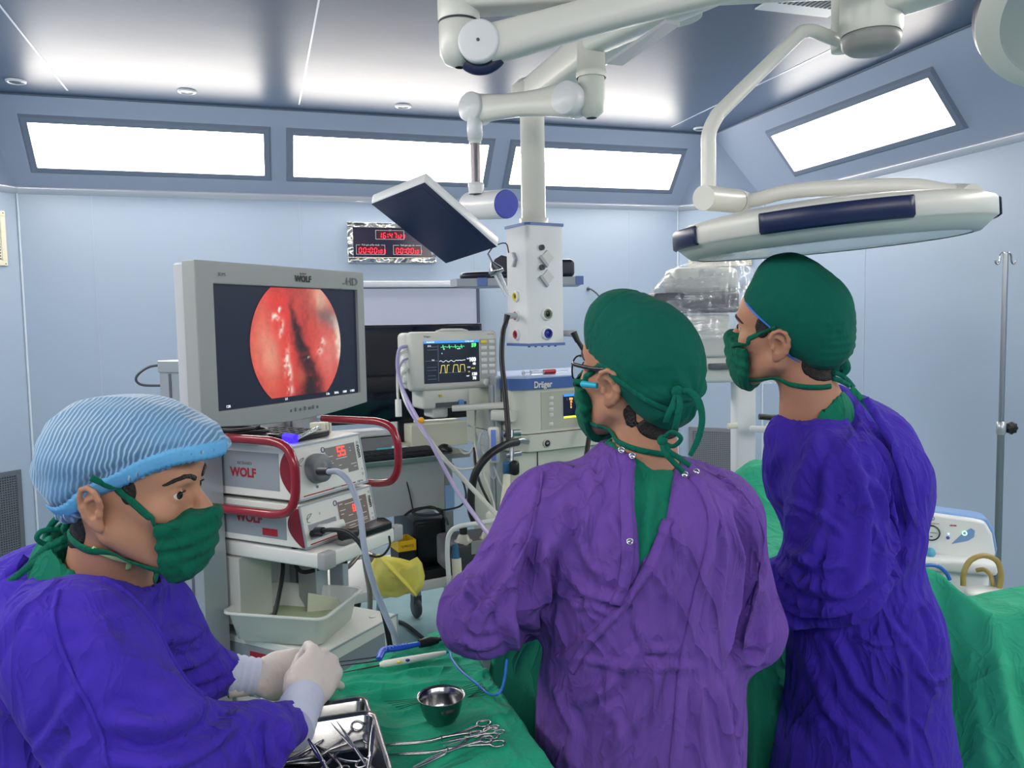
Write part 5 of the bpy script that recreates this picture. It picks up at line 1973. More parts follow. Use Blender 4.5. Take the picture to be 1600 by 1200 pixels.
build_local(m, 'control_head', M_CRM, AM, bevel=.006)
pa, pz = FD.uz(848, 672); _, pz2 = FD.uz(848, 613)
m = MB(); m.M = FD.M; m.box(pa, uR - .03, .009, .013, pz, pz2); build_local(m, 'control_panel', M_CRM2, AM)
for yy in (622, 631, 640, 648, 663):
    a, b = FD.uz(863, yy)
    m = MB(); m.M = FD.M; m.rbox(a - .013, a + .011, .004, .010, b - .008, b + .008, r=.003, seg=1); build_local(m, 'push_button', mat('button_pale', 'cfd2d0'), AM)
sa2, s0 = FD.uz(882, 651); sb2, s1 = FD.uz(912, 615)
m = MB(); m.M = FD.M; m.box(sa2, sa2 + .25, .005, .009, s0, s1); build_local(m, 'screen', mat('vent_screen', '101528', rough=.2, emit=.1, emcol='28345a'), AM)
m = MB(); m.M = FD.M; m.box(sa2, sa2 + .25, .004, .0055, s0 - .008, s0 + .001); build_local(m, 'yellow_status_bar', E('ui_yellow2', 'd6d23c', .8), AM)
m = MB(); m.M = FD.M; m.box(sa2, sa2 + .25, .0035, .0048, s1 - .008, s1 + .002); build_local(m, 'blue_status_bar', E('ui_blue', '2f7fd0', .7), AM)
for k, s in enumerate(('500', '12', '5', '0')):
    ftext(FD, s, sa2 + .040, .003, s1 - .020 - .013 * k, .013, E('ui_orange', 'e09a50', .9), AM, bold=.0008, nm='screen_text')
ftext(FD, 'S', sa2 + .018, .003, s1 - .02, .012, E('ui_dim', '6d7690'), AM, nm='screen_text')
_, z3 = FD.uz(826, 706)
m = MB(); m.M = FD.M
m.prism([(ul + .005, -.01), (uR, -.01), (uR, .48), (ul - .05, .48), (ul - .05, .05)], z3, z2 - .004)
build_local(m, 'drawer', M_CRM, AM, bevel=.008)
a, b = FD.uz(852, 692)
m = MB(); m.M = FD.M; m.use(M_CRM2).lathe([(.020, 0), (.020, .006), (.015, .008)], axis=(0, -1, 0), origin=(a, -.01, b), n=24)
m.use(mat('lock_dark', '1d2430', rough=.3)).lathe([(.015, .007), (.012, .009), (0, .009)], axis=(0, -1, 0), origin=(a, -.01, b), n=20)
build_local(m, 'drawer_lock', None, AM)
ftext(FD, 'GP', a, -.020, b, .011, M_INKW, AM)
m = MB(); m.M = FD.M
m.box(ul - .03, uR - .02, .03, .46, .15, z3 - .004); build_local(m, 'lower_cabinet', M_CRM, AM, bevel=.006)
m = MB(); m.M = FD.M; m.box(ul + .07, ul + .074, .026, .031, .3, z3 - .01); build_local(m, 'cabinet_seam', M_LINE, AM)
m = MB(); m.M = FD.M; m.box(ul - .09, ul - .06, .12, .17, .15, zt1 + .01); m.box(ul - .105, ul - .09, .13, .16, .4, zt1 - .03)
build_local(m, 'side_rail', M_ALU, AM, bevel=.004)
m = MB(); m.M = FD.M; m.box(ul - .08, uR, .0, .5, .08, .15); build_local(m, 'base', M_CRM2, AM, bevel=.01)
for u in (ul - .03, uR - .05):
    for v in (.05, .42):
        m = MB(); m.M = FD.M
        m.lathe([(0, -.015), (.035, -.015), (.04, -.008), (.04, .008), (.035, .015), (0, .015)], axis=(1, 0, 0), origin=(u, v, .041), n=20)
        build_local(m, 'caster', M_DGR, AM)
m = MB()
m.tube([at(800, 690, 3.52), at(815, 688, 3.55), at(824, 690, 3.6)], [.012, .014, .013], n=14)
m.cyl(at(790, 688, 3.52), at(802, 688, 3.52), .02, n=12)
build_local(m, 'hose_fitting', M_STL, AM)
hose('breathing_hose', 'thick black hose arching from anaesthesia machine down to absorber', 'hose',
     [at(808, 691, 3.50), at(790, 695, 3.42), at(765, 710, 3.36), at(745, 735, 3.34), at(737, 765, 3.34), at(736, 795, 3.34), at(742, 815, 3.36)], .0165, M_BLK)
# syringe on the machine
sy = thing('syringe', 'white syringe holding red fluid lying on the blue machine top', 'syringe', at(845, 583, 3.75))
sz = zt1 + .006 + .012
def onsy(px): 
    u, _ = FD.uz(px, 583, .12); return FD.w(u, .12, sz)
m = MB(); m.cyl(onsy(829), onsy(862), .011, n=14); m.cyl(onsy(817), onsy(829), .005, n=10); m.cyl(onsy(817), onsy(818), .012, n=14); m.cyl(onsy(868), onsy(887), .005, .003, n=10)
build_local(m, 'barrel', mat('clear_plastic', 'e8eef2'), sy)
m = MB(); m.cyl(onsy(849), onsy(867), .0115, n=14); build_local(m, 'red_fluid', mat('blood_red', '9c1626', rough=.2), sy)

# infusion / pressure device with blue stripe on the rail
iv = thing('infusion_controller', 'slim white and blue controller with coiled clear tubes, left of machine', 'device', at(768, 700, 3.6))
FI = Fr(at(762, 735, 3.6), -30)
m = MB(); m.M = FI.M
za_, zb_ = FI.uz(768, 724)[1], FI.uz(768, 668)[1]
m.rbox(0, .05, 0, .04, za_, zb_, r=.012); build_local(m, 'body', mat('ivory_case', 'd6d8d0', rough=.4), iv)
m = MB(); m.M = FI.M; m.box(.018, .040, -.002, .0, za_ + .012, zb_ - .010); build_local(m, 'blue_stripe', mat('stripe_blue', '6d8ce0', rough=.4), iv)
for k in range(4):
    m = MB()
    r = 0.035
    c = at(752 + k * 1.2, 700 - k * 3, 3.58)
    m.tube([c + RIGHT * (.018 * math.cos(t * .45)) + UP * (.055 * math.sin(t * .45)) for t in range(15)], .0032, n=6)
    build_local(m, 'coiled_tube', mat('clear_tube', 'aab4c0', rough=.3), iv)
m = MB(); m.tube([at(768, 728, 3.58), at(767, 742, 3.58), at(772, 748, 3.58), at(775, 740, 3.58), at(772, 728, 3.58)], .004, n=8, smooth_path=4)
m.tube([at(774, 735, 3.58), at(782, 755, 3.56), at(795, 775, 3.54)], .0035, n=8, smooth_path=4)
build_local(m, 'drain_tube', mat('clear_tube', 'aab4c0'), iv)
# clamp with blue + black knobs
kp = thing('rail_clamp', 'steel clamp with blue and black knobs on left side of anaesthesia machine', 'clamp', at(797, 700, 3.5))
m = MB(); beam(m, at(785, 678, 3.52), at(812, 676, 3.55), .03, .03); beam(m, at(788, 712, 3.5), at(812, 708, 3.55), .03, .022)
m.cyl(at(799, 672, 3.52), at(799, 722, 3.5), .010, n=12); build_local(m, 'bracket', M_STL, kp)
m = MB(); m.rbox(-.016, .016, -.02, .02, -.03, .03, r=.01)
m.v = [tuple(Vector(p) + at(792, 731, 3.48)) for p in m.v]; build_local(m, 'blue_knob', mat('teal_blue_knob', '2f6590', rough=.4), kp)
m = MB(); m.rbox(-.020, .020, -.02, .02, -.032, .032, r=.015)
m.v = [tuple(Vector(p) + at(804, 731, 3.46)) for p in m.v]; build_local(m, 'black_knob', M_BLK, kp)
bt = thing('corrugated_tube', 'short cream corrugated breathing tube below the blue and black knobs', 'tube', at(790, 770, 3.45))
m = MB()
pts, rad = [], []
A_, B_ = at(793, 742, 3.46), at(786, 800, 3.4)
for k in range(40):
    pts.append(A_ + (B_ - A_) * k / 39); rad.append(.015 + (.003 if k % 2 else 0))
m.tube(pts, rad, n=16); build_local(m, 'tube_body', mat('cream_tube', 'd8d8c4', rough=.4), bt)

# absorber unit with white loop frame
ab = thing('absorber_unit', 'breathing absorber block with clear domes and white loop frame', 'medical device', at(735, 860, 3.35))
FA = Fr(at(735, 870, 3.35), 5)
a0, zA = FA.uz(706, 880); a1, zB = FA.uz(800, 815)
m = MB(); m.M = FA.M
m.rbox(a0, a0 + .30, .0, .22, zA - .06, FA.uz(720, 850)[1], r=.015)
build_local(m, 'valve_block', mat('graphite_block', '3b3e44', rough=.4), ab)
m = MB(); m.M = FA.M
m.box(FA.uz(736, 850)[0], FA.uz(790, 850)[0], -.004, 0, FA.uz(736, 866)[1], FA.uz(736, 846)[1]); build_local(m, 'grey_plate', mat('plate_grey', '8b8e90', rough=.4), ab)
for px, py, r in ((724, 847, .036), (761, 842, .032)):
    c = FA.uz(px, py, .04)
    m = MB(); m.M = FA.M
    m.lathe([(r * 1.0, -.012), (r * 1.05, -.006), (r * 1.05, .008), (r * .8, .012), (r * .6, .03), (r * .3, .038), (0, .038)], origin=(c[0], .04, c[1]), n=26)
    build_local(m, 'clear_dome', mat('dome_clear', 'cfcfc4', rough=.15, trans=.35), ab)
c = FA.uz(724, 833, .04)
m = MB(); m.M = FA.M; m.lathe([(.016, .0), (.017, .03), (.015, .034), (0, .034)], origin=(c[0], .04, c[1] - .01), n=20); build_local(m, 'black_cap', M_BLK, ab)
c = FA.uz(770, 815, .12)
m = MB(); m.M = FA.M; m.lathe([(.030, -.03), (.032, 0), (.028, .01), (.03, .035), (.02, .045), (0, .045)], origin=(c[0], .12, c[1]), n=24); build_local(m, 'white_canister', mat('canister_white', 'd5d7cc', rough=.4), ab)
m = MB()
m.tube([at(703, 935, 3.32), at(701, 900, 3.32), at(699, 860, 3.32), at(702, 835, 3.32), at(716, 823, 3.32), at(745, 818, 3.34), at(780, 812, 3.38)], .010, n=14, smooth_path=6)
build_local(m, 'loop_frame', M_WH2, ab)
m = MB(); m.cyl(at(711, 850, 3.33), at(712, 872, 3.33), .012, .018, n=16); build_local(m, 'blue_connector', mat('teal_blue_knob', '2f6590'), ab)
m = MB(); m.tube([at(713, 872, 3.33), at(714, 890, 3.33), at(715, 910, 3.33)], .020, n=14); build_local(m, 'corrugated_outlet', mat('cream_tube', 'd8d8c4'), ab)
fbox(FA, 'column', M_ALU, ab, a0 + .1, a0 + .16, .1, .16, 0, zA - .06)
# assorted leads between
for (lb, pts, r, mt) in (
    ('thin black lead curving down below steel worktop corner', [(707, 725, 3.9), (722, 750, 3.85), (728, 775, 3.8), (720, 790, 3.8), (700, 796, 3.85), (684, 797, 3.9)], .0045, M_BLK),
    ('black lead with inline plug hanging left of infusion controller', [(741, 700, 3.75), (743, 725, 3.7), (750, 755, 3.68), (764, 785, 3.66), (768, 800, 3.64)], .006, M_BLK),
    ('pale lead hanging straight beside black lead, left of infusion controller', [(743, 640, 3.8), (742, 690, 3.75), (752, 730, 3.7), (770, 780, 3.66), (775, 812, 3.62)], .005, M_PGR),
    ('pale looping lead under the white module box', [(700, 722, 3.9), (716, 732, 3.85), (735, 732, 3.82), (750, 728, 3.8)], .005, M_PGR),
    ('grey lead dropping from module box right side', [(733, 662, 4.0), (741, 670, 3.95), (743, 690, 3.92), (735, 706, 3.9), (725, 708, 3.9), (718, 700, 3.9)], .006, M_PGR),
    ('thin black lead before steel backing panel', [(634, 748, 3.9), (640, 770, 3.9), (645, 795, 3.92)], .003, M_BLK),
    ('black cable coil lying on computer tower', [(632, 806, 3.88), (645, 797, 3.9), (668, 793, 3.92), (690, 797, 3.9), (688, 803, 3.86), (660, 805, 3.86), (645, 800, 3.88), (675, 792, 3.92), (695, 808, 3.86), (700, 820, 3.84)], .006, M_BLK)):
    hose('cable_run', lb, 'cable', [at(*p) for p in pts], r, mt)
m = MB(); 

# ---- computer tower, yellow box ---------------------------------------------------------
pcF = Fr(at(650, 897, 4.02), 8)
a, zb_ = pcF.uz(650, 897); b, zt_ = pcF.uz(697, 808)
pc = thing('computer_tower', 'black computer tower standing on lower platform of steel workstation', 'computer', pcF.w(a, 0, zp))
m = MB(); m.M = pcF.M; m.rbox(a - .005, b, 0, .34, zp + .045 if False else zp, zt_, r=.012); build_local(m, 'case', mat('computer_black', '161a22', rough=.35), pc)
m = MB(); m.M = pcF.M; m.rbox(a + .006, b - .03, -.008, .004, zp + .03, zt_ - .02, r=.006); build_local(m, 'front_panel', mat('computer_front', '0e1219', rough=.28), pc)
c = pcF.uz(681, 887)
m = MB(); m.M = pcF.M; m.box(c[0] - .010, c[0] + .010, -.0095, -.008, c[1] - .010, c[1] + .010); build_local(m, 'white_badge', M_INKW, pc)
yF = Fr(at(620, 880, 3.9), 10)
a, z1_ = yF.uz(623, 866); b, z2_ = yF.uz(650, 847)
yb = thing('yellow_box', 'open black box with yellow rim and upside down lettering before computer tower', 'box', yF.w(a, 0, zp))
zr_ = yF.uz(636, 845)[1]
m = MB(); m.M = yF.M
w_, t_ = b - a, .006
for bb in ((a, b, 0, t_), (a, b, .12 - t_, .12), (a, a + t_, 0, .12), (b - t_, b, 0, .12)):
    m.box(bb[0], bb[1], bb[2], bb[3], zp + .002, zr_ - .05)
m.box(a, b, 0, .12, zp, zp + .008)
build_local(m, 'black_body', mat('carton_black', '15151a', rough=.5), yb)
m = MB(); m.M = yF.M
for bb in ((a, b, -.001, t_), (a, b, .12 - t_, .121), (a - .001, a + t_, 0, .12), (b - t_, b + .001, 0, .12)):
    m.box(bb[0], bb[1], bb[2], bb[3], zr_ - .05, zr_)
build_local(m, 'yellow_rim', mat('carton_yellow', 'e2b614', rough=.45), yb)
p = yF.w((a + b) / 2, -.002, zr_ - .026) - yb.location
text('Exmark', face_M(p, -yF.e1, (0, 0, -1)), .020, mat('yellow_box_print', '8a6a10', rough=.5), 'lettering', yb, extrude=.0003)

# ---- yellow waste bag hanging on a tubular stand -------------------------------------------
bg = thing('yellow_waste_bag', 'translucent yellow bag with blue rubbish hanging beside trolley shelf', 'bag', at(600, 870, 3.3))
DBg = 3.3
outl = [(588, 866), (600, 868), (625, 872), (640, 876), (652, 870), (660, 880), (664, 900), (662, 915), (650, 933), (640, 926), (620, 934), (600, 932), (582, 926), (577, 900), (580, 880)]
cen = (618, 902)
rows = []
K = 9
for i in range(K + 1):
    t = i / K
    row = []
    for k, (x, y) in enumerate(outl):
        xx, yy = cen[0] + (x - cen[0]) * math.sin(t * math.pi / 2), cen[1] + (y - cen[1]) * math.sin(t * math.pi / 2)
        row.append((xx, yy))
    rows.append(row)
m = MB()
for sgn in (-1, 1):
    g = []
    for i in range(K + 1):
        t = i / K
        dep = .06 * math.cos(t * math.pi / 2)
        r_ = []
        for k in range(len(outl) + 1):
            x, y = rows[i][k % len(outl)]
            cr = .010 * math.sin(k * 2.4 + i * .7) * math.sin(t * math.pi) + .007 * math.sin(k * 5.1 - i * 1.9)
            r_.append(tuple(at(x, y, DBg + sgn * (dep + cr))))
        g.append(r_)
    m.sheet(g)
m.tube([at(590, 866, 3.25), at(604, 880, 3.235), at(628, 905, 3.225), at(650, 930, 3.25)], [.006, .012, .013, .006], n=8, flat=.5, smooth_path=4)
build_local(m, 'bag_film', mat('yellow_film', 'fff272', rough=.35, alpha=.72, bump=(30, .4, .01)), bg)
m = MB()
c = at(612, 905, DBg + .0)
m.sphere((0, 0, 0), .05, sc=(1.25, .55, .95)); m.v = [tuple(Vector(p) + c) for p in m.v]
c2 = at(646, 895, DBg)
k0 = len(m.v)
m.sphere((0, 0, 0), .03, sc=(1, .5, 1.1)); m.v = m.v[:k0] + [tuple(Vector(p) + c2) for p in m.v[k0:]]
build_local(m, 'blue_contents', mat('blue_waste', '5c8fb8', rough=.7), bg)
st = thing('tubular_stand', 'bent steel tube stand with casters behind the endoscopy trolley', 'stand', at(575, 950, 3.5))
m = MB()
m.tube([at(528, 893, 3.4), at(545, 885, 3.45), at(560, 868, 3.5), at(566, 862, 3.5)], .010, n=12, smooth_path=4)
m.tube([at(568, 862, 3.42), at(572, 890, 3.42), at(578, 930, 3.42), at(577, 985, 3.42), at(576, 1010, 3.42)], .011, n=12, smooth_path=4)
m.tube([at(533, 885, 3.5), at(540, 915, 3.5), at(542, 945, 3.5)], .009, n=10)
m.cyl(at(583, 866, 3.38), at(583, 878, 3.38), .016, n=12)
m.tube([at(568, 862, 3.42), at(583, 868, 3.38)], .010, n=10)
build_local(m, 'bent_tube', mat('aged_steel_tube', '9a938c', rough=.3, metal=.8), st)
for (x, y, d_) in ((555, 912, 4.6), (588, 1000, 3.9)):
    m = MB(); c = at(x, y, d_)
    m.lathe([(0, -.012), (.045, -.012), (.052, -.006), (.052, .006), (.045, .012), (0, .012)], axis=(.9, .3, 0), origin=(c.x, c.y, .053), n=24)
    m.rbox(-.02, .02, -.02, .02, .06, .14, r=.006)
    kk = len(m.v)
    build_local(MB().lathe([(0, -.012), (.045, -.012), (.052, -.006), (.052, .006), (.045, .012), (0, .012)], axis=(.9, .3, 0), origin=(c.x, c.y, .053), n=24), 'caster', M_BLK, st)
    build_local(MB().cyl((c.x, c.y, .06), (c.x + .02, c.y, .30), .012, n=12), 'caster_stem', M_STL, st)
hose('floor_cable', 'black cable lying on floor right of trolley', 'cable',
     [on_z(612, 968, .012), on_z(632, 975, .012), on_z(650, 988, .012), on_z(668, 1004, .012), on_z(690, 1030, .012)], .010, M_BLK)

# ---- plastic covered machine (microscope on a white column) -------------------------------
FM = Fr(at(1100, 560, 4.3), -10)
mc = thing('covered_microscope', 'operating microscope under wrinkled clear plastic cover, on white column', 'microscope', FM.w(.1, .2, 0))
M_BAND = mat('graphite_grey_band', '555a63', rough=.5)
M_PALE = mat('pale_grey_case', 'c8ccc9', rough=.45)
a, z1_ = FM.uz(1020, 490); b, z2_ = FM.uz(1165, 455)
m = MB(); m.M = FM.M; m.rbox(a + .015, b - .02, .02, .30, z1_, z2_, r=.02); build_local(m, 'head_band', M_BAND, mc)
a2, z3_ = FM.uz(1060, 425); b2, _ = FM.uz(1165, 425)
m = MB(); m.M = FM.M; m.rbox(a2, b2, .06, .28, z2_ - .01, z3_ + .03, r=.04); build_local(m, 'upper_case', M_PALE, mc)
a3, z5 = FM.uz(1080, 560); b3, z6 = FM.uz(1146, 490)
m = MB(); m.M = FM.M; m.rbox(a3 - .02, b3, .03, .28, z5, z6, r=.02); m.rbox(a3 + .01, b3 + .05, .05, .25, FM.uz(1100, 600)[1], z5 + .01, r=.02); build_local(m, 'lower_case', M_PALE, mc)
a4, z7 = FM.uz(1112, 578); b4, z8 = FM.uz(1140, 568)
m = MB(); m.M = FM.M; m.rbox(a4, b4 + .03, .02, .2, z7, z8, r=.005); build_local(m, 'dark_joint', M_BAND, mc)
a5, _ = FM.uz(1151, 700, .08); b5, _ = FM.uz(1182, 700, .08)
m = MB(); m.M = FM.M; m.rbox(a5, b5, .08, .18, .12, FM.uz(1165, 560, .08)[1], r=.015); build_local(m, 'white_column', M_WH2, mc)
m = MB(); m.M = FM.M; m.rbox(a5 - .2, b5 + .2, -.1, .35, .05, .14, r=.02); build_local(m, 'base', M_WH2, mc)
for (u, v) in ((a5 - .16, -.06), (b5 + .16, -.06), (a5 - .16, .3), (b5 + .16, .3)):
    m = MB(); m.M = FM.M; m.lathe([(0, -.012), (.022, -.012), (.025, -.006), (.025, .006), (.022, .012), (0, .012)], axis=(1, 0, 0), origin=(u, v, .025), n=18); build_local(m, 'caster', M_DGR, mc)
m = MB()
m.tube([at(1174, 670, 4.3), at(1200, 671, 4.2)], .017, n=14); m.tube([at(1200, 671, 4.2), at(1206, 664, 4.2), at(1225, 656, 4.22), at(1245, 652, 4.26)], [.02, .022, .02, .018], n=14, smooth_path=3)
build_local(m, 'white_handle', M_WH2, mc)
m = MB(); m.tube([at(1137, 666, 4.35), at(1152, 665, 4.35)], .016, n=12); build_local(m, 'rear_handle', mat('ivory_plastic', 'd9dac8'), mc)
m = MB(); m.tube([at(1186, 651, 4.35), at(1215, 653, 4.35), at(1250, 656, 4.35)], .016, n=12); build_local(m, 'black_grip', M_BLK, mc)
# cover: draped film over the head, built as a wrinkled hull
top = [(1002, 560), (1008, 480), (1018, 455), (1045, 425), (1075, 410), (1110, 402), (1135, 396), (1150, 399), (1170, 415), (1190, 440), (1205, 470), (1215, 520), (1212, 600)]
g = []
NR = 26
rng = random.Random(4)
P_, _r = catmull([Vector((x, y, 0)) for x, y in top], 5)
for j in range(NR + 1):
    t = j / NR                      # 0 front hem .. 1 back hem, wrapping over the ridge
    row = []
    for k, p in enumerate(P_):
        ph = math.pi * t
        cx_, cy_ = 1110, 520
        f = math.sin(ph) ** .55 if 0 < t < 1 else 0
        x = cx_ + (p.x - cx_) * (.80 + .20 * f)
        y = 470 + (p.y - 470) * (f if p.y < 470 else 1) + (1 - f) * 60 * (1 if p.y < 470 else 0)
        dep = 4.22 + .42 * t + .012 * math.sin(k * .9 + j * 1.3) + .010 * math.sin(k * 2.3 - j * .7)
        row.append(tuple(at(x + 1.2 * math.sin(j * 2.1 + k), y, dep)))
    g.append(row)
m = MB(); m.sheet(g)
cv_ = build_local(m, 'plastic_cover', None, mc)
mp = bpy.data.materials.new('crinkled_film'); mp.use_nodes = True
nt = mp.node_tree; nt.nodes.clear()
out = nt.nodes.new('ShaderNodeOutputMaterial'); tr = nt.nodes.new('ShaderNodeBsdfTransparent'); gl = nt.nodes.new('ShaderNodeBsdfGlossy'); df = nt.nodes.new('ShaderNodeBsdfDiffuse')
mx1 = nt.nodes.new('ShaderNodeMixShader'); mx2 = nt.nodes.new('ShaderNodeMixShader'); tc = nt.nodes.new('ShaderNodeTexCoord'); mpg = nt.nodes.new('ShaderNodeMapping')
nz = nt.nodes.new('ShaderNodeTexNoise'); rp = nt.nodes.new('ShaderNodeMapRange'); bp = nt.nodes.new('ShaderNodeBump')
mpg.inputs['Rotation'].default_value = (0, .9, 0); mpg.inputs['Scale'].default_value = (5, 5, 22)
nz.inputs['Scale'].default_value = 1.0; nz.inputs['Detail'].default_value = 3; nz.inputs['Distortion'].default_value = .6
rp.inputs['From Min'].default_value = .42; rp.inputs['From Max'].default_value = .72; rp.inputs['To Min'].default_value = .14; rp.inputs['To Max'].default_value = .62
nt.links.new(tc.outputs['Object'], mpg.inputs['Vector']); nt.links.new(mpg.outputs['Vector'], nz.inputs['Vector']); nt.links.new(nz.outputs['Fac'], rp.inputs['Value'])
nt.links.new(nz.outputs['Fac'], bp.inputs['Height']); bp.inputs['Distance'].default_value = .02; bp.inputs['Strength'].default_value = 1.0
gl.inputs['Roughness'].default_value = .25; df.inputs['Color'].default_value = (.85, .9, .95, 1)
nt.links.new(bp.outputs['Normal'], gl.inputs['Normal']); nt.links.new(bp.outputs['Normal'], df.inputs['Normal'])
mx2.inputs[0].default_value = .45
nt.links.new(df.outputs[0], mx2.inputs[1]); nt.links.new(gl.outputs[0], mx2.inputs[2])
nt.links.new(rp.outputs['Result'], mx1.inputs[0]); nt.links.new(tr.outputs[0], mx1.inputs[1]); nt.links.new(mx2.outputs[0], mx1.inputs[2])
nt.links.new(mx1.outputs[0], out.inputs['Surface'])
cv_.data.materials.clear(); cv_.data.materials.append(mp)

# ---- drip pole, right -------------------------------------------------------------------
pt = at(1571.5, 396, 3.0)
ip = thing('drip_pole', 'tall steel drip pole with twin hooks and black clamp knob', 'drip stand', (pt.x, pt.y, 0))
zc_ = at(1562, 672, 3.0).z
m = MB().cyl((0, 0, zc_), (0, 0, pt.z), .0095, n=20); m.build('upper_rod', M_STL, ip)
m = MB().cyl((0, 0, .10), (0, 0, zc_), .0125, n=20); m.build('lower_tube', mat('grey_green_tube', '7d8b8f', rough=.35, metal=.7), ip)
m = MB().lathe([(.0135, -.024), (.0165, -.02), (.0165, .022), (.012, .026)], origin=(0, 0, zc_), n=24); m.build('collar', M_ALU, ip)
m = MB()
kd = (RIGHT * 1).normalized(); kd.z = 0
prof = []
kc_ = Vector((0, 0, zc_)) + kd * .038
ring_ = []
ax_ = -Vector((FWD.x, FWD.y, 0)).normalized()
sx_, sy_ = ax_.orthogonal().normalized(), ax_.cross(ax_.orthogonal().normalized())
rings = []
for h_, s_ in ((-.012, .7), (-.006, 1), (.006, 1), (.012, .7), (.013, .1)):
    rings.append([tuple(kc_ + ax_ * h_ + (sx_ * math.cos(2 * math.pi * k / 32) + sy_ * math.sin(2 * math.pi * k / 32)) * s_ * (.022 + .002 * math.cos(8 * 2 * math.pi * k / 32))) for k in range(32)])
m.loft(rings)
m.cyl(Vector((0, 0, zc_)) + kd * .012, kc_, .006, n=10); m.build('clamp_knob', M_BLK, ip)
for s in (-1, 1):
    m = MB(); t_ = kd * s
    z0_ = pt.z
    m.tube([Vector((0, 0, z0_)) + t_ * .004, Vector((0, 0, z0_ + .002)) + t_ * .012, Vector((0, 0, z0_ - .008)) + t_ * .020, Vector((0, 0, z0_ - .028)) + t_ * .022, Vector((0, 0, z0_ - .038)) + t_ * .028,
            Vector((0, 0, z0_ - .034)) + t_ * .036, Vector((0, 0, z0_ - .024)) + t_ * .037], .0035, n=8, smooth_path=4)
    m.build('hook', M_CHR, ip)
for k in range(5):
    an = 2 * math.pi * k / 5
    m = MB().tube([(0, 0, .11), (.12 * math.cos(an), .12 * math.sin(an), .09), (.27 * math.cos(an), .27 * math.sin(an), .06)], .012, n=10)
    m.cyl((.27 * math.cos(an), .27 * math.sin(an), .0), (.27 * math.cos(an), .27 * math.sin(an), .06), .02, n=12)
    m.build('foot', M_STL, ip)

# ---- suction pump ---------------------------------------------------------------------------
FS = Fr(at(1500, 880, 2.75), -38)
sp = thing('suction_pump', 'white suction pump with dial gauge and blue shield panel, right edge', 'suction pump', FS.w(-.05, .1, 0))
M_SPW = mat('pump_white', 'e2e5e6', rough=.3)
uR_, _ = FS.uz(1556, 860); uT, zT = FS.uz(1450, 802); _, zM = FS.uz(1500, 874)
_, zBk = FS.uz(1540, 820)
uL_ = uR_ - .36
m = MB(); m.M = FS.M
prof = [(uL_, zM), (uR_ - .004, zM), (uR_, zM + .03)]
u9, z9 = FS.uz(1551, 835); prof.append((u9, z9)); u9, z9 = FS.uz(1540, 816); prof.append((u9, z9)); u9, z9 = FS.uz(1522, 812); prof.append((u9, z9))
prof += [(uT, zT), (uL_, zT)]
n = len(prof)
vs = [(a, .0, b) for a, b in prof] + [(a, .12, b - .004) for a, b in prof]
m.add(vs, [tuple(range(n)), tuple(range(2 * n - 1, n - 1, -1))] + [(i, i + n, (i + 1) % n + n, (i + 1) % n) for i in range(n)])
build_local(m, 'head_panel', M_SPW, sp, bevel=.010, seg=3)
m = MB(); m.M = FS.M
vs = [(a + (.010 if a > uL_ + .1 else 0), .03, b + .006) for a, b in prof] + [(a + (.010 if a > uL_ + .1 else 0), .125, b + .004) for a, b in prof]
m.add(vs, [tuple(range(n)), tuple(range(2 * n - 1, n - 1, -1))] + [(i, i + n, (i + 1) % n + n, (i + 1) % n) for i in range(n)])
build_local(m, 'blue_back_shell', mat('pump_blue_shell', '7fa3d6', rough=.35), sp, bevel=.006)
m = MB(); m.M = FS.M; m.rbox(uL_, uR_ - .004, -.07, .12, zM - .03, zM + .012, r=.012); m.rbox(uL_ + .02, uR_ - .02, -.03, .10, .12, zM - .02, r=.02)
build_local(m, 'body', M_SPW, sp)
m = MB(); m.M = FS.M; m.rbox(uL_ - .02, uR_ + .02, -.12, .16, .06, .13, r=.02); build_local(m, 'base', M_SPW, sp)
for (u, v) in ((uL_, -.09), (uR_, -.09), (uL_, .13), (uR_, .13)):
    m = MB(); m.M = FS.M; m.lathe([(0, -.012), (.027, -.012), (.03, -.006), (.03, .006), (.027, .012), (0, .012)], axis=(1, 0, 0), origin=(u, v, .03), n=18); build_local(m, 'caster', M_DGR, sp)
g_ = FS.uz(1455, 832)
m = MB(); m.M = FS.M
m.use(mat('gauge_ring', '20222a', rough=.35)).lathe([(.024, 0), (.027, .003), (.027, .008), (.023, .009)], axis=(0, -1, 0), origin=(g_[0], 0, g_[1]), n=32)
m.use(mat('gauge_face', 'dfe3e2', rough=.3)).lathe([(.0235, .004), (0, .004)], axis=(0, -1, 0), origin=(g_[0], 0, g_[1]), n=32)
build_local(m, 'pressure_gauge', None, sp)
m = MB(); m.M = FS.M; m.box(g_[0] - .004, g_[0] + .018, -.006, -.005, g_[1] - .0005, g_[1] + .001); m.box(g_[0] - .004, g_[0] + .004, -.006, -.005, g_[1] - .014, g_[1] - .011); build_local(m, 'needle', M_INKK, sp)
b_ = FS.uz(1481, 840)
m = MB(); m.M = FS.M; m.lathe([(.0055, 0), (.0055, .004), (0, .005)], axis=(0, -1, 0), origin=(b_[0], 0, b_[1]), n=18); build_local(m, 'blue_button', mat('button_blue', '4a62a8', rough=.4), sp)
b2_ = FS.uz(1482, 834)
m = MB(); m.M = FS.M; m.lathe([(.002, 0), (.002, .003), (0, .0035)], axis=(0, -1, 0), origin=(b2_[0], 0, b2_[1]), n=12); build_local(m, 'indicator_light', E('pilot_blue', 'a8c8ff', 2), sp)
pts = [FS.uz(*q) for q in ((1486, 850), (1505, 832), (1517, 825), (1523, 829), (1522, 839), (1512, 845))]
m = MB(); m.M = FS.M; m.add([(a, -.0015, b) for a, b in pts], [tuple(range(len(pts)))]); build_local(m, 'blue_shield_panel', mat('shield_blue', '7a9ccc', rough=.35), sp)
b3_ = FS.uz(1507, 833)
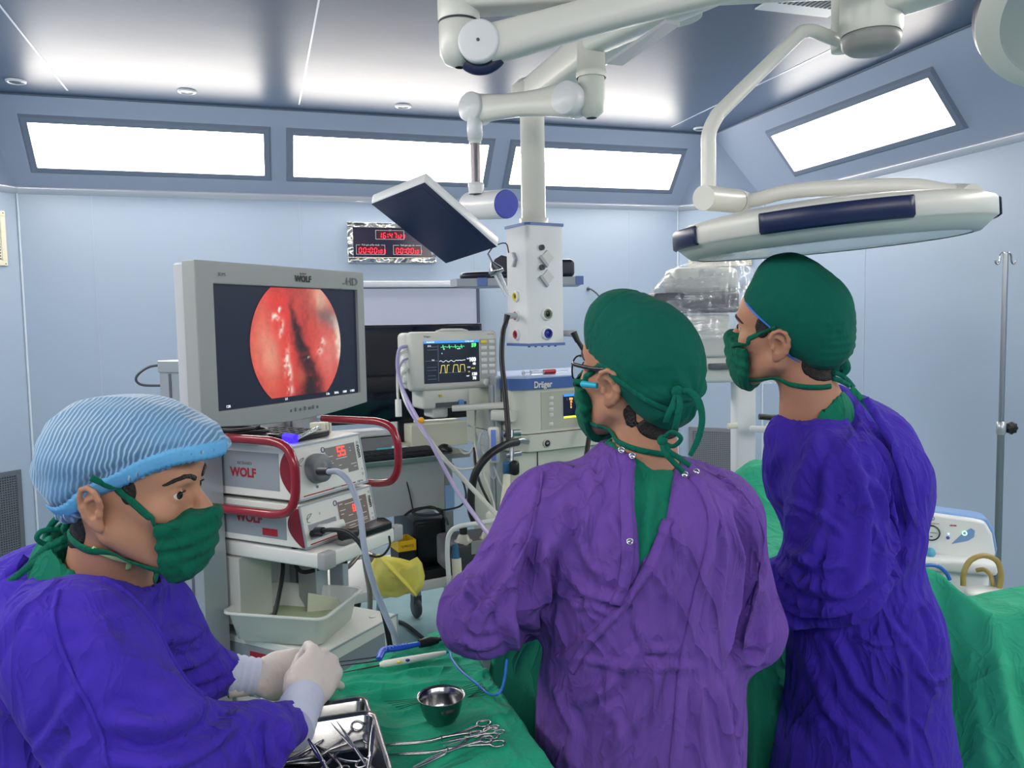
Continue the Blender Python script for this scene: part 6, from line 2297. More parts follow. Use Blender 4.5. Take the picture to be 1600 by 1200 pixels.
m = MB(); m.M = FS.M
m.lathe([(.005, 0), (.0065, .003), (.008, .002)], axis=(0, -1, 0), origin=(b3_[0], -.0015, b3_[1]), n=20)
build_local(m, 'power_switch', E('pale_green_glow', 'bff0cc', .8), sp)
c_ = FS.uz(1457, 810)
m = MB(); m.M = FS.M; m.lathe([(.005, 0), (.0065, 0), (.0065, .001), (.005, .001)], axis=(0, -1, 0), origin=(c_[0], -.001, c_[1]), n=18); build_local(m, 'round_emblem', M_INKB, sp)
c_ = FS.uz(1461, 818); ftext(FS, 'HOSPIVAC', c_[0], -.002, c_[1], .006, M_INKR, sp)
c_ = FS.uz(1489, 821); ftext(FS, 'OB1000', c_[0], -.002, c_[1], .006, M_INKR, sp, bold=.0004)
m = MB(); m.M = FS.M; c_ = FS.uz(1452, 860)
m.sphere((c_[0], -.03, c_[1]), .02, sc=(.8, .8, .9)); build_local(m, 'blue_filter', mat('filter_blue', '5aa6cc', rough=.3), sp)
hose('suction_tube', 'amber suction tube forming a large arch beside pump', 'tube',
     [at(1505, 915, 2.55), at(1506, 895, 2.55), at(1516, 876, 2.55), at(1537, 868, 2.55), at(1558, 877, 2.55), at(1564, 900, 2.55), at(1561, 922, 2.55)], .0085, mat('amber_tube', 'b09a5c', rough=.3, trans=.2), n=14)
hose('suction_tube', 'shorter amber suction tube inside the larger arch', 'tube',
     [at(1526, 891, 2.62), at(1538, 890, 2.60), at(1547, 898, 2.58), at(1551, 912, 2.57), at(1552, 922, 2.57)], .007, mat('amber_tube', 'b09a5c'), n=14)
hose('suction_tube', 'bright blue tube end in front of pump, at blue gown edge', 'tube',
     [at(1440, 884, 2.5), at(1455, 883, 2.5), at(1468, 886, 2.5), at(1479, 896, 2.5), at(1484, 906, 2.5)], .006, mat('tube_blue', '2f6cc4', rough=.3), n=12)
jr = thing('suction_jar_lid', 'pale jar lid with tube ports, under the amber tubes', 'jar', at(1548, 928, 2.5))
c = at(1545, 930, 2.52)
m = MB().lathe([(0, .012), (.06, .012), (.066, .004), (.066, -.01), (.058, -.02), (.058, -.14), (0, -.15)], origin=c, n=32); build_local(m, 'lid', M_SPW, jr)
fl = MB().cyl((c.x, c.y, .0), (c.x, c.y, c.z - .15), .03, n=20); build_local(fl, 'holder_post', M_STL, jr)
# ================================================================ people
def A(px, py, d):
    return np.array(at(px, py, d), np.float32)


def cloth(name, col, rough=0.85, var=0.05, sheen=0.04, wr=(7, .55, .02), wr2=(26, .35, .006)):
    """woven cotton: two sizes of creases (sharp ridged noise, stretched along the drop) over a fine weave"""
    m = mat(name, col, rough=rough, sheen=sheen, spec=0.12, var=(5, var))
    nt = m.node_tree; b = nt.nodes['Principled BSDF']
    tc = nt.nodes.new('ShaderNodeTexCoord'); mp = nt.nodes.new('ShaderNodeMapping')
    mp.inputs['Scale'].default_value = (1, 1, .5); mp.inputs['Rotation'].default_value = (.3, .25, 0)
    nt.links.new(tc.outputs['Object'], mp.inputs['Vector'])
    prev = None
    for sc, st, dist, pw in ((wr[0], wr[1], wr[2], 5), (wr2[0], wr2[1], wr2[2], 4), (420, .15, .0006, 0)):
        n = nt.nodes.new('ShaderNodeTexNoise'); n.inputs['Scale'].default_value = sc; n.inputs['Detail'].default_value = 2.5; n.inputs['Distortion'].default_value = .9
        nt.links.new(mp.outputs['Vector'], n.inputs['Vector'])
        src = n.outputs['Fac']
        if pw:
            def mth(op, a, v):
                k = nt.nodes.new('ShaderNodeMath'); k.operation = op; nt.links.new(a, k.inputs[0]); k.inputs[1].default_value = v; return k.outputs[0]
            q = mth('ABSOLUTE', mth('SUBTRACT', src, .5), 0)
            q = mth('SUBTRACT', q, 1.0); q = mth('MULTIPLY', q, -1.0)
            k = nt.nodes.new('ShaderNodeMath'); k.operation = 'POWER'; nt.links.new(q, k.inputs[0]); k.inputs[1].default_value = pw * 3
            src = k.outputs[0]
        bp = nt.nodes.new('ShaderNodeBump'); bp.inputs['Strength'].default_value = st; bp.inputs['Distance'].default_value = dist
        nt.links.new(src, bp.inputs['Height'])
        if prev: nt.links.new(prev, bp.inputs['Normal'])
        prev = bp.outputs['Normal']
    nt.links.new(prev, b.inputs['Normal'])
    return m


M_GOWN_V = cloth('violet_gown_cotton', '6a4aa0', wr=(6, .6, .022))
M_GOWN_B = cloth('blue_violet_gown_cotton', '4431b0', wr=(6, .55, .02))
M_GOWN_B2 = cloth('indigo_gown_cotton', '3e2ba4', wr=(6, .6, .022))
M_GREEN = cloth('bottle_green_cotton', '0d6150', wr=(9, .4, .012), wr2=(40, .3, .004))
M_CAP = cloth('cap_green_cotton', '0b5a4c', wr=(7, .2, .008), wr2=(40, .15, .003))
M_GREEN2 = cloth('mask_green_cotton', '0e614c', wr=(14, .4, .008), wr2=(60, .3, .003))
M_SCRUB = cloth('scrub_green_cotton', '17755c')
M_SKIN = mat('skin', 'b4846b', rough=0.5, sss=0.25, spec=0.35, var=(22, .05), bump=(260, .12, .0008), bump2=(30, .1, .001))
M_LIPS = mat('inner_ear_skin', 'b57860', rough=0.5, sss=0.2)
M_HAIR = mat('black_hair', '1c1614', rough=0.5, bump=(300, .9, .003))
M_GLOVE = mat('latex_glove', 'd9d2cc', rough=0.42, sss=0.1, bump=(60, .35, .002, 4, 1.5), bump2=(18, .3, .004))
M_CUFF = mat('knitted_cuff', 'c7d0e6', rough=0.8, bump=(160, .4, .001))
M_SNAP = mat('snap_metal', 'c2bfc8', rough=0.25, metal=.9)


def rotM(ax, deg):
    return np.array(Matrix.Rotation(math.radians(deg), 3, ax), np.float32)


def head_matrix(c, yaw, pitch, roll, sc=1.0):
    y, p, r = map(math.radians, (yaw, pitch, roll))
    f = Vector((math.cos(y) * math.cos(p), math.sin(y) * math.cos(p), math.sin(p)))
    s0 = f.cross(Vector((0, 0, 1))).normalized(); u0 = s0.cross(f)
    s = math.cos(r) * s0 + math.sin(r) * u0; u = -math.sin(r) * s0 + math.cos(r) * u0
    return Matrix(((s.x, f.x, u.x, c[0]), (s.y, f.y, u.y, c[1]), (s.z, f.z, u.z, c[2]), (0, 0, 0, 1))) @ Matrix.Scale(sc, 4)


def ear(sx):
    """external ear, sx=-1 left, +1 right"""
    T = rotM('Z', -24 * sx) @ rotM('Y', 6 * sx) @ rotM('X', -8)
    c = np.array([.077 * sx, -.012, -.002], np.float32)
    W = lambda x, y, z: c + T @ np.array([x * sx, y, z], np.float32)
    base = ell(W(.004, -.002, .0), (.0075, .0165, .031), T)
    lobe = ell(W(.003, .006, -.026), (.0055, .0085, .010), T)
    rim = []
    pts = [(.004, .013, .006), (.008, .014, .018), (.010, .008, .029), (.011, -.004, .033), (.012, -.015, .027), (.012, -.020, .013), (.011, -.019, -.002),
           (.009, -.014, -.015), (.006, -.005, -.026)]
    for p, q in zip(pts, pts[1:]):
        rim.append((cone(W(*p), W(*q), .0038, .0038), .003))
    anti = []
    pts = [(.007, .001, .018), (.009, -.008, .012), (.010, -.012, .0), (.008, -.008, -.012)]
    for p, q in zip(pts, pts[1:]):
        anti.append((cone(W(*p), W(*q), .0030, .0032), .003))
    f = union([base, (lobe, .006)], .004)
    f = sub(f, ell(W(.011, .001, .002), (.0085, .0105, .016), T), .003)
    f = sub(f, ell(W(.012, -.006, .021), (.005, .009, .006), T), .003)
    f = union([f] + rim + anti + [(cone(W(.006, .011, -.006), W(.007, .009, -.001), .004, .003), .003)], .003)
    return f


def face_sdf():
    fs = [ell((0, -.012, .045), (.073, .095, .082)),
          (ell((0, .028, -.015), (.061, .064, .085)), .03),
          (ell((0, .070, -.094), (.026, .022, .021)), .03),
          (cone((.055, -.002, -.045), (.022, .062, -.096), .020, .018), .025),
          (cone((-.055, -.002, -.045), (-.022, .062, -.096), .020, .018), .025),
          (ell((0, .062, .045), (.056, .034, .040)), .03),
          (cone((-.032, .086, .029), (.032, .086, .029), .0085, .0085), .014),
          (ell((.044, .062, -.014), (.021, .021, .020)), .02),
          (ell((-.044, .062, -.014), (.021, .021, .020)), .02),
          (cone((0, .088, .016), (0, .110, -.020), .0075, .0115), .010),
          (ell((.012, .100, -.025), (.009, .011, .0085)), .006),
          (ell((-.012, .100, -.025), (.009, .011, .0085)), .006),
          (ell((0, .086, -.055), (.026, .016, .022)), .018),
          (cone((-.014, .1, -.052), (.014, .1, -.052), .005, .005), .006),
          (cone((-.012, .099, -.062), (.012, .099, -.062), .006, .006), .006)]
    f = union(fs, .03)
    for sx in (-1, 1):
        f = sub(f, ell((.033 * sx, .100, .010), (.018, .017, .0105)), .010)
    for sx in (-1, 1):      # lids: a ball with an almond opening
        lid = ell((.033 * sx, .0775, .009), (.0152, .0142, .0140))
        f = union([f, (lid, .004)], .004)
        gap = both(ell((.0345 * sx, .097, .0085), (.0180, .018, .0066)), half((0, .078, 0), (0, -1, 0)), .001)
        f = sub(f, gap, .0015)
    return f


FACE = face_sdf()


def person(label, c, yaw, pitch, roll, neck_base, neck_r=.056, ears=(-1, 1), group=None, sc=1.0):
    T = head_matrix(c, yaw, pitch, roll, sc)
    Ti = T.inverted()
    loc = lambda w: np.array(Ti @ Vector([float(t) for t in w]), np.float32)
    nb = loc(neck_base)
    down = np.array((Ti.to_3x3() @ Vector((0, 0, -1))).normalized(), np.float32)
    neck_r = neck_r / sc
    fs = [FACE, (cone((0, -.030, -.035), nb, .052, neck_r), .022), (cone(nb, nb + down * .07, neck_r, .062), .03)]
    fs += [(ear(s), .006) for s in ears]
    body = union(fs, .02)
    pts = [(-.1, -.12, -.14), (.1, .13, .14), tuple(nb + .09), tuple(nb - .09), tuple(nb + down * .12 + .08), tuple(nb + down * .12 - .08)]
    lo = np.min(pts, 0) - .01; hi = np.max(pts, 0) + .01
    o = sdf_obj('person', body, lo, hi, .0026, M_SKIN)
    o.matrix_world = T
    tag(o, label, 'person', group)
    return o, T, Ti, body, loc


def eyes(o, which=(-1, 1), look=(0, 1, 0)):
    for sx in which:
        c = Vector((.033 * sx, .0775, .009)); r = .0129
        g = Vector(look).normalized()
        m = MB(); m.use(mat('eye_white', 'd9d2cc', rough=.15, spec=.6)).sphere(tuple(c), r, n=28)
        x = g.orthogonal().normalized(); y = g.cross(x)
        def cap(a0, a1, dr, mt):
            m.use(mt)
            m.loft([[tuple(c + (g * math.cos(a) + (x * math.cos(2 * math.pi * k / 24) + y * math.sin(2 * math.pi * k / 24)) * math.sin(a)) * (r + dr)) for k in range(24)]
                    for a in (a0, (a0 + a1) / 2, a1)], caps=False)
        cap(.001, .46, .0004, mat('iris_brown', '2c1a12', rough=.08, spec=.7))
        cap(.001, .18, .0008, mat('pupil_black', '050404', rough=.05, spec=.8))
        m.build('eye', None, o)


def brows(o, body, which=(-1, 1), lift=0):
    for sx in which:
        pts = [(.014 * sx, .1, .026 + lift), (.024 * sx, .1, .0315 + lift), (.036 * sx, .096, .034 + lift), (.047 * sx, .088, .031 + lift), (.055 * sx, .078, .025 + lift)]
        line = [np.array(p, np.float32) for p in pts]
        def reg(P):
            d, t = seg_dist(P[:, :], line, np.array([0, 1, 0], np.float32), .1)
            return d - (.0040 - .0022 * t)
        f = both(off(body, .0022), reg, .001)
        sdf_obj('eyebrow', f, (min(sx * .008, sx * .065), .05, .01 + lift), (max(sx * .008, sx * .065), .12, .05 + lift), .0013, M_HAIR, o)


def eyelash(o, which=(-1, 1)):
    for sx in which:
        m = MB()
        c = Vector((.033 * sx, .0775, .009))
        up = [c + Vector((x, .0152 * math.sqrt(max(0, 1 - (x / .0165) ** 2)) , .0048 * (1 - (x / .0135) ** 2) + .0002)) for x in [(-.0125 + .0025 * i) for i in range(11)]]
        m.tube(up, .0013, n=6)
        m.build('upper_lash_line', M_HAIR, o)


def strap(o, sdf, pts, width, name, mt, offd=.0022, n=8, thick=.0012, rough_w=0.0):
    """cloth band lying on a surface (local points are pulled on to it)"""
    P, _ = catmull([Vector(tuple(float(t) for t in p)) for p in pts], n)
    V = np.array([tuple(p) for p in P], np.float32)
    for it in range(6):
        N = np.stack([sdf(_shift(V, i, .001)) - sdf(_shift(V, i, -.001)) for i in range(3)], 1)
        N /= np.linalg.norm(N, axis=1)[:, None] + 1e-9
        V = V - N * (sdf(V) - offd)[:, None] * .8
    g = []
    for i in range(len(V)):
        t = Vector(V[min(i + 1, len(V) - 1)] - V[max(i - 1, 0)]).normalized()
        nn = Vector(N[i]); b = t.cross(nn).normalized(); p = Vector(V[i])
        w_ = width * (1 + rough_w * math.sin(i * 1.7))
        g.append([tuple(p - b * w_ / 2 - nn * .0012), tuple(p - b * w_ / 4 + nn * .0004), tuple(p + b * w_ / 4 + nn * .0008), tuple(p + b * w_ / 2 - nn * .0012)])
    m = MB(); m.sheet(g)
    return m.build(name, mt, o, solid=thick)


def free_tie(o, Ti, pts, width, mt, name='tie', nh=None, n=7, tw=None, widths=None):
    P = [Ti @ Vector([float(t) for t in p]) for p in pts]
    nh = Ti.to_3x3() @ Vector(nh if nh is not None else -FWD)
    return ribbon(P, width, tuple(nh), mt, name, o, n=n, thick=.0015, widths=widths, twist=tw)


def attach(o, child, T):
    child.parent = o
    child.matrix_parent_inverse = T.inverted()
    return child


def gown(o, T, name, fn, lo, hi, h, mt, lines=(), flat=None, seed=1, amp=.003, extra=None, sc=(9, 9, 4), **k):
    fl = np.array(flat if flat is not None else FWD, np.float32)
    dsp = folds(lines, fl, noise_amp=amp, noise_scale=sc, seed=seed)
    if extra:
        d2 = lambda V, N: dsp(V, N) + extra(V, N)
    else:
        d2 = dsp
    g = sdf_obj(name, fn, lo, hi, h, mt, None, disp=d2, **k)
    return attach(o, g, T)


def pxl(pts, d, w, hgt):
    return ([A(p[0], p[1], p[2] if len(p) > 2 else d) for p in pts], w, hgt)


def mask_sdf(puff=.0):
    f = union([ell((0, .050, -.050), (.063 + puff, .060 + puff, .070)), (ell((0, .090, -.035), (.030, .032, .038)), .03), (ell((0, .075, -.090), (.034, .032, .028)), .03)], .03)
    return f


def add_mask(o, body, mat_, side_y=.030, seed=3, top=-.002, drop=-.135, slope=.0, pleats=True):
    base = union([off(body, .006), (mask_sdf(), .02)], .02)
    def region(P):
        y, z, x = P[:, 1], P[:, 2], np.abs(P[:, 0])
        topz = top - .012 * np.clip((x - .01) / .05, 0, 1) - slope * x
        a = z - topz
        b = (side_y + .08 * np.clip(-z - .085, 0, 1)) - y
        c = (drop + .25 * np.clip(.06 - y, 0, .2)) - z
        return np.maximum(np.maximum(a, b), c)
    f = both(off(base, .0035), region, .004)
    def disp(V, N):
        y, z, x = V[:, 1], V[:, 2], V[:, 0]
        d = .0022 * np.sin((z + .25 * np.abs(x)) * 2 * np.pi / .024 + 1.0) * np.clip(1 - np.abs(z + .06) / .05, 0, 1)
        d += .0022 * np_noise(V * np.array([30, 30, 45]), seed) + .0012 * (1 - 2 * np.abs(np_noise(V * 70, seed + 2)))
        return d
    return sdf_obj('face_mask', f, (-.09, .0, -.16), (.09, .15, .03), .0026, mat_, o, disp=disp)


def hand(o, T, origin, ydir, zdir, side, curls, spread=(-.10, -.02, .05, .13), thumb=((.032, .02, -.01), (.05, .05, -.015), (.048, .08, -.02)), mt=None, name='glove', scale=1.0, fist=False):
    """gloved hand: y towards the fingertips, z out of the back of the hand, thumb on +x*side"""
    y = Vector(ydir).normalized(); z = Vector(zdir); z = (z - y * z.dot(y)).normalized(); x = y.cross(z)
    H = Matrix(((x.x, y.x, z.x, origin[0]), (x.y, y.y, z.y, origin[1]), (x.z, y.z, z.z, origin[2]), (0, 0, 0, 1)))
    fs = [ell((0, .045, 0), (.042, .050, .0165)), (cone((0, -.05, 0), (0, .01, 0), .026, .029, .75, (0, 0, 1)), .02),
          (ell((.024 * side, .030, -.008), (.020, .032, .014)), .015)]
    lens = ((.045, .026, .022), (.050, .031, .024), (.046, .028, .023), (.036, .021, .020))
    for i in range(4):
        bx = (.030 - .0195 * i) * side
        p = np.array([bx, .083 - (.004 if i == 0 else .012 if i == 3 else 0), .0], np.float32)
        an = math.radians(curls[i][0]); sp = spread[i] * -side
        fs.append((cone((bx * .75, .05, 0), p, .0125, .0105), .008))
        r = .0102 - (.0014 if i == 3 else 0)
        for k in range(3):
            d = np.array([math.sin(sp) * math.cos(an), math.cos(sp) * math.cos(an), -math.sin(an)])
            q = p + d * lens[i][k]
            fs.append((cone(p, q, r, r * .92), .0035))
            p = q.astype(np.float32); r *= .92
            if k < 2: an += math.radians(curls[i][k + 1])
    tp_ = [np.array([a * side, b, c], np.float32) for a, b, c in thumb]
    fs.append((cone((.020 * side, .008, -.006), tp_[0], .015, .0135), .012))
    fs.append((cone(tp_[0], tp_[1], .0130, .0112), .006)); fs.append((cone(tp_[1], tp_[2], .0112, .0095), .005))
    f = union(fs, .01)
    disp = lambda V, N: .0012 * np_noise(V * 60, 4) + .0006 * np_noise(V * 160, 5)
    g = sdf_obj(name, f, (-.085, -.06, -.10), (.085, .19, .05), .0024, mt or M_GLOVE, None, disp=disp)
    g.data.transform(H @ Matrix.Scale(scale, 4))
    return attach(o, g, T), H


def shoe_pair(o, T, pts, yaw):
    for (x, y) in pts:
        m = MB()
        a = math.radians(yaw)
        M = Matrix(((math.cos(a), -math.sin(a), 0, x), (math.sin(a), math.cos(a), 0, y), (0, 0, 1, 0), (0, 0, 0, 1)))
        m.M = M
        rings = []
        for t, w_, h_ in ((-.10, .028, .05), (-.085, .036, .075), (-.03, .038, .075), (.03, .042, .06), (.10, .048, .045), (.145, .040, .032), (.165, .018, .02)):
            rings.append([(t, w_ * math.cos(2 * math.pi * k / 18), max(0.004, h_ * .5 + h_ * .5 * math.sin(2 * math.pi * k / 18))) for k in range(18)])
        m.loft(rings)
        attach(o, m.build('clog', mat('white_clog', 'd5d8dc', rough=.5)), T)


# =================================================================== middle surgeon
c2 = (.6268, 1.2879, 1.5028)
o2, T2, Ti2, body2, loc2 = person('person seen from behind in violet gown, green cap, glasses and cyan earpiece, watching the monitors', c2, 112.5, 9.8, 6.0, A(1004, 735, 1.43), ears=(-1,))
# cap: shapes given round the skull, cut by a brim curve
capf = union([ell((0, -.010, .052), (.082, .106, .088)), (ell((0, -.045, .020), (.078, .080, .075)), .03), (ell((-.0, .048, .100), (.050, .045, .042)), .05),
              (ell((0, -.075, -.02), (.055, .050, .055)), .03)], .03)


def brim(P):
    y, z = P[:, 1], P[:, 2]
    hz = np.interp(y, [-.14, -.10, -.05, -.005, .03, .07, .13], [-.085, -.078, -.040, .022, .038, .045, .058])
    return (hz - z)


capf2 = both(capf, brim, .006)


def cap_disp(V, N):
    d = .0016 * np_noise(V * np.array([25, 18, 25]), 11) + .001 * (1 - 2 * np.abs(np_noise(V * 55, 12)))
    seam = np.abs(V[:, 1] - .045 + .35 * (V[:, 2] - .08))
    d -= .0022 * np.exp(-(seam / .0025) ** 2)
    s2 = np.abs(V[:, 2] - (.012 + .55 * V[:, 1] + .045)) * 1.0
    d -= .0018 * np.exp(-(s2 / .0022) ** 2) * (V[:, 1] < .03)
    gather = np.exp(-((V[:, 1] + .115) / .04) ** 2 - ((V[:, 2] + .01) / .05) ** 2)
    d += .003 * gather * np.sin(np.arctan2(V[:, 2] + .01, V[:, 0]) * 9)
    return d


sdf_obj('surgical_cap', capf2, (-.11, -.15, -.11), (.11, .13, .17), .0032, M_CAP, o2, disp=cap_disp)
hairf = both(off(body2, .0025), union([ell((0, -.080, -.066), (.066, .04, .024)), (ell((-.066, -.045, -.048), (.016, .018, .030)), .01)], .01), .003)
sdf_obj('hair', hairf, (-.1, -.16, -.12), (.1, .03, .03), .003, M_HAIR, o2, disp=lambda V, N: .001 * np_noise(V * 90, 2))
add_mask(o2, body2, M_GREEN2, side_y=.058, top=-.012)
full2 = union([body2, (capf2, .002), (both(off(union([off(body2, .006), (mask_sdf(), .02)], .02), .0035), lambda P: .058 - P[:, 1], .003), .002)], .002)
strap(o2, full2, [(-.050, .084, -.022), (-.062, .066, -.008), (-.068, .045, .010), (-.076, .018, .028), (-.085, -.01, .032), (-.085, -.045, .012), (-.06, -.09, -.012), (-.02, -.12, -.03)], .010, 'mask_tie', M_GREEN)
strap(o2, body2, [(-.046, .064, -.090), (-.055, .040, -.088), (-.060, .015, -.090), (-.062, -.015, -.098), (-.052, -.052, -.104), (-.025, -.078, -.112), (0, -.086, -.118)], .009, 'mask_tie', M_GREEN, offd=.004)
eyes(o2, (-1,)); eyelash(o2, (-1,)); brows(o2, body2, (-1,))
# loose ties at the back
d2_ = 1.30
kn = [A(1056, 612, d2_)]
free_tie(o2, Ti2, [A(1058, 612, d2_), A(1078, 612, d2_ - .01), A(1092, 628, d2_ - .02), A(1097, 655, d2_ - .02), A(1091, 685, d2_ - .02), A(1078, 712, d2_ - .02)], .008, M_GREEN, 'cap_tie', widths=[.008, .010, .011, .010, .010, .007])
free_tie(o2, Ti2, [A(1058, 612, d2_), A(1052, 630, d2_ - .02), A(1044, 648, d2_ - .02), A(1040, 660, d2_ - .01)], .009, M_GREEN, 'cap_tie')
free_tie(o2, Ti2, [A(1060, 612, d2_), A(1062, 630, d2_ - .02), A(1058, 655, d2_ - .02), A(1054, 671, d2_ - .01)], .010, M_GREEN, 'cap_tie')
free_tie(o2, Ti2, [A(1035, 685, d2_), A(1050, 675, d2_ - .02), A(1064, 685, d2_ - .02), A(1052, 697, d2_ - .01), A(1036, 692, d2_)], .007, M_GREEN, 'mask_tie')
free_tie(o2, Ti2, [A(1036, 690, d2_), A(1045, 705, d2_ - .01), A(1060, 715, d2_ - .01), A(1078, 728, d2_ - .0)], .009, M_GREEN, 'mask_tie')
free_tie(o2, Ti2, [A(1034, 690, d2_), A(1038, 705, d2_ - .01), A(1052, 722, d2_ - .01), A(1068, 738, d2_ - .0)], .009, M_GREEN, 'mask_tie')
for (x, y, r_) in ((1058, 612, .011), (1035, 688, .010)):
    kpos = Ti2 @ Vector([float(t) for t in A(x, y, d2_)])
    m = MB().sphere(tuple(kpos), r_, n=14, sc=(1, .8, .9)); m.build('knot', M_GREEN, o2)
# glasses and earpiece
m = MB()
fr = [(-.020, .106, .022), (-.045, .102, .024), (-.062, .094, .018), (-.066, .092, .004), (-.060, .095, -.012), (-.042, .104, -.018), (-.024, .108, -.012), (-.018, .108, .004), (-.020, .106, .022)]
m.tube(fr, .0016, n=8, smooth_path=4)
m.tube([(.020, .106, .022), (.045, .102, .024), (.062, .094, .018), (.066, .092, .004), (.060, .095, -.012), (.042, .104, -.018), (.024, .108, -.012), (.018, .108, .004), (.020, .106, .022)], .0016, n=8, smooth_path=4)
m.tube([(-.018, .107, .012), (0, .112, .014), (.018, .107, .012)], .0015, n=8, smooth_path=3)
m.tube([(-.065, .093, .016), (-.074, .075, .018), (-.080, .03, .022), (-.084, -.005, .028)], .0022, n=8, smooth_path=4, flat=1.6)
m.tube([(.065, .093, .016), (.074, .075, .018), (.080, .03, .022), (.084, -.005, .028)], .0022, n=8, smooth_path=4, flat=1.6)
gl_ = m.build('spectacles', mat('spectacle_frame', '1c1820', rough=.25), o2)
for sx in (-1, 1):
    m = MB(); m.add([(x * (-sx), y - .0005, z) for x, y, z in fr[:-1]], [tuple(range(len(fr) - 1))]); m.build('lens', mat('spectacle_lens', 'f2f6f8', rough=.02, trans=1.0, ior=1.05), gl_)
m = MB().cyl((-.083, .012, -.004), (-.090, .040, -.006), .0048, .0056, n=16)
m.sphere((-.090, .040, -.006), .0055, n=12, sc=(1, .6, 1)); m.build('earpiece', mat('cyan_earpiece', '2fb4d4', rough=.3), o2)

# torso, sleeves and skirt of the gown
LAT = np.array(RIGHT, np.float32); DEP = np.array(Vector((FWD.x, FWD.y, 0)).normalized(), np.float32)
tors = cone(A(1000, 850, 1.45), A(1000, 1120, 1.46), .150, .135, 1.18, LAT)
up2 = [tors, (cone(A(880, 800, 1.43), A(1110, 800, 1.48), .080, .080), .06), (cone(A(985, 735, 1.43), A(1000, 800, 1.44), .070, .12), .05),
       (cone(A(850, 800, 1.42), A(762, 950, 1.38), .070, .062), .035), (cone(A(762, 955, 1.38), A(835, 955, 1.62), .066, .05), .03), (ell(A(742, 965, 1.38), (.062, .06, .066)), .03),
       (cone(A(1128, 820, 1.48), A(1165, 970, 1.46), .070, .060), .035), (cone(A(1168, 985, 1.46), A(1100, 1000, 1.76), .064, .048), .03),
       (cone(A(1000, 1080, 1.47), np.array([*A(1000, 1080, 1.47)[:2], .42]), .150, .205, 1.12, LAT), .06)]
gown2 = union(up2, .04)
inner2 = union([off(tors, -.008), (off(up2[1][0], -.008), .06), (off(up2[2][0], -.006), .05)], .04)
# V opening at the nape: prism through the back, given on the picture plane of the back
def poly_prism(pts, d0, d1):
    """signed distance (approx.) of a polygon extruded along the view of the back"""
    o = CAM
    P3 = [A(x, y, (d0 + d1) / 2) for x, y in pts]
    cen = np.mean(P3, 0)
    ux = LAT; uy = np.array(UP, np.float32); un = np.array(FWD, np.float32)
    q = np.array([[(p - cen) @ ux, (p - cen) @ uy] for p in P3])
    def f(P):
        r = P - cen
        x, y, z = r @ ux, r @ uy, r @ un
        best = np.full(len(P), 1e9); inside = np.zeros(len(P), bool)
        n = len(q)
        for i in range(n):
            a, b = q[i], q[(i + 1) % n]
            ba = b - a; px, py = x - a[0], y - a[1]
            h = np.clip((px * ba[0] + py * ba[1]) / (ba @ ba), 0, 1)
            best = np.minimum(best, np.hypot(px - ba[0] * h, py - ba[1] * h))
            cr = (a[1] > y) != (b[1] > y)
            xi = (b[0] - a[0]) * (y - a[1]) / (b[1] - a[1] + 1e-12) + a[0]
            inside ^= cr & (x < xi)
        s = np.where(inside, -best, best)
        return np.maximum(s, np.abs(z) - (d1 - d0) / 2)
    return f


vopen = poly_prism([(1002, 690), (997, 745), (992, 800), (996, 860), (1000, 905), (1002, 880), (1018, 855), (1040, 812), (1060, 760), (1066, 742), (1058, 660), (1010, 660)], 1.15, 1.46)
neckhole = cone(A(1004, 640, 1.42), A(1004, 712, 1.43), .066, .063)
gown2c = sub(sub(gown2, vopen, .006), neckhole, .008)


def lap2(V, N):
    """the right panel laps over the left along the diagonal; stitched placket"""
    line = [A(1062, 745, 1.33), A(1030, 845, 1.31), A(985, 930, 1.31), A(950, 970, 1.31), (A(905, 1015, 1.31)), A(862, 1060, 1.32)]
    r = V - A(1000, 900, 1.33)
    x, y = r @ LAT, r @ np.array(UP, np.float32)
    lx = np.array([(p - A(1000, 900, 1.33)) @ LAT for p in line]); ly = np.array([(p - A(1000, 900, 1.33)) @ np.array(UP, np.float32) for p in line])
    xe = np.interp(y, ly[::-1], lx[::-1])
    s = (x - xe) / .0035
    back = np.clip(-(V - A(1000, 900, 1.42)) @ DEP * 40, 0, 1)
    m_ = back * np.clip((y - ly[-1]) / .02, 0, 1) * np.clip((ly[0] - y) / .02, 0, 1)
    edge = 1 / (1 + np.exp(-np.clip(s, -20, 20)))
    hem = -.0025 * np.exp(-((x - xe - .014) / .003) ** 2) - .0060 * np.exp(-((x - xe + .006) / .005) ** 2)
    return m_ * (.0100 * edge * np.exp(-np.clip(x - xe, 0, 1) / .12) + hem)


def stitch(line, w=.011, hgt=.003):
    """raised tape between two stitched edges"""
    def f(V, N):
        d, t = seg_dist(V, line, np.array(FWD, np.float32), .1)
        return hgt * (1 / (1 + np.exp((d - w) / .0012))) - .0012 * np.exp(-((d - w * .8) / .0014) ** 2)
    return f


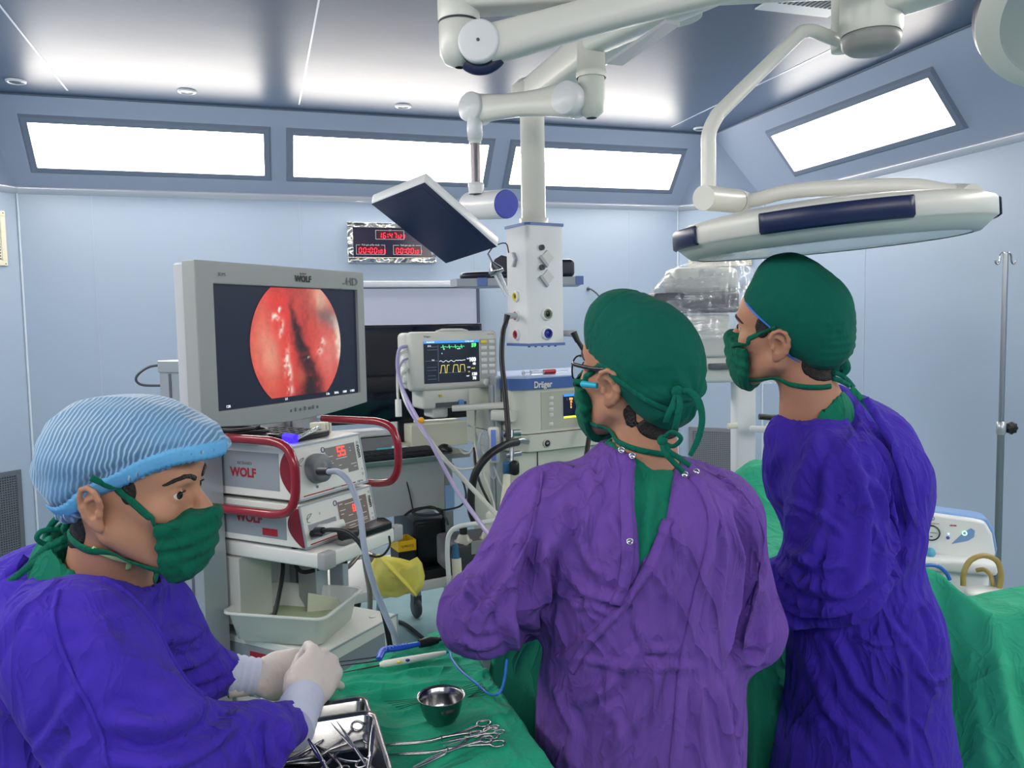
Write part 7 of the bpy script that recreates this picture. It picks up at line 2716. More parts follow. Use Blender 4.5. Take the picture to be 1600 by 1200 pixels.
pk1 = stitch([A(1083, 735, 1.37), A(1088, 800, 1.36), A(1080, 900, 1.34), A(1066, 1000, 1.33), A(1054, 1100, 1.33), A(1046, 1210, 1.33)], .010, .0022)
pk2 = stitch([A(990, 700, 1.36), A(978, 760, 1.34), A(982, 850, 1.32), A(975, 910, 1.31), A(962, 960, 1.31)], .011, .002)
l2 = [pxl([(845, 722), (842, 780), (822, 840), (790, 900)], 1.36, .004, -.0030),
      pxl([(1120, 735), (1155, 800), (1168, 870), (1160, 950)], 1.42, .004, -.0030),
      pxl([(826, 800), (800, 880), (765, 935), (735, 960)], 1.36, .013, .006),
      pxl([(790, 860), (745, 910), (705, 950)], 1.34, .012, .005),
      pxl([(770, 925), (800, 975), (812, 1020)], 1.34, .012, .005),
      pxl([(715, 990), (745, 1005), (790, 1000)], 1.33, .010, .004),
      pxl([(725, 890), (735, 925), (770, 945)], 1.33, .010, .004),
      pxl([(870, 815), (850, 880), (852, 960), (870, 1010)], 1.33, .014, .008),
      pxl([(838, 840), (822, 920), (818, 1000), (835, 1055)], 1.33, .014, -.014),
      pxl([(868, 870), (862, 940), (866, 1020), (855, 1060)], 1.33, .009, -.008),
      pxl([(930, 790), (908, 850), (925, 885), (945, 900)], 1.32, .010, .0045),
      pxl([(950, 800), (972, 850), (960, 880)], 1.32, .008, .004),
      pxl([(885, 900), (920, 930), (960, 935), (975, 925)], 1.32, .011, .006),
      pxl([(890, 960), (925, 945), (955, 960)], 1.32, .009, .004),
      pxl([(915, 730), (935, 770), (925, 800)], 1.34, .012, .004),
      pxl([(880, 780), (880, 830), (870, 870)], 1.33, .012, .005),
      pxl([(1108, 770), (1122, 850), (1118, 930), (1108, 990)], 1.36, .009, .005),
      pxl([(1145, 790), (1165, 870), (1165, 950), (1145, 1010), (1130, 1040)], 1.38, .012, -.012),
      pxl([(1150, 770), (1185, 850), (1195, 930)], 1.40, .013, .006),
      pxl([(1180, 900), (1205, 960), (1195, 1020), (1160, 1050)], 1.38, .012, .005),
      pxl([(1150, 1000), (1180, 1010), (1215, 995)], 1.38, .010, .0045),
      pxl([(1140, 1035), (1170, 1035), (1210, 1040)], 1.38, .010, .0045),
      pxl([(1020, 880), (1045, 930), (1040, 1000)], 1.32, .010, .0045),
      pxl([(1050, 800), (1058, 870), (1040, 930)], 1.33, .010, .004),
      pxl([(1000, 1000), (950, 1070), (885, 1115)], 1.33, .013, .006),
      pxl([(1040, 1015), (1000, 1100), (935, 1195)], 1.32, .014, .006),
      pxl([(865, 1085), (900, 1150), (892, 1215)], 1.34, .012, .006),
      pxl([(1120, 1060), (1133, 1120), (1150, 1210)], 1.35, .013, .006),
      pxl([(900, 1032), (970, 1040), (1040, 1035), (1100, 1045)], 1.32, .009, .0035),
      pxl([(1085, 1060), (1090, 1120), (1100, 1210)], 1.33, .012, .005),
      pxl([(960, 1110), (975, 1160), (960, 1215)], 1.32, .012, .004),
      pxl([(990, 960), (1010, 1010), (1060, 1010)], 1.32, .009, .004)]
ex2 = lambda V, N: lap2(V, N) + pk1(V, N) + pk2(V, N)
lo = np.array([.05, .85, .42]); 
def bounds(ps, pad):
    ps = np.array(ps); return ps.min(0) - pad, ps.max(0) + pad
lo, hi = bounds([A(690, 900, 1.38), A(1230, 900, 1.46), A(1000, 1080, 1.25), A(1000, 900, 1.8), A(835, 955, 1.65), A(1100, 1000, 1.8)], .09)
lo[2] = .42; hi[2] = A(1000, 640, 1.43)[2]
gown(o2, T2, 'surgical_gown', gown2c, lo, hi, .0062, M_GOWN_V, l2, seed=3, amp=.0032, extra=ex2)
nlo, nhi = bounds([A(850, 800, 1.43), A(1130, 800, 1.48), A(1000, 690, 1.4), A(1000, 1000, 1.4)], .12)
scr = sub(inner2, cone(A(1004, 640, 1.42), A(1004, 706, 1.43), .052, .052), .006)
attach(o2, sdf_obj('scrub_top', scr, nlo, nhi, .008, M_SCRUB, None, disp=folds([pxl([(1020, 740), (1010, 800), (1000, 880)], 1.34, .01, .004)], np.array(FWD, np.float32), .002, (12, 12, 8), 5)), T2)
for (x, y, d_) in ((988, 712, 1.352), (971, 703, 1.36), (984, 846, 1.312), (1070, 741, 1.352), (1088, 737, 1.365)):
    p = Vector([float(t) for t in A(x, y, d_)])
    # settle the snap on the cloth along the view direction
    r = (p - CAM).normalized(); ts = np.linspace(-.08, .12, 160)
    pts = np.array([tuple(p + r * float(t)) for t in ts], np.float32)
    vv = gown2(pts) - .006; k = int(np.argmax(vv < 0)); p = Vector([float(t) for t in pts[max(k, 1)]])
    m = MB().lathe([(.0028, 0), (.0058, .0012), (.0058, .003), (.0042, .0036), (.0034, .0018), (0, .0015)], axis=-r, origin=p, n=22)
    attach(o2, m.build('snap_fastener', M_SNAP), T2)
hand(o2, T2, A(838, 960, 1.72), DEP * .9 + LAT * .35, (0, 0, 1), 1, ((20, 25, 20), (25, 30, 20), (30, 30, 20), (35, 30, 20)))
hand(o2, T2, A(1085, 1000, 1.84), DEP * .9 - LAT * .35, (0, 0, 1), -1, ((20, 25, 20), (25, 30, 20), (30, 30, 20), (35, 30, 20)))
b2 = A(1000, 1080, 1.47)
for s in (-1, 1):
    c = b2[:2] + LAT[:2] * .09 * s
    m = MB().tube([(c[0], c[1], .55), (c[0], c[1], .06)], [.075, .06], n=20); attach(o2, m.build('trouser_leg', M_SCRUB), T2)
shoe_pair(o2, T2, [tuple(b2[:2] + LAT[:2] * .09 * s) for s in (-1, 1)], 75)

# =================================================================== right surgeon
c3 = (1.0421, 1.4374, 1.5697)
o3, T3, Ti3, body3, loc3 = person('person in profile in blue gown and green cap with bright blue edging, looking left', c3, 124.5, 8.0, 13.0, A(1272, 650, 1.71), neck_r=.062, ears=(-1, 1))
cap3 = union([ell((0, -.015, .055), (.084, .108, .088)), (ell((0, -.05, .02), (.076, .075, .075)), .03), (ell((0, .010, .128), (.030, .040, .030)), .06), (ell((0, -.085, -.015), (.05, .045, .045)), .03)], .03)


def brim3(P):
    y, z = P[:, 1], P[:, 2]
    hz = np.interp(y, [-.14, -.10, -.058, -.032, -.010, .03, .06, .13], [-.060, -.082, -.112, -.070, .022, .045, .060, .085])
    return (hz - z)


cap3c = both(cap3, brim3, .005)
capd3 = lambda V, N: .0016 * np_noise(V * 22, 21) + .001 * (1 - 2 * np.abs(np_noise(V * 50, 22))) + .0009 * np.exp(-((V[:, 1] + .12) / .03) ** 2 - ((V[:, 2] + .01) / .06) ** 2) * np.sin(V[:, 2] * 400)
sdf_obj('surgical_cap', cap3c, (-.11, -.15, -.13), (.11, .13, .18), .0032, M_CAP, o3, disp=capd3)
M_EDGE = mat('bright_blue_piping', '2f74d8', rough=.6)
edge_pts = []
ys = [.095, .075, .055, .03, .01, -.004, -.012, -.018, -.024, -.030, -.038, -.046, -.054]
for y in ys:
    z = float(np.interp(y, [-.14, -.10, -.058, -.032, -.010, .03, .06, .13], [-.060, -.082, -.112, -.070, .022, .045, .060, .085])) + .002
    edge_pts.append((-.08, y, z))
strap(o3, cap3c, edge_pts, .0035, 'cap_piping', M_EDGE, offd=.0015, n=5, thick=.001)
hair3 = both(off(body3, .0025), union([ell((0, -.085, -.045), (.068, .05, .04)), (ell((-.068, .026, .026), (.014, .016, .024)), .01)], .01), .003)
sdf_obj('hair', hair3, (-.1, -.16, -.12), (.1, .06, .07), .003, M_HAIR, o3, disp=lambda V, N: .001 * np_noise(V * 90, 2))
add_mask(o3, body3, M_GREEN2, side_y=.056, seed=8, top=-.012)
full3 = union([body3, (cap3c, .002), (both(off(union([off(body3, .006), (mask_sdf(), .02)], .02), .0035), lambda P: .056 - P[:, 1], .003), .002)], .002)
strap(o3, full3, [(-.050, .082, -.024), (-.060, .068, -.012), (-.066, .050, .000), (-.072, .028, .014), (-.080, .008, .024), (-.086, -.008, .034)], .009, 'mask_tie', M_GREEN2)
strap(o3, body3, [(-.042, .066, -.098), (-.050, .045, -.096), (-.056, .020, -.094), (-.060, -.01, -.092), (-.055, -.045, -.090), (-.035, -.075, -.092), (-.01, -.09, -.096)], .010, 'mask_tie', M_GREEN2, offd=.004)
eyes(o3, (-1,), look=(-.1, 1, .1)); eyelash(o3, (-1,)); brows(o3, body3, (-1,))
d3_ = 1.66
for pts, w_ in (([A(1300, 572, d3_), A(1316, 560, d3_ - .02), A(1324, 575, d3_ - .02), A(1314, 584, d3_ - .01), A(1300, 576, d3_)], .014),
                ([A(1296, 574, d3_), A(1310, 552, d3_ - .02), A(1322, 545, d3_ - .01)], .014),
                ([A(1290, 588, d3_), A(1306, 583, d3_ - .02), A(1322, 592, d3_ - .01), A(1334, 606, d3_)], .010),
                ([A(1290, 590, d3_), A(1308, 593, d3_ - .02), A(1328, 603, d3_ - .01)], .010)):
    free_tie(o3, Ti3, pts, w_, M_GREEN, 'tie')
m = MB().sphere(tuple(Ti3 @ Vector([float(t) for t in A(1302, 574, 1.66)])), .013, n=14); m.build('knot', M_GREEN, o3)
bw3 = union([ell(tuple(Ti3 @ Vector([float(t) for t in A(1312, 562, 1.68)])), (.020, .014, .022)), (ell(tuple(Ti3 @ Vector([float(t) for t in A(1298, 560, 1.68)])), (.020, .016, .018)), .01)], .01)
sdf_obj('cap_bow', bw3, (-.1, -.22, -.14), (.1, -.02, .06), .003, M_CAP, o3, disp=lambda V, N: .0035 * np_noise(V * 60, 8) + .0025 * (1 - 2 * np.abs(np_noise(V * 90, 9))))

tors3 = cone(A(1322, 735, 1.72), A(1352, 1000, 1.74), .125, .135, 1.0, LAT)
g3 = [tors3, (cone(A(1275, 680, 1.71), A(1345, 705, 1.74), .070, .085), .05), (cone(A(1300, 640, 1.73), A(1360, 690, 1.75), .052, .07), .05), (cone(A(1238, 690, 1.70), A(1250, 740, 1.72), .052, .07), .05), (ell(A(1370, 760, 1.76), (.10, .13, .12)), .05), (ell(A(1250, 740, 1.76), (.06, .09, .12)), .05),
      (cone(A(1303, 735, 1.62), A(1300, 870, 1.58), .085, .088), .05), (cone(A(1305, 905, 1.58), A(1228, 925, 1.66), .082, .062), .04), (cone(A(1330, 880, 1.60), A(1400, 840, 1.64), .060, .045), .05),
      (cone(A(1352, 1000, 1.74), np.array([*A(1356, 1000, 1.76)[:2], .42]), .140, .225, 1.0, LAT), .07),
      (cone(A(1228, 925, 1.66), A(1130, 980, 1.86), .060, .05), .03)]
gown3 = union(g3, .04)
gown3c = sub(gown3, cone(A(1250, 590, 1.69), A(1268, 648, 1.70), .070, .060), .008)
l3 = [pxl([(1285, 672), (1255, 740), (1240, 820)], 1.58, .013, .006),
      pxl([(1240, 690), (1222, 760), (1225, 830)], 1.6, .012, .006),
      pxl([(1325, 690), (1342, 790), (1325, 880), (1270, 945)], 1.55, .016, .008),
      pxl([(1300, 700), (1292, 780), (1272, 850), (1235, 900)], 1.53, .012, .006),
      pxl([(1215, 880), (1262, 918), (1315, 922), (1368, 895)], 1.5, .012, .008),
      pxl([(1218, 905), (1265, 945), (1320, 945), (1385, 905)], 1.5, .011, -.007),
      pxl([(1225, 855), (1275, 885), (1325, 880)], 1.5, .011, .006),
      pxl([(1215, 975), (1270, 985), (1335, 955), (1400, 900), (1447, 845)], 1.52, .013, -.012),
      pxl([(1230, 780), (1285, 805), (1320, 840)], 1.52, .010, .005),
      pxl([(1365, 640), (1405, 720), (1428, 800), (1420, 870)], 1.6, .010, .007),
      pxl([(1350, 650), (1385, 730), (1408, 810), (1398, 880), (1360, 930)], 1.58, .010, -.008),
      pxl([(1330, 730), (1370, 770), (1390, 830)], 1.56, .012, .005),
      pxl([(1345, 800), (1365, 850), (1350, 900)], 1.56, .010, .006),
      pxl([(1270, 1000), (1300, 1090), (1350, 1200)], 1.58, .013, .006),
      pxl([(1310, 990), (1350, 1080), (1430, 1170)], 1.58, .012, .006),
      pxl([(1380, 960), (1430, 1030), (1475, 1100)], 1.6, .012, .005),
      pxl([(1250, 1010), (1262, 1110), (1275, 1210)], 1.6, .013, .006),
      pxl([(1400, 1000), (1405, 1090), (1420, 1200)], 1.6, .013, .006),
      pxl([(1430, 930), (1455, 975), (1460, 1030)], 1.62, .010, .005),
      pxl([(1420, 1040), (1450, 1060), (1478, 1060)], 1.62, .009, .004),
      pxl([(1300, 1120), (1340, 1150), (1390, 1210)], 1.57, .012, .005),
      pxl([(1340, 1000), (1380, 1010), (1430, 1000)], 1.58, .009, .004),
      pxl([(1345, 625), (1330, 680), (1300, 720)], 1.62, .008, -.003)]
lo, hi = bounds([A(1200, 900, 1.6), A(1500, 900, 1.75), A(1350, 900, 1.45), A(1350, 900, 2.0), A(1130, 980, 1.9)], .06)
lo[2] = .42; hi[2] = A(1268, 590, 1.72)[2]
gown(o3, T3, 'surgical_gown', gown3c, lo, hi, .0062, M_GOWN_B2, l3, seed=13, amp=.0042)
nlo, nhi = bounds([A(1240, 640, 1.7), A(1330, 700, 1.74)], .11)
scr3 = sub(union([off(g3[1][0], -.004), (off(tors3, -.012), .05), (cone(A(1280, 650, 1.70), A(1292, 700, 1.72), .070, .08), .03)], .04), cone(A(1258, 600, 1.70), A(1268, 655, 1.70), .066, .060), .006)
attach(o3, sdf_obj('scrub_top', scr3, nlo, nhi, .006, M_SCRUB), T3)
# back ties hanging over the gown
free_tie(o3, Ti3, [A(1330, 606, 1.62), A(1360, 640, 1.60), A(1388, 685, 1.60), A(1400, 700, 1.60)], .012, M_SCRUB, 'neck_tie')
free_tie(o3, Ti3, [A(1352, 622, 1.60), A(1392, 690, 1.585), A(1418, 760, 1.58), A(1424, 840, 1.58), A(1408, 895, 1.57)], .014, M_GOWN_B2, 'gown_tie', widths=[.014, .016, .020, .022, .012])
hand(o3, T3, A(1118, 985, 1.92), -LAT * .8 + DEP * .6, (0, 0, 1), 1, ((20, 25, 20), (25, 30, 20), (30, 30, 20), (35, 30, 20)))
b3 = A(1356, 1000, 1.76)
for s in (-1, 1):
    c = b3[:2] + DEP[:2] * .09 * s
    m = MB().tube([(c[0], c[1], .55), (c[0], c[1], .06)], [.078, .062], n=20); attach(o3, m.build('trouser_leg', M_SCRUB), T3)
shoe_pair(o3, T3, [tuple(b3[:2] + DEP[:2] * .09 * s) for s in (-1, 1)], 150)

# =================================================================== assistant at the left
_m = head_matrix((0, 0, 0), -19.0, -3.0, -3.5).to_3x3() @ Vector((.032, .088, .010))
c1 = tuple(Vector((-.1752, 1.1931, 1.3795)) + _m * .1 + Vector((0, 0, .003)))
o1, T1, Ti1, body1, loc1 = person('person at left in blue bouffant cap and green mask, gloved hands busy over the instruments', c1, -19.0, -3.0, -3.5, A(165, 925, 1.16), neck_r=.058, ears=(-1, 1), sc=.9)
capb = union([ell((0, -.014, .062), (.090, .120, .070)), (ell((0, -.062, .020), (.082, .056, .064)), .04), (ell((0, .082, .076), (.062, .060, .036)), .03), (ell((0, .0, .09), (.07, .09, .050)), .04)], .04)


def brim1(P):
    y, z, x = P[:, 1], P[:, 2], np.abs(P[:, 0])
    hz = np.interp(y, [-.15, -.10, -.06, -.02, .02, .06, .10, .15], [-.050, -.048, -.030, .008, .028, .048, .058, .066])
    return (hz - z)


capb1 = both(capb, brim1, .012)


def bouf(V, N):
    y = V[:, 1]
    d = .005 * np_noise(V * np.array([22, 14, 30]), 31) + .0022 * (1 - 2 * np.abs(np_noise(V * np.array([34, 20, 34]), 33)))
    hz = np.interp(y, [-.15, -.10, -.06, -.02, .02, .06, .10, .15], [-.050, -.048, -.030, .008, .028, .048, .058, .066])
    band = np.exp(-((V[:, 2] - hz - .028) / .007) ** 2)
    d -= .004 * band
    d += .0016 * np.sin(y * 2 * np.pi / .011) * np.exp(-((V[:, 2] - hz - .012) / .016) ** 2)
    return d


cb_ = sdf_obj('bouffant_cap', capb1, (-.12, -.17, -.08), (.12, .16, .18), .0026, M_GREEN, o1, disp=bouf)
mb_ = bpy.data.materials.new('blue_pleated_nonwoven'); mb_.use_nodes = True
nt = mb_.node_tree; b = nt.nodes['Principled BSDF']; b.inputs['Roughness'].default_value = .7; b.inputs['Sheen Weight'].default_value = .3
tc = nt.nodes.new('ShaderNodeTexCoord'); mpn = nt.nodes.new('ShaderNodeMapping'); wv = nt.nodes.new('ShaderNodeTexWave'); cr = nt.nodes.new('ShaderNodeValToRGB'); bp = nt.nodes.new('ShaderNodeBump')
nz = nt.nodes.new('ShaderNodeTexNoise'); mxc = nt.nodes.new('ShaderNodeMix'); mxc.data_type = 'RGBA'
mpn.inputs['Rotation'].default_value = (.28, 0, 0)
wv.wave_type = 'BANDS'; wv.bands_direction = 'Y'; wv.inputs['Scale'].default_value = 48; wv.inputs['Distortion'].default_value = 5.0; wv.inputs['Detail'].default_value = 2.0; wv.inputs['Detail Scale'].default_value = .6
nt.links.new(tc.outputs['Object'], mpn.inputs['Vector']); nt.links.new(mpn.outputs['Vector'], wv.inputs['Vector'])
cr.color_ramp.elements[0].position = .45; cr.color_ramp.elements[0].color = srgb('52799f'); cr.color_ramp.elements[1].position = .98; cr.color_ramp.elements[1].color = srgb('9cc4e2')
nt.links.new(wv.outputs['Fac'], cr.inputs['Fac'])
nz.inputs['Scale'].default_value = 14; nt.links.new(tc.outputs['Object'], nz.inputs['Vector'])
rpn = nt.nodes.new('ShaderNodeMapRange'); rpn.inputs['From Min'].default_value = .4; rpn.inputs['From Max'].default_value = .7; rpn.inputs['To Max'].default_value = .55
nt.links.new(nz.outputs['Fac'], rpn.inputs['Value']); nt.links.new(rpn.outputs['Result'], mxc.inputs['Factor'])
nt.links.new(cr.outputs['Color'], mxc.inputs['A']); mxc.inputs['B'].default_value = srgb('5c93c4')
nt.links.new(mxc.outputs['Result'], b.inputs['Base Color'])
nt.links.new(wv.outputs['Fac'], bp.inputs['Height']); bp.inputs['Distance'].default_value = .0008; bp.inputs['Strength'].default_value = .4
nt.links.new(bp.outputs['Normal'], b.inputs['Normal'])
cb_.data.materials.clear(); cb_.data.materials.append(mb_)
bandp = [(0, .150, .076), (.045, .135, .076)]
for y in (.11, .08, .05, .02, -.02, -.05, -.08, -.11):
    z = float(np.interp(y, [-.15, -.10, -.06, -.02, .02, .06, .10, .15], [-.050, -.048, -.030, .008, .028, .048, .058, .066])) + .012
    bandp.append((.08, y, z))
strap(o1, capb1, bandp, .024, 'elastic_brim', mat('bright_blue_nonwoven', '62a9dc', rough=.7, bump=(120, .5, .002)), offd=.001, n=14, thick=.001, rough_w=.10)
hair1 = both(off(body1, .0022), union([ell((.067, .028, .020), (.012, .011, .020)), (ell((0, -.078, -.045), (.070, .045, .040)), .01)], .01), .003)
sdf_obj('hair', hair1, (-.1, -.15, -.12), (.1, .07, .07), .0026, M_HAIR, o1, disp=lambda V, N: .001 * np_noise(V * 90, 2))
add_mask(o1, body1, M_GREEN2, side_y=.064, seed=18, top=-.016)
full1 = union([body1, (capb1, .002), (both(off(union([off(body1, .006), (mask_sdf(), .02)], .02), .0035), lambda P: .064 - P[:, 1], .003), .002)], .002)
strap(o1, full1, [(.048, .086, -.030), (.060, .066, -.020), (.068, .045, -.006), (.074, .025, .014), (.078, .005, .034), (.086, -.012, .046)], .011, 'mask_tie', M_GREEN2)
strap(o1, body1, [(.036, .072, -.108), (.048, .050, -.102), (.055, .025, -.098), (.060, -.005, -.092), (.058, -.04, -.080), (.045, -.07, -.068), (.02, -.09, -.06)], .012, 'mask_tie', M_GREEN2, offd=.004)
eyes(o1, (-1, 1), look=(.42, 1, .0)); eyelash(o1, (-1, 1)); brows(o1, body1, (-1, 1), lift=.003)
m = MB()
mo_ = Vector((.0585, .058, -.004)); m.sphere(tuple(mo_), .0018, n=8); m.build('mole', mat('mole_brown', '4a2c20', rough=.6), o1)
d1_ = 1.12
for pts, w_ in (([A(118, 792, d1_), A(98, 803, d1_), A(82, 818, d1_), A(72, 838, d1_), A(75, 848, d1_)], .010),
                ([A(118, 838, d1_), A(92, 828, d1_ - .01), A(66, 830, d1_ - .02), A(58, 842, d1_ - .02), A(75, 850, d1_ - .01), A(105, 838, d1_)], .008),
                ([A(118, 825, d1_), A(108, 818, d1_ - .02), A(100, 826, d1_ - .02), A(110, 838, d1_ - .01)], .010),
                ([A(120, 835, d1_), A(90, 848, d1_ - .02), A(65, 862, d1_ - .02), A(40, 890, d1_ - .01), A(30, 905, d1_)], .009),
                ([A(118, 842, d1_), A(85, 858, d1_ - .02), A(55, 878, d1_ - .02), A(20, 905, d1_ - .02), A(-8, 925, d1_)], .010)):
    free_tie(o1, Ti1, pts, w_, M_GREEN2, 'tie')
m = MB().sphere(tuple(Ti1 @ Vector([float(t) for t in A(118, 835, 1.12)])), .013, n=14); m.build('knot', M_GREEN2, o1)

tors1 = cone(A(115, 1010, 1.22), A(60, 1300, 1.22), .150, .175, 1.0, LAT)
g1 = [tors1, (cone(A(160, 935, 1.16), A(115, 985, 1.20), .080, .12), .05), (ell(A(60, 1010, 1.18), (.13, .13, .12)), .06),
      (cone(A(110, 1010, 1.04), A(205, 1165, 1.02), .088, .082), .05),            # near upper arm
      (cone(A(215, 1190, 1.03), A(395, 1160, 1.15), .080, .050), .04), (cone(A(395, 1160, 1.15), A(455, 1128, 1.24), .046, .034), .025),
      (cone(A(240, 960, 1.26), A(285, 1050, 1.34), .062, .060), .04), (cone(A(290, 1052, 1.34), A(345, 1052, 1.38), .056, .036), .03),
      (cone(A(70, 1300, 1.22), np.array([*A(20, 1300, 1.22)[:2], .42]), .175, .24), .08)]
gown1 = union(g1, .04)
gown1c = sub(gown1, cone(A(158, 860, 1.15), A(160, 912, 1.16), .082, .072), .008)
seam1 = stitch([A(86, 898, 1.0), A(82, 960, .97), A(100, 1040, .94), A(138, 1120, .93), A(165, 1210, .93)], .0045, .0016)
seam2 = stitch([A(158, 900, 1.06), A(205, 945, 1.07), A(258, 1010, 1.07), A(312, 1100, 1.05)], .005, .0018)
l1 = [pxl([(70, 915), (40, 985), (8, 1050)], 1.02, .010, .005),
      pxl([(30, 920), (5, 960)], 1.05, .012, .005),
      pxl([(130, 1070), (85, 1130), (25, 1205)], .95, .010, .0055),
      pxl([(100, 1100), (60, 1150), (30, 1200)], .95, .010, -.004),
      pxl([(150, 1140), (110, 1180), (90, 1215)], .95, .012, .004),
      pxl([(225, 1035), (275, 1060), (320, 1100)], 1.05, .010, .006),
      pxl([(235, 1070), (285, 1085), (345, 1105)], 1.05, .010, -.005),
      pxl([(180, 1085), (250, 1118), (330, 1122), (380, 1112)], 1.0, .014, .009),
      pxl([(190, 1115), (260, 1150), (340, 1150), (400, 1130)], 1.0, .013, -.008),
      pxl([(215, 1135), (280, 1172), (350, 1180), (420, 1165)], 1.0, .012, .006),
      pxl([(430, 1105), (448, 1135), (460, 1180)], 1.15, .007, .005),
      pxl([(412, 1112), (425, 1145), (435, 1185)], 1.13, .008, .005),
      pxl([(390, 1120), (398, 1150), (405, 1190)], 1.12, .009, .005),
      pxl([(245, 965), (290, 1000), (335, 1012)], 1.22, .011, .006),
      pxl([(260, 1010), (295, 1040), (335, 1040)], 1.25, .011, .005),
      pxl([(255, 920), (262, 970), (285, 1010)], 1.18, .012, -.008),
      pxl([(270, 1080), (310, 1090), (345, 1080)], 1.26, .010, -.006),
      pxl([(120, 930), (160, 950), (220, 960)], 1.05, .012, .004),
      pxl([(100, 1000), (150, 1030), (190, 1090)], .95, .016, .004)]
lo, hi = bounds([A(-60, 1000, 1.2), A(470, 1130, 1.28), A(345, 1050, 1.42), A(110, 1010, .9), A(150, 1000, 1.42), A(-120, 1250, 1.1)], .07)
lo[2] = .42; hi[2] = A(160, 860, 1.16)[2]
gown(o1, T1, 'surgical_gown', gown1c, lo, hi, .0062, M_GOWN_B, l1, seed=23, amp=.0034, extra=lambda V, N: seam1(V, N) + seam2(V, N))
nlo, nhi = bounds([A(90, 870, 1.16), A(230, 960, 1.16)], .10)
scr1 = sub(union([off(g1[1][0], -.004), (cone(A(140, 890, 1.16), A(140, 960, 1.18), .078, .10), .03)], .04), cone(A(165, 850, 1.15), A(165, 905, 1.155), .066, .062), .006)
scr1 = both(scr1, ell(A(125, 895, 1.16), (.105, .105, .085)), .004)
attach(o1, sdf_obj('scrub_top', scr1, nlo, nhi, .006, M_SCRUB), T1)
strap(o1, body1, [(.058, -.040, -.075), (.060, -.015, -.100), (.056, .005, -.125), (.050, .015, -.145)], .008, 'neck_piping', mat('pale_green_piping', 'b7cf8f', rough=.7), offd=.003)
# gown ties at the back
for pts in ([A(40, 868, 1.12), A(15, 895, 1.11), A(-12, 930, 1.10)], [A(50, 880, 1.12), A(22, 915, 1.10), A(-10, 960, 1.08)], [A(30, 880, 1.14), A(0, 900, 1.13), A(-25, 930, 1.12)]):
    free_tie(o1, Ti1, pts, .016, M_GOWN_B, 'gown_tie')


def gown_strap(o, T, sdf, disp, pts, width, name, mt, n=12, lift=.001):
    """tape or seam sewn on the gown: pulled on to the cloth, then moved with its folds"""
    P, _ = catmull([Vector([float(t) for t in p]) for p in pts], n)
    V = np.array([tuple(p) for p in P], np.float32)
    for it in range(8):
        N = np.stack([sdf(_shift(V, i, .002)) - sdf(_shift(V, i, -.002)) for i in range(3)], 1)
        N /= np.linalg.norm(N, axis=1)[:, None] + 1e-9
        V = V - N * sdf(V)[:, None] * .8
    g = []
    T_ = np.gradient(V, axis=0); T_ /= np.linalg.norm(T_, axis=1)[:, None]
    B = np.cross(T_, N); B /= np.linalg.norm(B, axis=1)[:, None]
    cols = []
    for s in (-.5, -.42, 0, .42, .5):
        W = (V + B * width * s).astype(np.float32)
        W = W - N * sdf(W)[:, None]
        l_ = lift + (.0025 if width > .01 else .0008) + (.0012 if abs(s) < .45 else -.005)
        cols.append(W + N * (disp(W, N) + l_)[:, None])
    C = np.stack(cols, 1)
    m = MB(); m.sheet([[tuple(p) for p in r] for r in C])
    return attach(o, m.build(name, mt, None, solid=.0012), T)


_d2 = folds(l2, np.array(FWD, np.float32), noise_amp=.0032, noise_scale=(9, 9, 4), seed=3)
dd2 = lambda V, N: _d2(V, N) + ex2(V, N)
for pts, w_, nm in (([A(1040, 815, 1.32), A(1018, 868, 1.31), A(985, 930, 1.31), A(950, 972, 1.31), A(905, 1017, 1.31), A(864, 1058, 1.32)], .015, 'lap_edge'),
                    ([A(1083, 745, 1.37), A(1088, 800, 1.36), A(1080, 900, 1.34), A(1066, 1000, 1.33), A(1054, 1100, 1.33), A(1046, 1205, 1.33)], .022, 'back_placket'),
                    ([A(984, 725, 1.36), A(978, 770, 1.34), A(983, 850, 1.32), A(976, 910, 1.31), A(962, 945, 1.31)], .020, 'back_placket'),
                    ([A(846, 728, 1.38), A(843, 780, 1.36), A(826, 840, 1.34), A(800, 890, 1.33)], .005, 'sleeve_seam'),
                    ([A(1122, 740, 1.42), A(1155, 800, 1.42), A(1168, 870, 1.42), A(1162, 940, 1.42)], .005, 'sleeve_seam')):
    gown_strap(o2, T2, gown2, dd2, pts, w_, nm, M_GOWN_V)
_d1 = folds(l1, np.array(FWD, np.float32), noise_amp=.0034, noise_scale=(9, 9, 4), seed=23)
dd1 = lambda V, N: _d1(V, N) + seam1(V, N) + seam2(V, N)
for pts, w_ in (([A(88, 905, 1.0), A(82, 960, .97), A(100, 1040, .94), A(138, 1120, .93), A(165, 1205, .93)], .005),
                ([A(160, 905, 1.06), A(205, 945, 1.07), A(258, 1010, 1.07), A(312, 1095, 1.05)], .006)):
    gown_strap(o1, T1, gown1, dd1, pts, w_, 'sleeve_seam', M_GOWN_B)
_d3 = folds(l3, np.array(FWD, np.float32), noise_amp=.0042, noise_scale=(9, 9, 4), seed=13)
gown_strap(o3, T3, gown3, _d3, [A(1352, 640, 1.6), A(1385, 700, 1.58), A(1408, 770, 1.57), A(1415, 840, 1.56), A(1400, 900, 1.56)], .018, 'back_edge', M_GOWN_B2)


def cuff(o, T, a, b, r0, r1):
    a = Vector([float(t) for t in a]); b = Vector([float(t) for t in b])
    pts, rr = [], []
    for k in range(14):
        t = k / 13; pts.append(a + (b - a) * t); rr.append(r0 + (r1 - r0) * t + .0012 * math.sin(k * 2.2))
    m = MB().tube(pts, rr, n=24)
    attach(o, m.build('glove_cuff', M_CUFF), T)


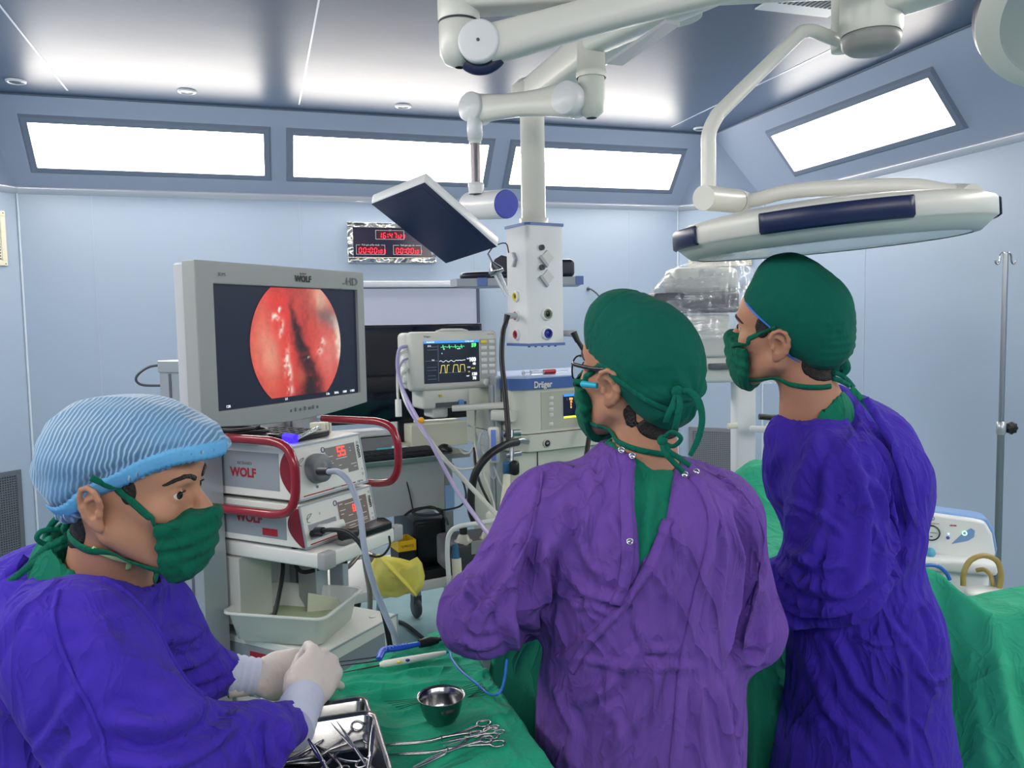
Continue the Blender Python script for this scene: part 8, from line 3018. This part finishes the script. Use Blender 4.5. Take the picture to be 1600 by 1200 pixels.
# far (left) hand: cuff then hand with index finger reaching right
w1 = A(350, 1052, 1.38); w2 = A(402, 1058, 1.40)
cuff(o1, T1, w1, w2, .034, .031)
hand(o1, T1, A(405, 1058, 1.40), A(480, 1040, 1.44) - A(405, 1058, 1.40), -DEP * .75 + np.array([0, 0, .65]), 1,
     ((18, 22, 12), (45, 45, 30), (60, 55, 35), (65, 60, 35)), thumb=((.030, .030, -.015), (.030, .058, -.028), (.018, .078, -.030)), scale=.92)
# near (right) hand: fist seen from its back
w3 = A(462, 1122, 1.27); w4 = A(474, 1088, 1.33)
cuff(o1, T1, A(452, 1140, 1.23), A(476, 1090, 1.32), .037, .032)
hand(o1, T1, A(474, 1092, 1.32), A(500, 1048, 1.36) - A(474, 1092, 1.32), -DEP * .8 + LAT * .45 + np.array([0, 0, .35]), -1,
     ((62, 70, 45), (68, 75, 45), (70, 78, 45), (72, 78, 45)), thumb=((.030, .026, -.02), (.026, .050, -.038), (.010, .062, -.045)), scale=.95)
b1 = A(20, 1300, 1.22)
for s in (-1, 1):
    c = b1[:2] + DEP[:2] * .1 * s
    m = MB().tube([(c[0], c[1], .55), (c[0], c[1], .06)], [.078, .062], n=20); attach(o1, m.build('trouser_leg', M_SCRUB), T1)
shoe_pair(o1, T1, [tuple(b1[:2] + DEP[:2] * .1 * s) for s in (-1, 1)], 0)
# ================================================================ draped tables and instruments
M_DRAPE = cloth('surgical_drape_green', '1f9676', rough=.8, wr=(5, .5, .02), wr2=(22, .35, .005))
M_DRAPE2 = cloth('patient_drape_green', '35a582', rough=.85, wr=(4, .5, .02), wr2=(18, .4, .006))
M_INST = mat('instrument_steel', 'b9babd', rough=.18, metal=1.0)
M_TRAY = mat('tray_steel', '8b8c8e', rough=.2, metal=1.0, bump=(20, .15, .002))


def drape(name, quad_pts, ztop, drop, label, cat, mt, n=(90, 110), ext=.45, lines=(), amp=.0018, zfun=None, hang=.03, seed=1, thick=.002):
    """cloth lying over a convex four sided top and hanging down its sides"""
    Q = [np.array(q, float) for q in quad_pts]            # FL FR BR BL
    cx = sum(Q) / 4
    root = thing(name, label, cat, (cx[0], cx[1], ztop - drop))
    wx = np.linalg.norm(Q[1] - Q[0]); wy = np.linalg.norm(Q[2] - Q[1])
    eu, ev = drop / wx, drop / wy
    us = np.concatenate([np.linspace(-eu, 0, 24)[:-1], np.linspace(0, 1, n[0]), np.linspace(1, 1 + eu, 24)[1:]])
    vs = np.concatenate([np.linspace(-ev, 0, 24)[:-1], np.linspace(0, 1, n[1]), np.linspace(1, 1 + ev, 24)[1:]])
    U, V = np.meshgrid(us, vs)
    uc, vc = np.clip(U, 0, 1), np.clip(V, 0, 1)
    P = ((1 - uc) * (1 - vc))[..., None] * Q[0] + (uc * (1 - vc))[..., None] * Q[1] + (uc * vc)[..., None] * Q[2] + ((1 - uc) * vc)[..., None] * Q[3]
    ox, oy = (U - uc) * wx, (V - vc) * wy
    e = np.hypot(ox, oy) + 1e-9
    e2 = np.minimum(e, drop)
    ux = (Q[1] - Q[0]) / wx; uy = (Q[2] - Q[1]) / wy
    per = (P[..., 0] * 3 + P[..., 1] * 5)
    fold_ = .5 + .5 * np.sin(per * 14 + 1.5 * np.sin(per * 5) + seed)
    out = (1 - np.exp(-e2 / .02)) * .012 + hang * fold_ * np.clip(e2 / .25, 0, 1)
    D_ = (ox / e)[..., None] * ux + (oy / e)[..., None] * uy
    P = P + D_ * out[..., None]
    Z = ztop - np.where(e2 > .0001, np.maximum(0, e2 - .008) + .002 * np.clip(e2 / .01, 0, 1), 0)
    X3 = np.stack([P[..., 0], P[..., 1], Z], -1)
    flat = X3.reshape(-1, 3)
    top = (e.ravel() < 1e-6) * 1.0 + np.exp(-e.ravel() / .03) * (e.ravel() > 1e-6)
    d = amp * (1 + .8 * top) * (1 - 2 * np.abs(np_noise(flat * np.array([14, 26, 14]) + 3, seed))) + amp * .8 * np_noise(flat * 9, seed + 3)
    for ln, w_, h_ in lines:
        L2 = [np.array([p[0], p[1], ztop], np.float32) for p in ln]; h_ = h_ * 1.5; w_ = w_ * 1.25
        dd, t = seg_dist(flat.astype(np.float32), L2, np.array([0, 0, 1], np.float32), .05)
        d = d + h_ * np.clip(np.minimum(t, 1 - t) * 5, 0, 1) * np.exp(-(dd / w_) ** 2) * top
    flat[:, 2] += d * (.4 + .6 * top)
    if zfun is not None:
        flat[:, 2] += zfun(flat[:, 0], flat[:, 1]) * np.clip(1 - e.ravel() / drop, 0, 1)
    g = flat.reshape(X3.shape)
    m = MB(); m.sheet([[tuple(p) for p in row] for row in g])
    m.f = [f[::-1] for f in m.f]
    build_local(m, 'cloth', mt, root, solid=thick)
    return root


tl = lambda pts, w_, h_: ([tuple(on_z(x, y, .93))[:2] for x, y in pts], w_, h_)
TQ = [(-.16, .72), (.405, .72), (.392, 1.730), (-.10, 1.44)]
tab = drape('draped_instrument_table', TQ, .930, .42, 'green draped instrument table in the foreground beneath tray, bowl and forceps', 'instrument table', M_DRAPE, n=(150, 220), seed=2, amp=.0026,
            lines=[tl([(520, 1092), (600, 1088), (680, 1075), (745, 1062)], .006, .006), tl([(600, 1105), (650, 1105), (700, 1095)], .006, .004),
                   tl([(540, 1065), (620, 1058), (700, 1045)], .006, .005), tl([(560, 1050), (640, 1040), (720, 1020)], .005, .004),
                   tl([(740, 1062), (762, 1052), (780, 1058)], .008, .008), tl([(600, 1020), (660, 1010), (730, 1000)], .006, .004),
                   tl([(690, 1150), (740, 1135), (800, 1120)], .006, .004), tl([(770, 1140), (790, 1170), (815, 1200)], .008, .004),
                   tl([(740, 1090), (770, 1110), (800, 1150)], .006, .003), tl([(530, 1078), (590, 1072), (640, 1073)], .005, .0045)])
m = MB()
for x, y in ((-.10, .80), (.33, .80), (.30, 1.55)):
    m = MB().cyl((x, y, .0), (x, y, .90), .015, n=14)
    build_local(m, 'leg', M_STL, tab)
m = MB(); m.prism([(a * .96 + .005, b * .99 + .01) for a, b in TQ], .895, .915); build_local(m, 'table_plate', M_STL, tab)

# ---- operating table with the covered patient ------------------------------------------
def mound(x, y):
    return (.17 * np.exp(-((x - 1.58) / .16) ** 2 - ((y - 2.32) / .14) ** 2) + .06 * np.exp(-((x - .9) / .35) ** 2 - ((y - 2.0) / .25) ** 2))


bed = drape('draped_operating_table', [(.455, 1.60), (1.30, 1.66), (1.72, 2.45), (.76, 2.15)], .955, .62, 'operating table with patient fully covered by green drapes, between the surgeons', 'operating table', M_DRAPE2,
            n=(90, 80), zfun=mound, hang=.05, seed=5, amp=.004)
m = MB().prism([(.60, 1.72), (1.25, 1.74), (1.5, 2.25), (1.0, 2.1)], .80, .93); build_local(m, 'table_top', M_DGR, bed)
m = MB().box(.85, 1.15, 1.85, 2.15, .04, .80); m.box(.70, 1.35, 1.75, 2.25, 0, .08); build_local(m, 'pedestal', M_STL, bed)

# right hand drape
rb = thing('draped_side_table', 'table under bright green drape in front of suction pump, right edge', 'side table', (1.75, 1.75, 0))
ridge = [(1330, 905, 2.05), (1400, 893, 2.05), (1455, 892, 2.05), (1500, 926, 2.0), (1545, 958, 1.95), (1572, 962, 1.95), (1600, 956, 1.95), (1660, 945, 1.95), (1740, 935, 1.95)]
RP, _ = catmull([at(*p) for p in ridge], 12)
n = len(RP)
back = Vector((.35, .94, 0)).normalized()
g = []
K = 60
for i, p in enumerate(RP):
    row = []
    s = i / (n - 1)
    for k in range(-14, K + 1):
        if k < 0:
            t = -k / 14
            q = p + back * (.30 * t) - Vector((0, 0, 1)) * (.02 * t + .45 * max(0, t - .6))
        else:
            t = k / K
            zb = .50
            outw = .05 * t ** .6 + .26 * t + .05 * t * math.sin(s * 17 + 2 * t) + .022 * t * math.sin(s * 41 + 3 * t)
            q = p - back * outw - Vector((0, 0, 1)) * ((p.z - zb) * (1 - (1 - t) ** 1.35) * 1.0)
            q = q + Vector((1, 0, 0)) * .03 * t * math.sin(s * 9 + t * 3)
        row.append(q)
    g.append(row)
G = np.array([[tuple(q) for q in r] for r in g], float)
fl_ = G.reshape(-1, 3)
dd = .007 * (1 - 2 * np.abs(np_noise(fl_ * np.array([7, 9, 4]) + 1, 44))) + .003 * (1 - 2 * np.abs(np_noise(fl_ * np.array([16, 18, 11]), 46)))
for ln, w_, h_ in (([at(1500, 940, 1.85), at(1530, 1010, 1.75), at(1590, 1040, 1.7)], .012, .012), ([at(1478, 905, 1.9), at(1500, 980, 1.8), at(1530, 1100, 1.7)], .012, .010),
                   ([at(1520, 950, 1.85), at(1540, 1040, 1.75), at(1575, 1150, 1.65)], .012, .012), ([at(1600, 960, 1.8), at(1580, 1060, 1.7), at(1590, 1160, 1.6)], .013, .010),
                   ([at(1480, 1050, 1.75), at(1520, 1070, 1.7), at(1560, 1060, 1.7)], .008, .008), ([at(1500, 1120, 1.7), at(1550, 1140, 1.65), at(1600, 1130, 1.6)], .010, .008)):
    d_, t_ = seg_dist(fl_.astype(np.float32), [np.array(tuple(p), np.float32) for p in ln], np.array(FWD, np.float32), .05)
    dd += h_ * np.exp(-(d_ / w_) ** 2) * np.clip(np.minimum(t_, 1 - t_) * 5, 0, 1)
fl_ -= np.outer(dd, np.array([.30, .85, -.45]))
G = fl_.reshape(G.shape)
m = MB(); m.sheet([[tuple(p) for p in r] for r in G])
build_local(m, 'cloth', M_DRAPE2, rb, solid=.002)
m = MB().box(1.52, 2.3, 1.62, 1.9, .0, .05); m.box(1.7, 1.76, 1.72, 1.78, .05, .80); m.box(2.1, 2.16, 1.72, 1.78, .05, .80); build_local(m, 'steel_frame', M_STL, rb)

# ---- steel bowl ---------------------------------------------------------------------------
bc_ = on_z(690, 1126, .936)
bw = thing('steel_bowl', 'small round polished steel bowl on green drape', 'bowl', (bc_.x, bc_.y, .934))
m = MB().lathe([(0, 0), (.018, .0005), (.024, .004), (.031, .016), (.0350, .032), (.0360, .043), (.0400, .0465), (.0405, .0455), (.0360, .0415), (.0338, .032), (.030, .017), (.023, .006), (.017, .003), (0, .0025)], n=56)
m.build('bowl_shell', M_TRAY, bw)

# ---- trays -----------------------------------------------------------------------------------


def tray(x0, x1, y0, y1, z0, z1, label, rot=0.0):
    cx, cy = (x0 + x1) / 2, (y0 + y1) / 2
    root = thing('instrument_tray', label, 'tray', (cx, cy, z0), rz=rot)
    w_, d_ = (x1 - x0) / 2, (y1 - y0) / 2

    def rg(dx, z, r):
        return [(p[0], p[1], z) for p in rrect(w_ + dx, d_ + dx, r, 5)]
    h = z1 - z0
    m = MB().loft([rg(-.006, .0, .012), rg(-.003, .003, .014), rg(0, h, .016), rg(.005, h + .001, .020), rg(.005, h - .001, .020), rg(.0, h - .0025, .016), rg(-.0018, h - .004, .014), rg(-.005, .005, .012), rg(-.010, .0025, .010)], caps=True)
    m.build('tray_shell', M_TRAY, root)
    return root


tray(-.085, .150, .985, 1.262, .934, .992, 'deep steel tray full of scissors and clamps')
tray(-.030, .148, 1.272, 1.345, .934, .978, 'small empty steel tray behind the full one')
rngi = random.Random(11)


def make_clamp(kind):
    """ring handled instrument, 0.15 m, lying along +x (tips), rings at -x; returns mesh"""
    m = MB()
    for s in (-1, 1):
        y = .013 * s if kind != 'closed' else .009 * s
        rg = [(-.072 + .0125 * math.cos(t * math.pi / 8), y * 1.2 + .010 * math.sin(t * math.pi / 8), .001 * s) for t in range(17)]
        m.tube(rg, .0020, n=8)
        m.tube([(-.060, y * 1.1, .001 * s), (-.03, .006 * s, .0012 * s), (.012, .0, .001 * s)], [.0022, .0024, .003], n=8, smooth_path=3)
        if kind == 'scissor':
            m.tube([(.012, 0, .001 * s), (.04, -.004 * s, .001 * s), (.075, -.0065 * s, .001 * s)], [.0034, .0030, .0008], n=8, flat=.5)
        elif kind == 'bent':
            m.tube([(.012, 0, .001 * s), (.035, .001, .001 * s), (.085, -.014, .001 * s), (.12, -.026, .0)], [.0030, .0024, .0020, .0010], n=8, smooth_path=3)
        else:
            m.tube([(.012, 0, .001 * s), (.05, -.002 * s, .001 * s), (.085, -.0005 * s, .001 * s)], [.0032, .0024, .0012], n=8)
    m.cyl((.012, 0, -.0035), (.012, 0, .0035), .0030, n=10)
    return m


protos = {}
for k_i in ('scissor', 'clamp', 'bent'):
    pass


def place_inst(kind, name, label, cat, loc_, yaw, pitch=0, roll=0, group=None, sc=1.0):
    if kind not in protos:
        o = make_clamp(kind).build(name, M_INST); protos[kind] = o
    else:
        o = protos[kind].copy(); COL.objects.link(o); o.name = name
    o.location = loc_; o.rotation_euler = (math.radians(roll), math.radians(pitch), math.radians(yaw)); o.scale = (sc, sc, sc)
    for kk in ('group',):
        if kk in o: del o[kk]
    tag(o, label, cat, group)
    return o


p = on_z(700, 1152, .938); place_inst('bent', 'bent_forceps', 'long bent forceps on drape, farthest of the group below the bowl', 'forceps', (p.x, p.y, .9395), 187, sc=.95)
p = on_z(710, 1172, .938); place_inst('bent', 'bent_forceps', 'second bent forceps on drape, middle of the group below bowl', 'forceps', (p.x, p.y, .9415), 183, roll=0, sc=.92)
p = on_z(705, 1180, .938); place_inst('clamp', 'ring_clamp', 'straight ring handled clamp crossing over the bent forceps', 'clamp', (p.x, p.y, .9455), 205, sc=.85)
p = on_z(735, 1162, .938); place_inst('scissor', 'surgical_scissors', 'scissors with rings nearest the table edge, below the bowl', 'scissors', (p.x, p.y, .9495), 190, sc=.65)
gl = {'scissor': 'ring handled steel scissors in the heap in deep steel tray', 'clamp': 'straight ring handled clamp in the heap in deep steel tray', 'bent': 'bent steel forceps in the heap in deep steel tray'}
kinds = ['scissor', 'clamp', 'bent']
for i in range(30):
    x = -.03 + rngi.random() * .12; y = 1.03 + rngi.random() * .19
    z = .946 + .0013 * i
    k_ = kinds[i % 3]
    nm = {'scissor': 'surgical_scissors', 'clamp': 'ring_clamp', 'bent': 'bent_forceps'}[k_]
    place_inst(k_, nm, gl[k_], 'surgical instrument', (x, y, z), rngi.random() * 360, rngi.uniform(-12, 12), rngi.uniform(-40, 40), nm.replace('_', ' ') + ' heaped in the steel tray', sc=.85)
p = on_z(560, 1160, .99)
place_inst('scissor', 'surgical_scissors', 'scissors lying on top of tray heap, large ring upward', 'scissors', (.115, 1.15, .988), 120, -25, 20, sc=.85)
place_inst('clamp', 'ring_clamp', 'clamp leaning on right wall of the steel tray', 'clamp', (.128, 1.12, .985), 75, -30, 60, sc=.8)

# ---- bipolar forceps, cautery pencil ------------------------------------------------------------
Z0 = .939


def oz(x, y, dz=0): return on_z(x, y, Z0 + dz)


bp_ = thing('bipolar_forceps', 'blue handled bipolar forceps with two long dark prongs and black cable', 'forceps', oz(620, 1015))
m = MB(); m.tube([oz(592, 1030, .006), oz(600, 1016, .008), oz(625, 1012, .008), oz(660, 1005, .008)], [.006, .009, .0085, .006], n=14, smooth_path=4, flat=.7); build_local(m, 'blue_handle', mat('forceps_blue', '1f50c0', rough=.35), bp_)
m = MB()
for k in range(7):
    a = oz(604 + k * 5.2, 1015.5 - k * 1.05, .010)
    m.tube([a + UP * .008, a - UP * .0075], .0010, n=6)
build_local(m, 'grip_ribs', mat('grip_light_blue', '7fa2e6', rough=.5), bp_)['kind'] = 'stuff'
for (y0, y1) in ((1026, 1037), (1032, 1043.5)):
    m = MB().tube([oz(593, y0, .006), oz(508, y1, .002)], [.0018, .0008], n=8); build_local(m, 'prong', mat('prong_navy', '101a3c', rough=.3), bp_)
m = MB(); m.tube([oz(655, 1006, .008), oz(672, 1002, .008), oz(684, 1000, .007)], [.0085, .010, .007], n=12); m.tube([oz(680, 1001, .007), oz(705, 993, .006), oz(740, 985, .006), oz(790, 975, .006)], .0045, n=10, smooth_path=4)
build_local(m, 'cable', M_BLK, bp_)
cp = thing('cautery_pencil', 'white cautery pencil with yellow and blue buttons and curling blue cord', 'cautery pencil', oz(645, 1030))
m = MB(); m.tube([oz(593, 1039, .005), oz(600, 1037.5, .006), oz(640, 1031, .007), oz(680, 1023.5, .0065), oz(696, 1020, .005)], [.004, .0068, .0072, .006, .0042], n=16); build_local(m, 'pencil_body', mat('pencil_white', 'e4e6e0', rough=.35), cp)
for (x, y, c, nm) in ((624, 1034, M_YEL, 'yellow_button'), (637, 1031.5, M_DBLU, 'blue_button')):
    q = oz(x, y, .013)
    m = MB().sphere((0, 0, 0), .0042, n=12, sc=(1.1, 1.1, .6)); m.v = [tuple(Vector(v_) + q) for v_ in m.v]; build_local(m, nm, c, cp)
m = MB().tube([oz(594, 1039.5, .005), oz(560, 1046, .004), oz(511, 1055, .003)], [.0016, .0011, .0007], n=8); build_local(m, 'electrode', mat('electrode_dark', '3a3430', rough=.3, metal=.6), cp)
m = MB(); m.tube([oz(696, 1020, .005), oz(703, 1019, .005), oz(706, 1030, .004), oz(722, 1050, .004), oz(745, 1068, .004), oz(760, 1082, .004), at(775, 1086, 1.30), at(784, 1076, 1.29), at(789, 1055, 1.29), at(792, 1030, 1.29)], .0021, n=8, smooth_path=5)
build_local(m, 'blue_cord', mat('cord_blue', '2a6cc8', rough=.35), cp)
# suture threads behind the bowl
th_ = thing('suture_thread', 'fine dark threads lying crinkled on drape beside bowl', 'thread', oz(750, 1075))
m = MB()
for s in range(5):
    pts = [oz(600 + s * 6, 1096 + s * 3), oz(650, 1092 + s * 2), oz(700, 1082 + s * 3), oz(735 + s * 2, 1070 + 3 * s), oz(752 + s * 3, 1064 + s * 5), oz(745, 1080 + s * 2), oz(730, 1090)]
    m.tube(pts, .0005, n=5, smooth_path=4)
build_local(m, 'thread_strands', mat('thread_dark', '123528', rough=.5), th_)['kind'] = 'stuff'
gz = thing('gauze_pad', 'folded white gauze between tray and gloved hands', 'gauze', on_z(425, 1095, .935))
q = on_z(427, 1100, .94)
m = MB().rbox(-.022, .022, -.025, .025, 0, .018, r=.006); m.v = [(x + q.x + .006 * z * 10, y + q.y, z + .935 + .002 * math.sin(x * 200)) for x, y, z in m.v]
build_local(m, 'folded_gauze', mat('gauze_white', 'd8dcdc', rough=.9, bump=(200, .4, .002)), gz)
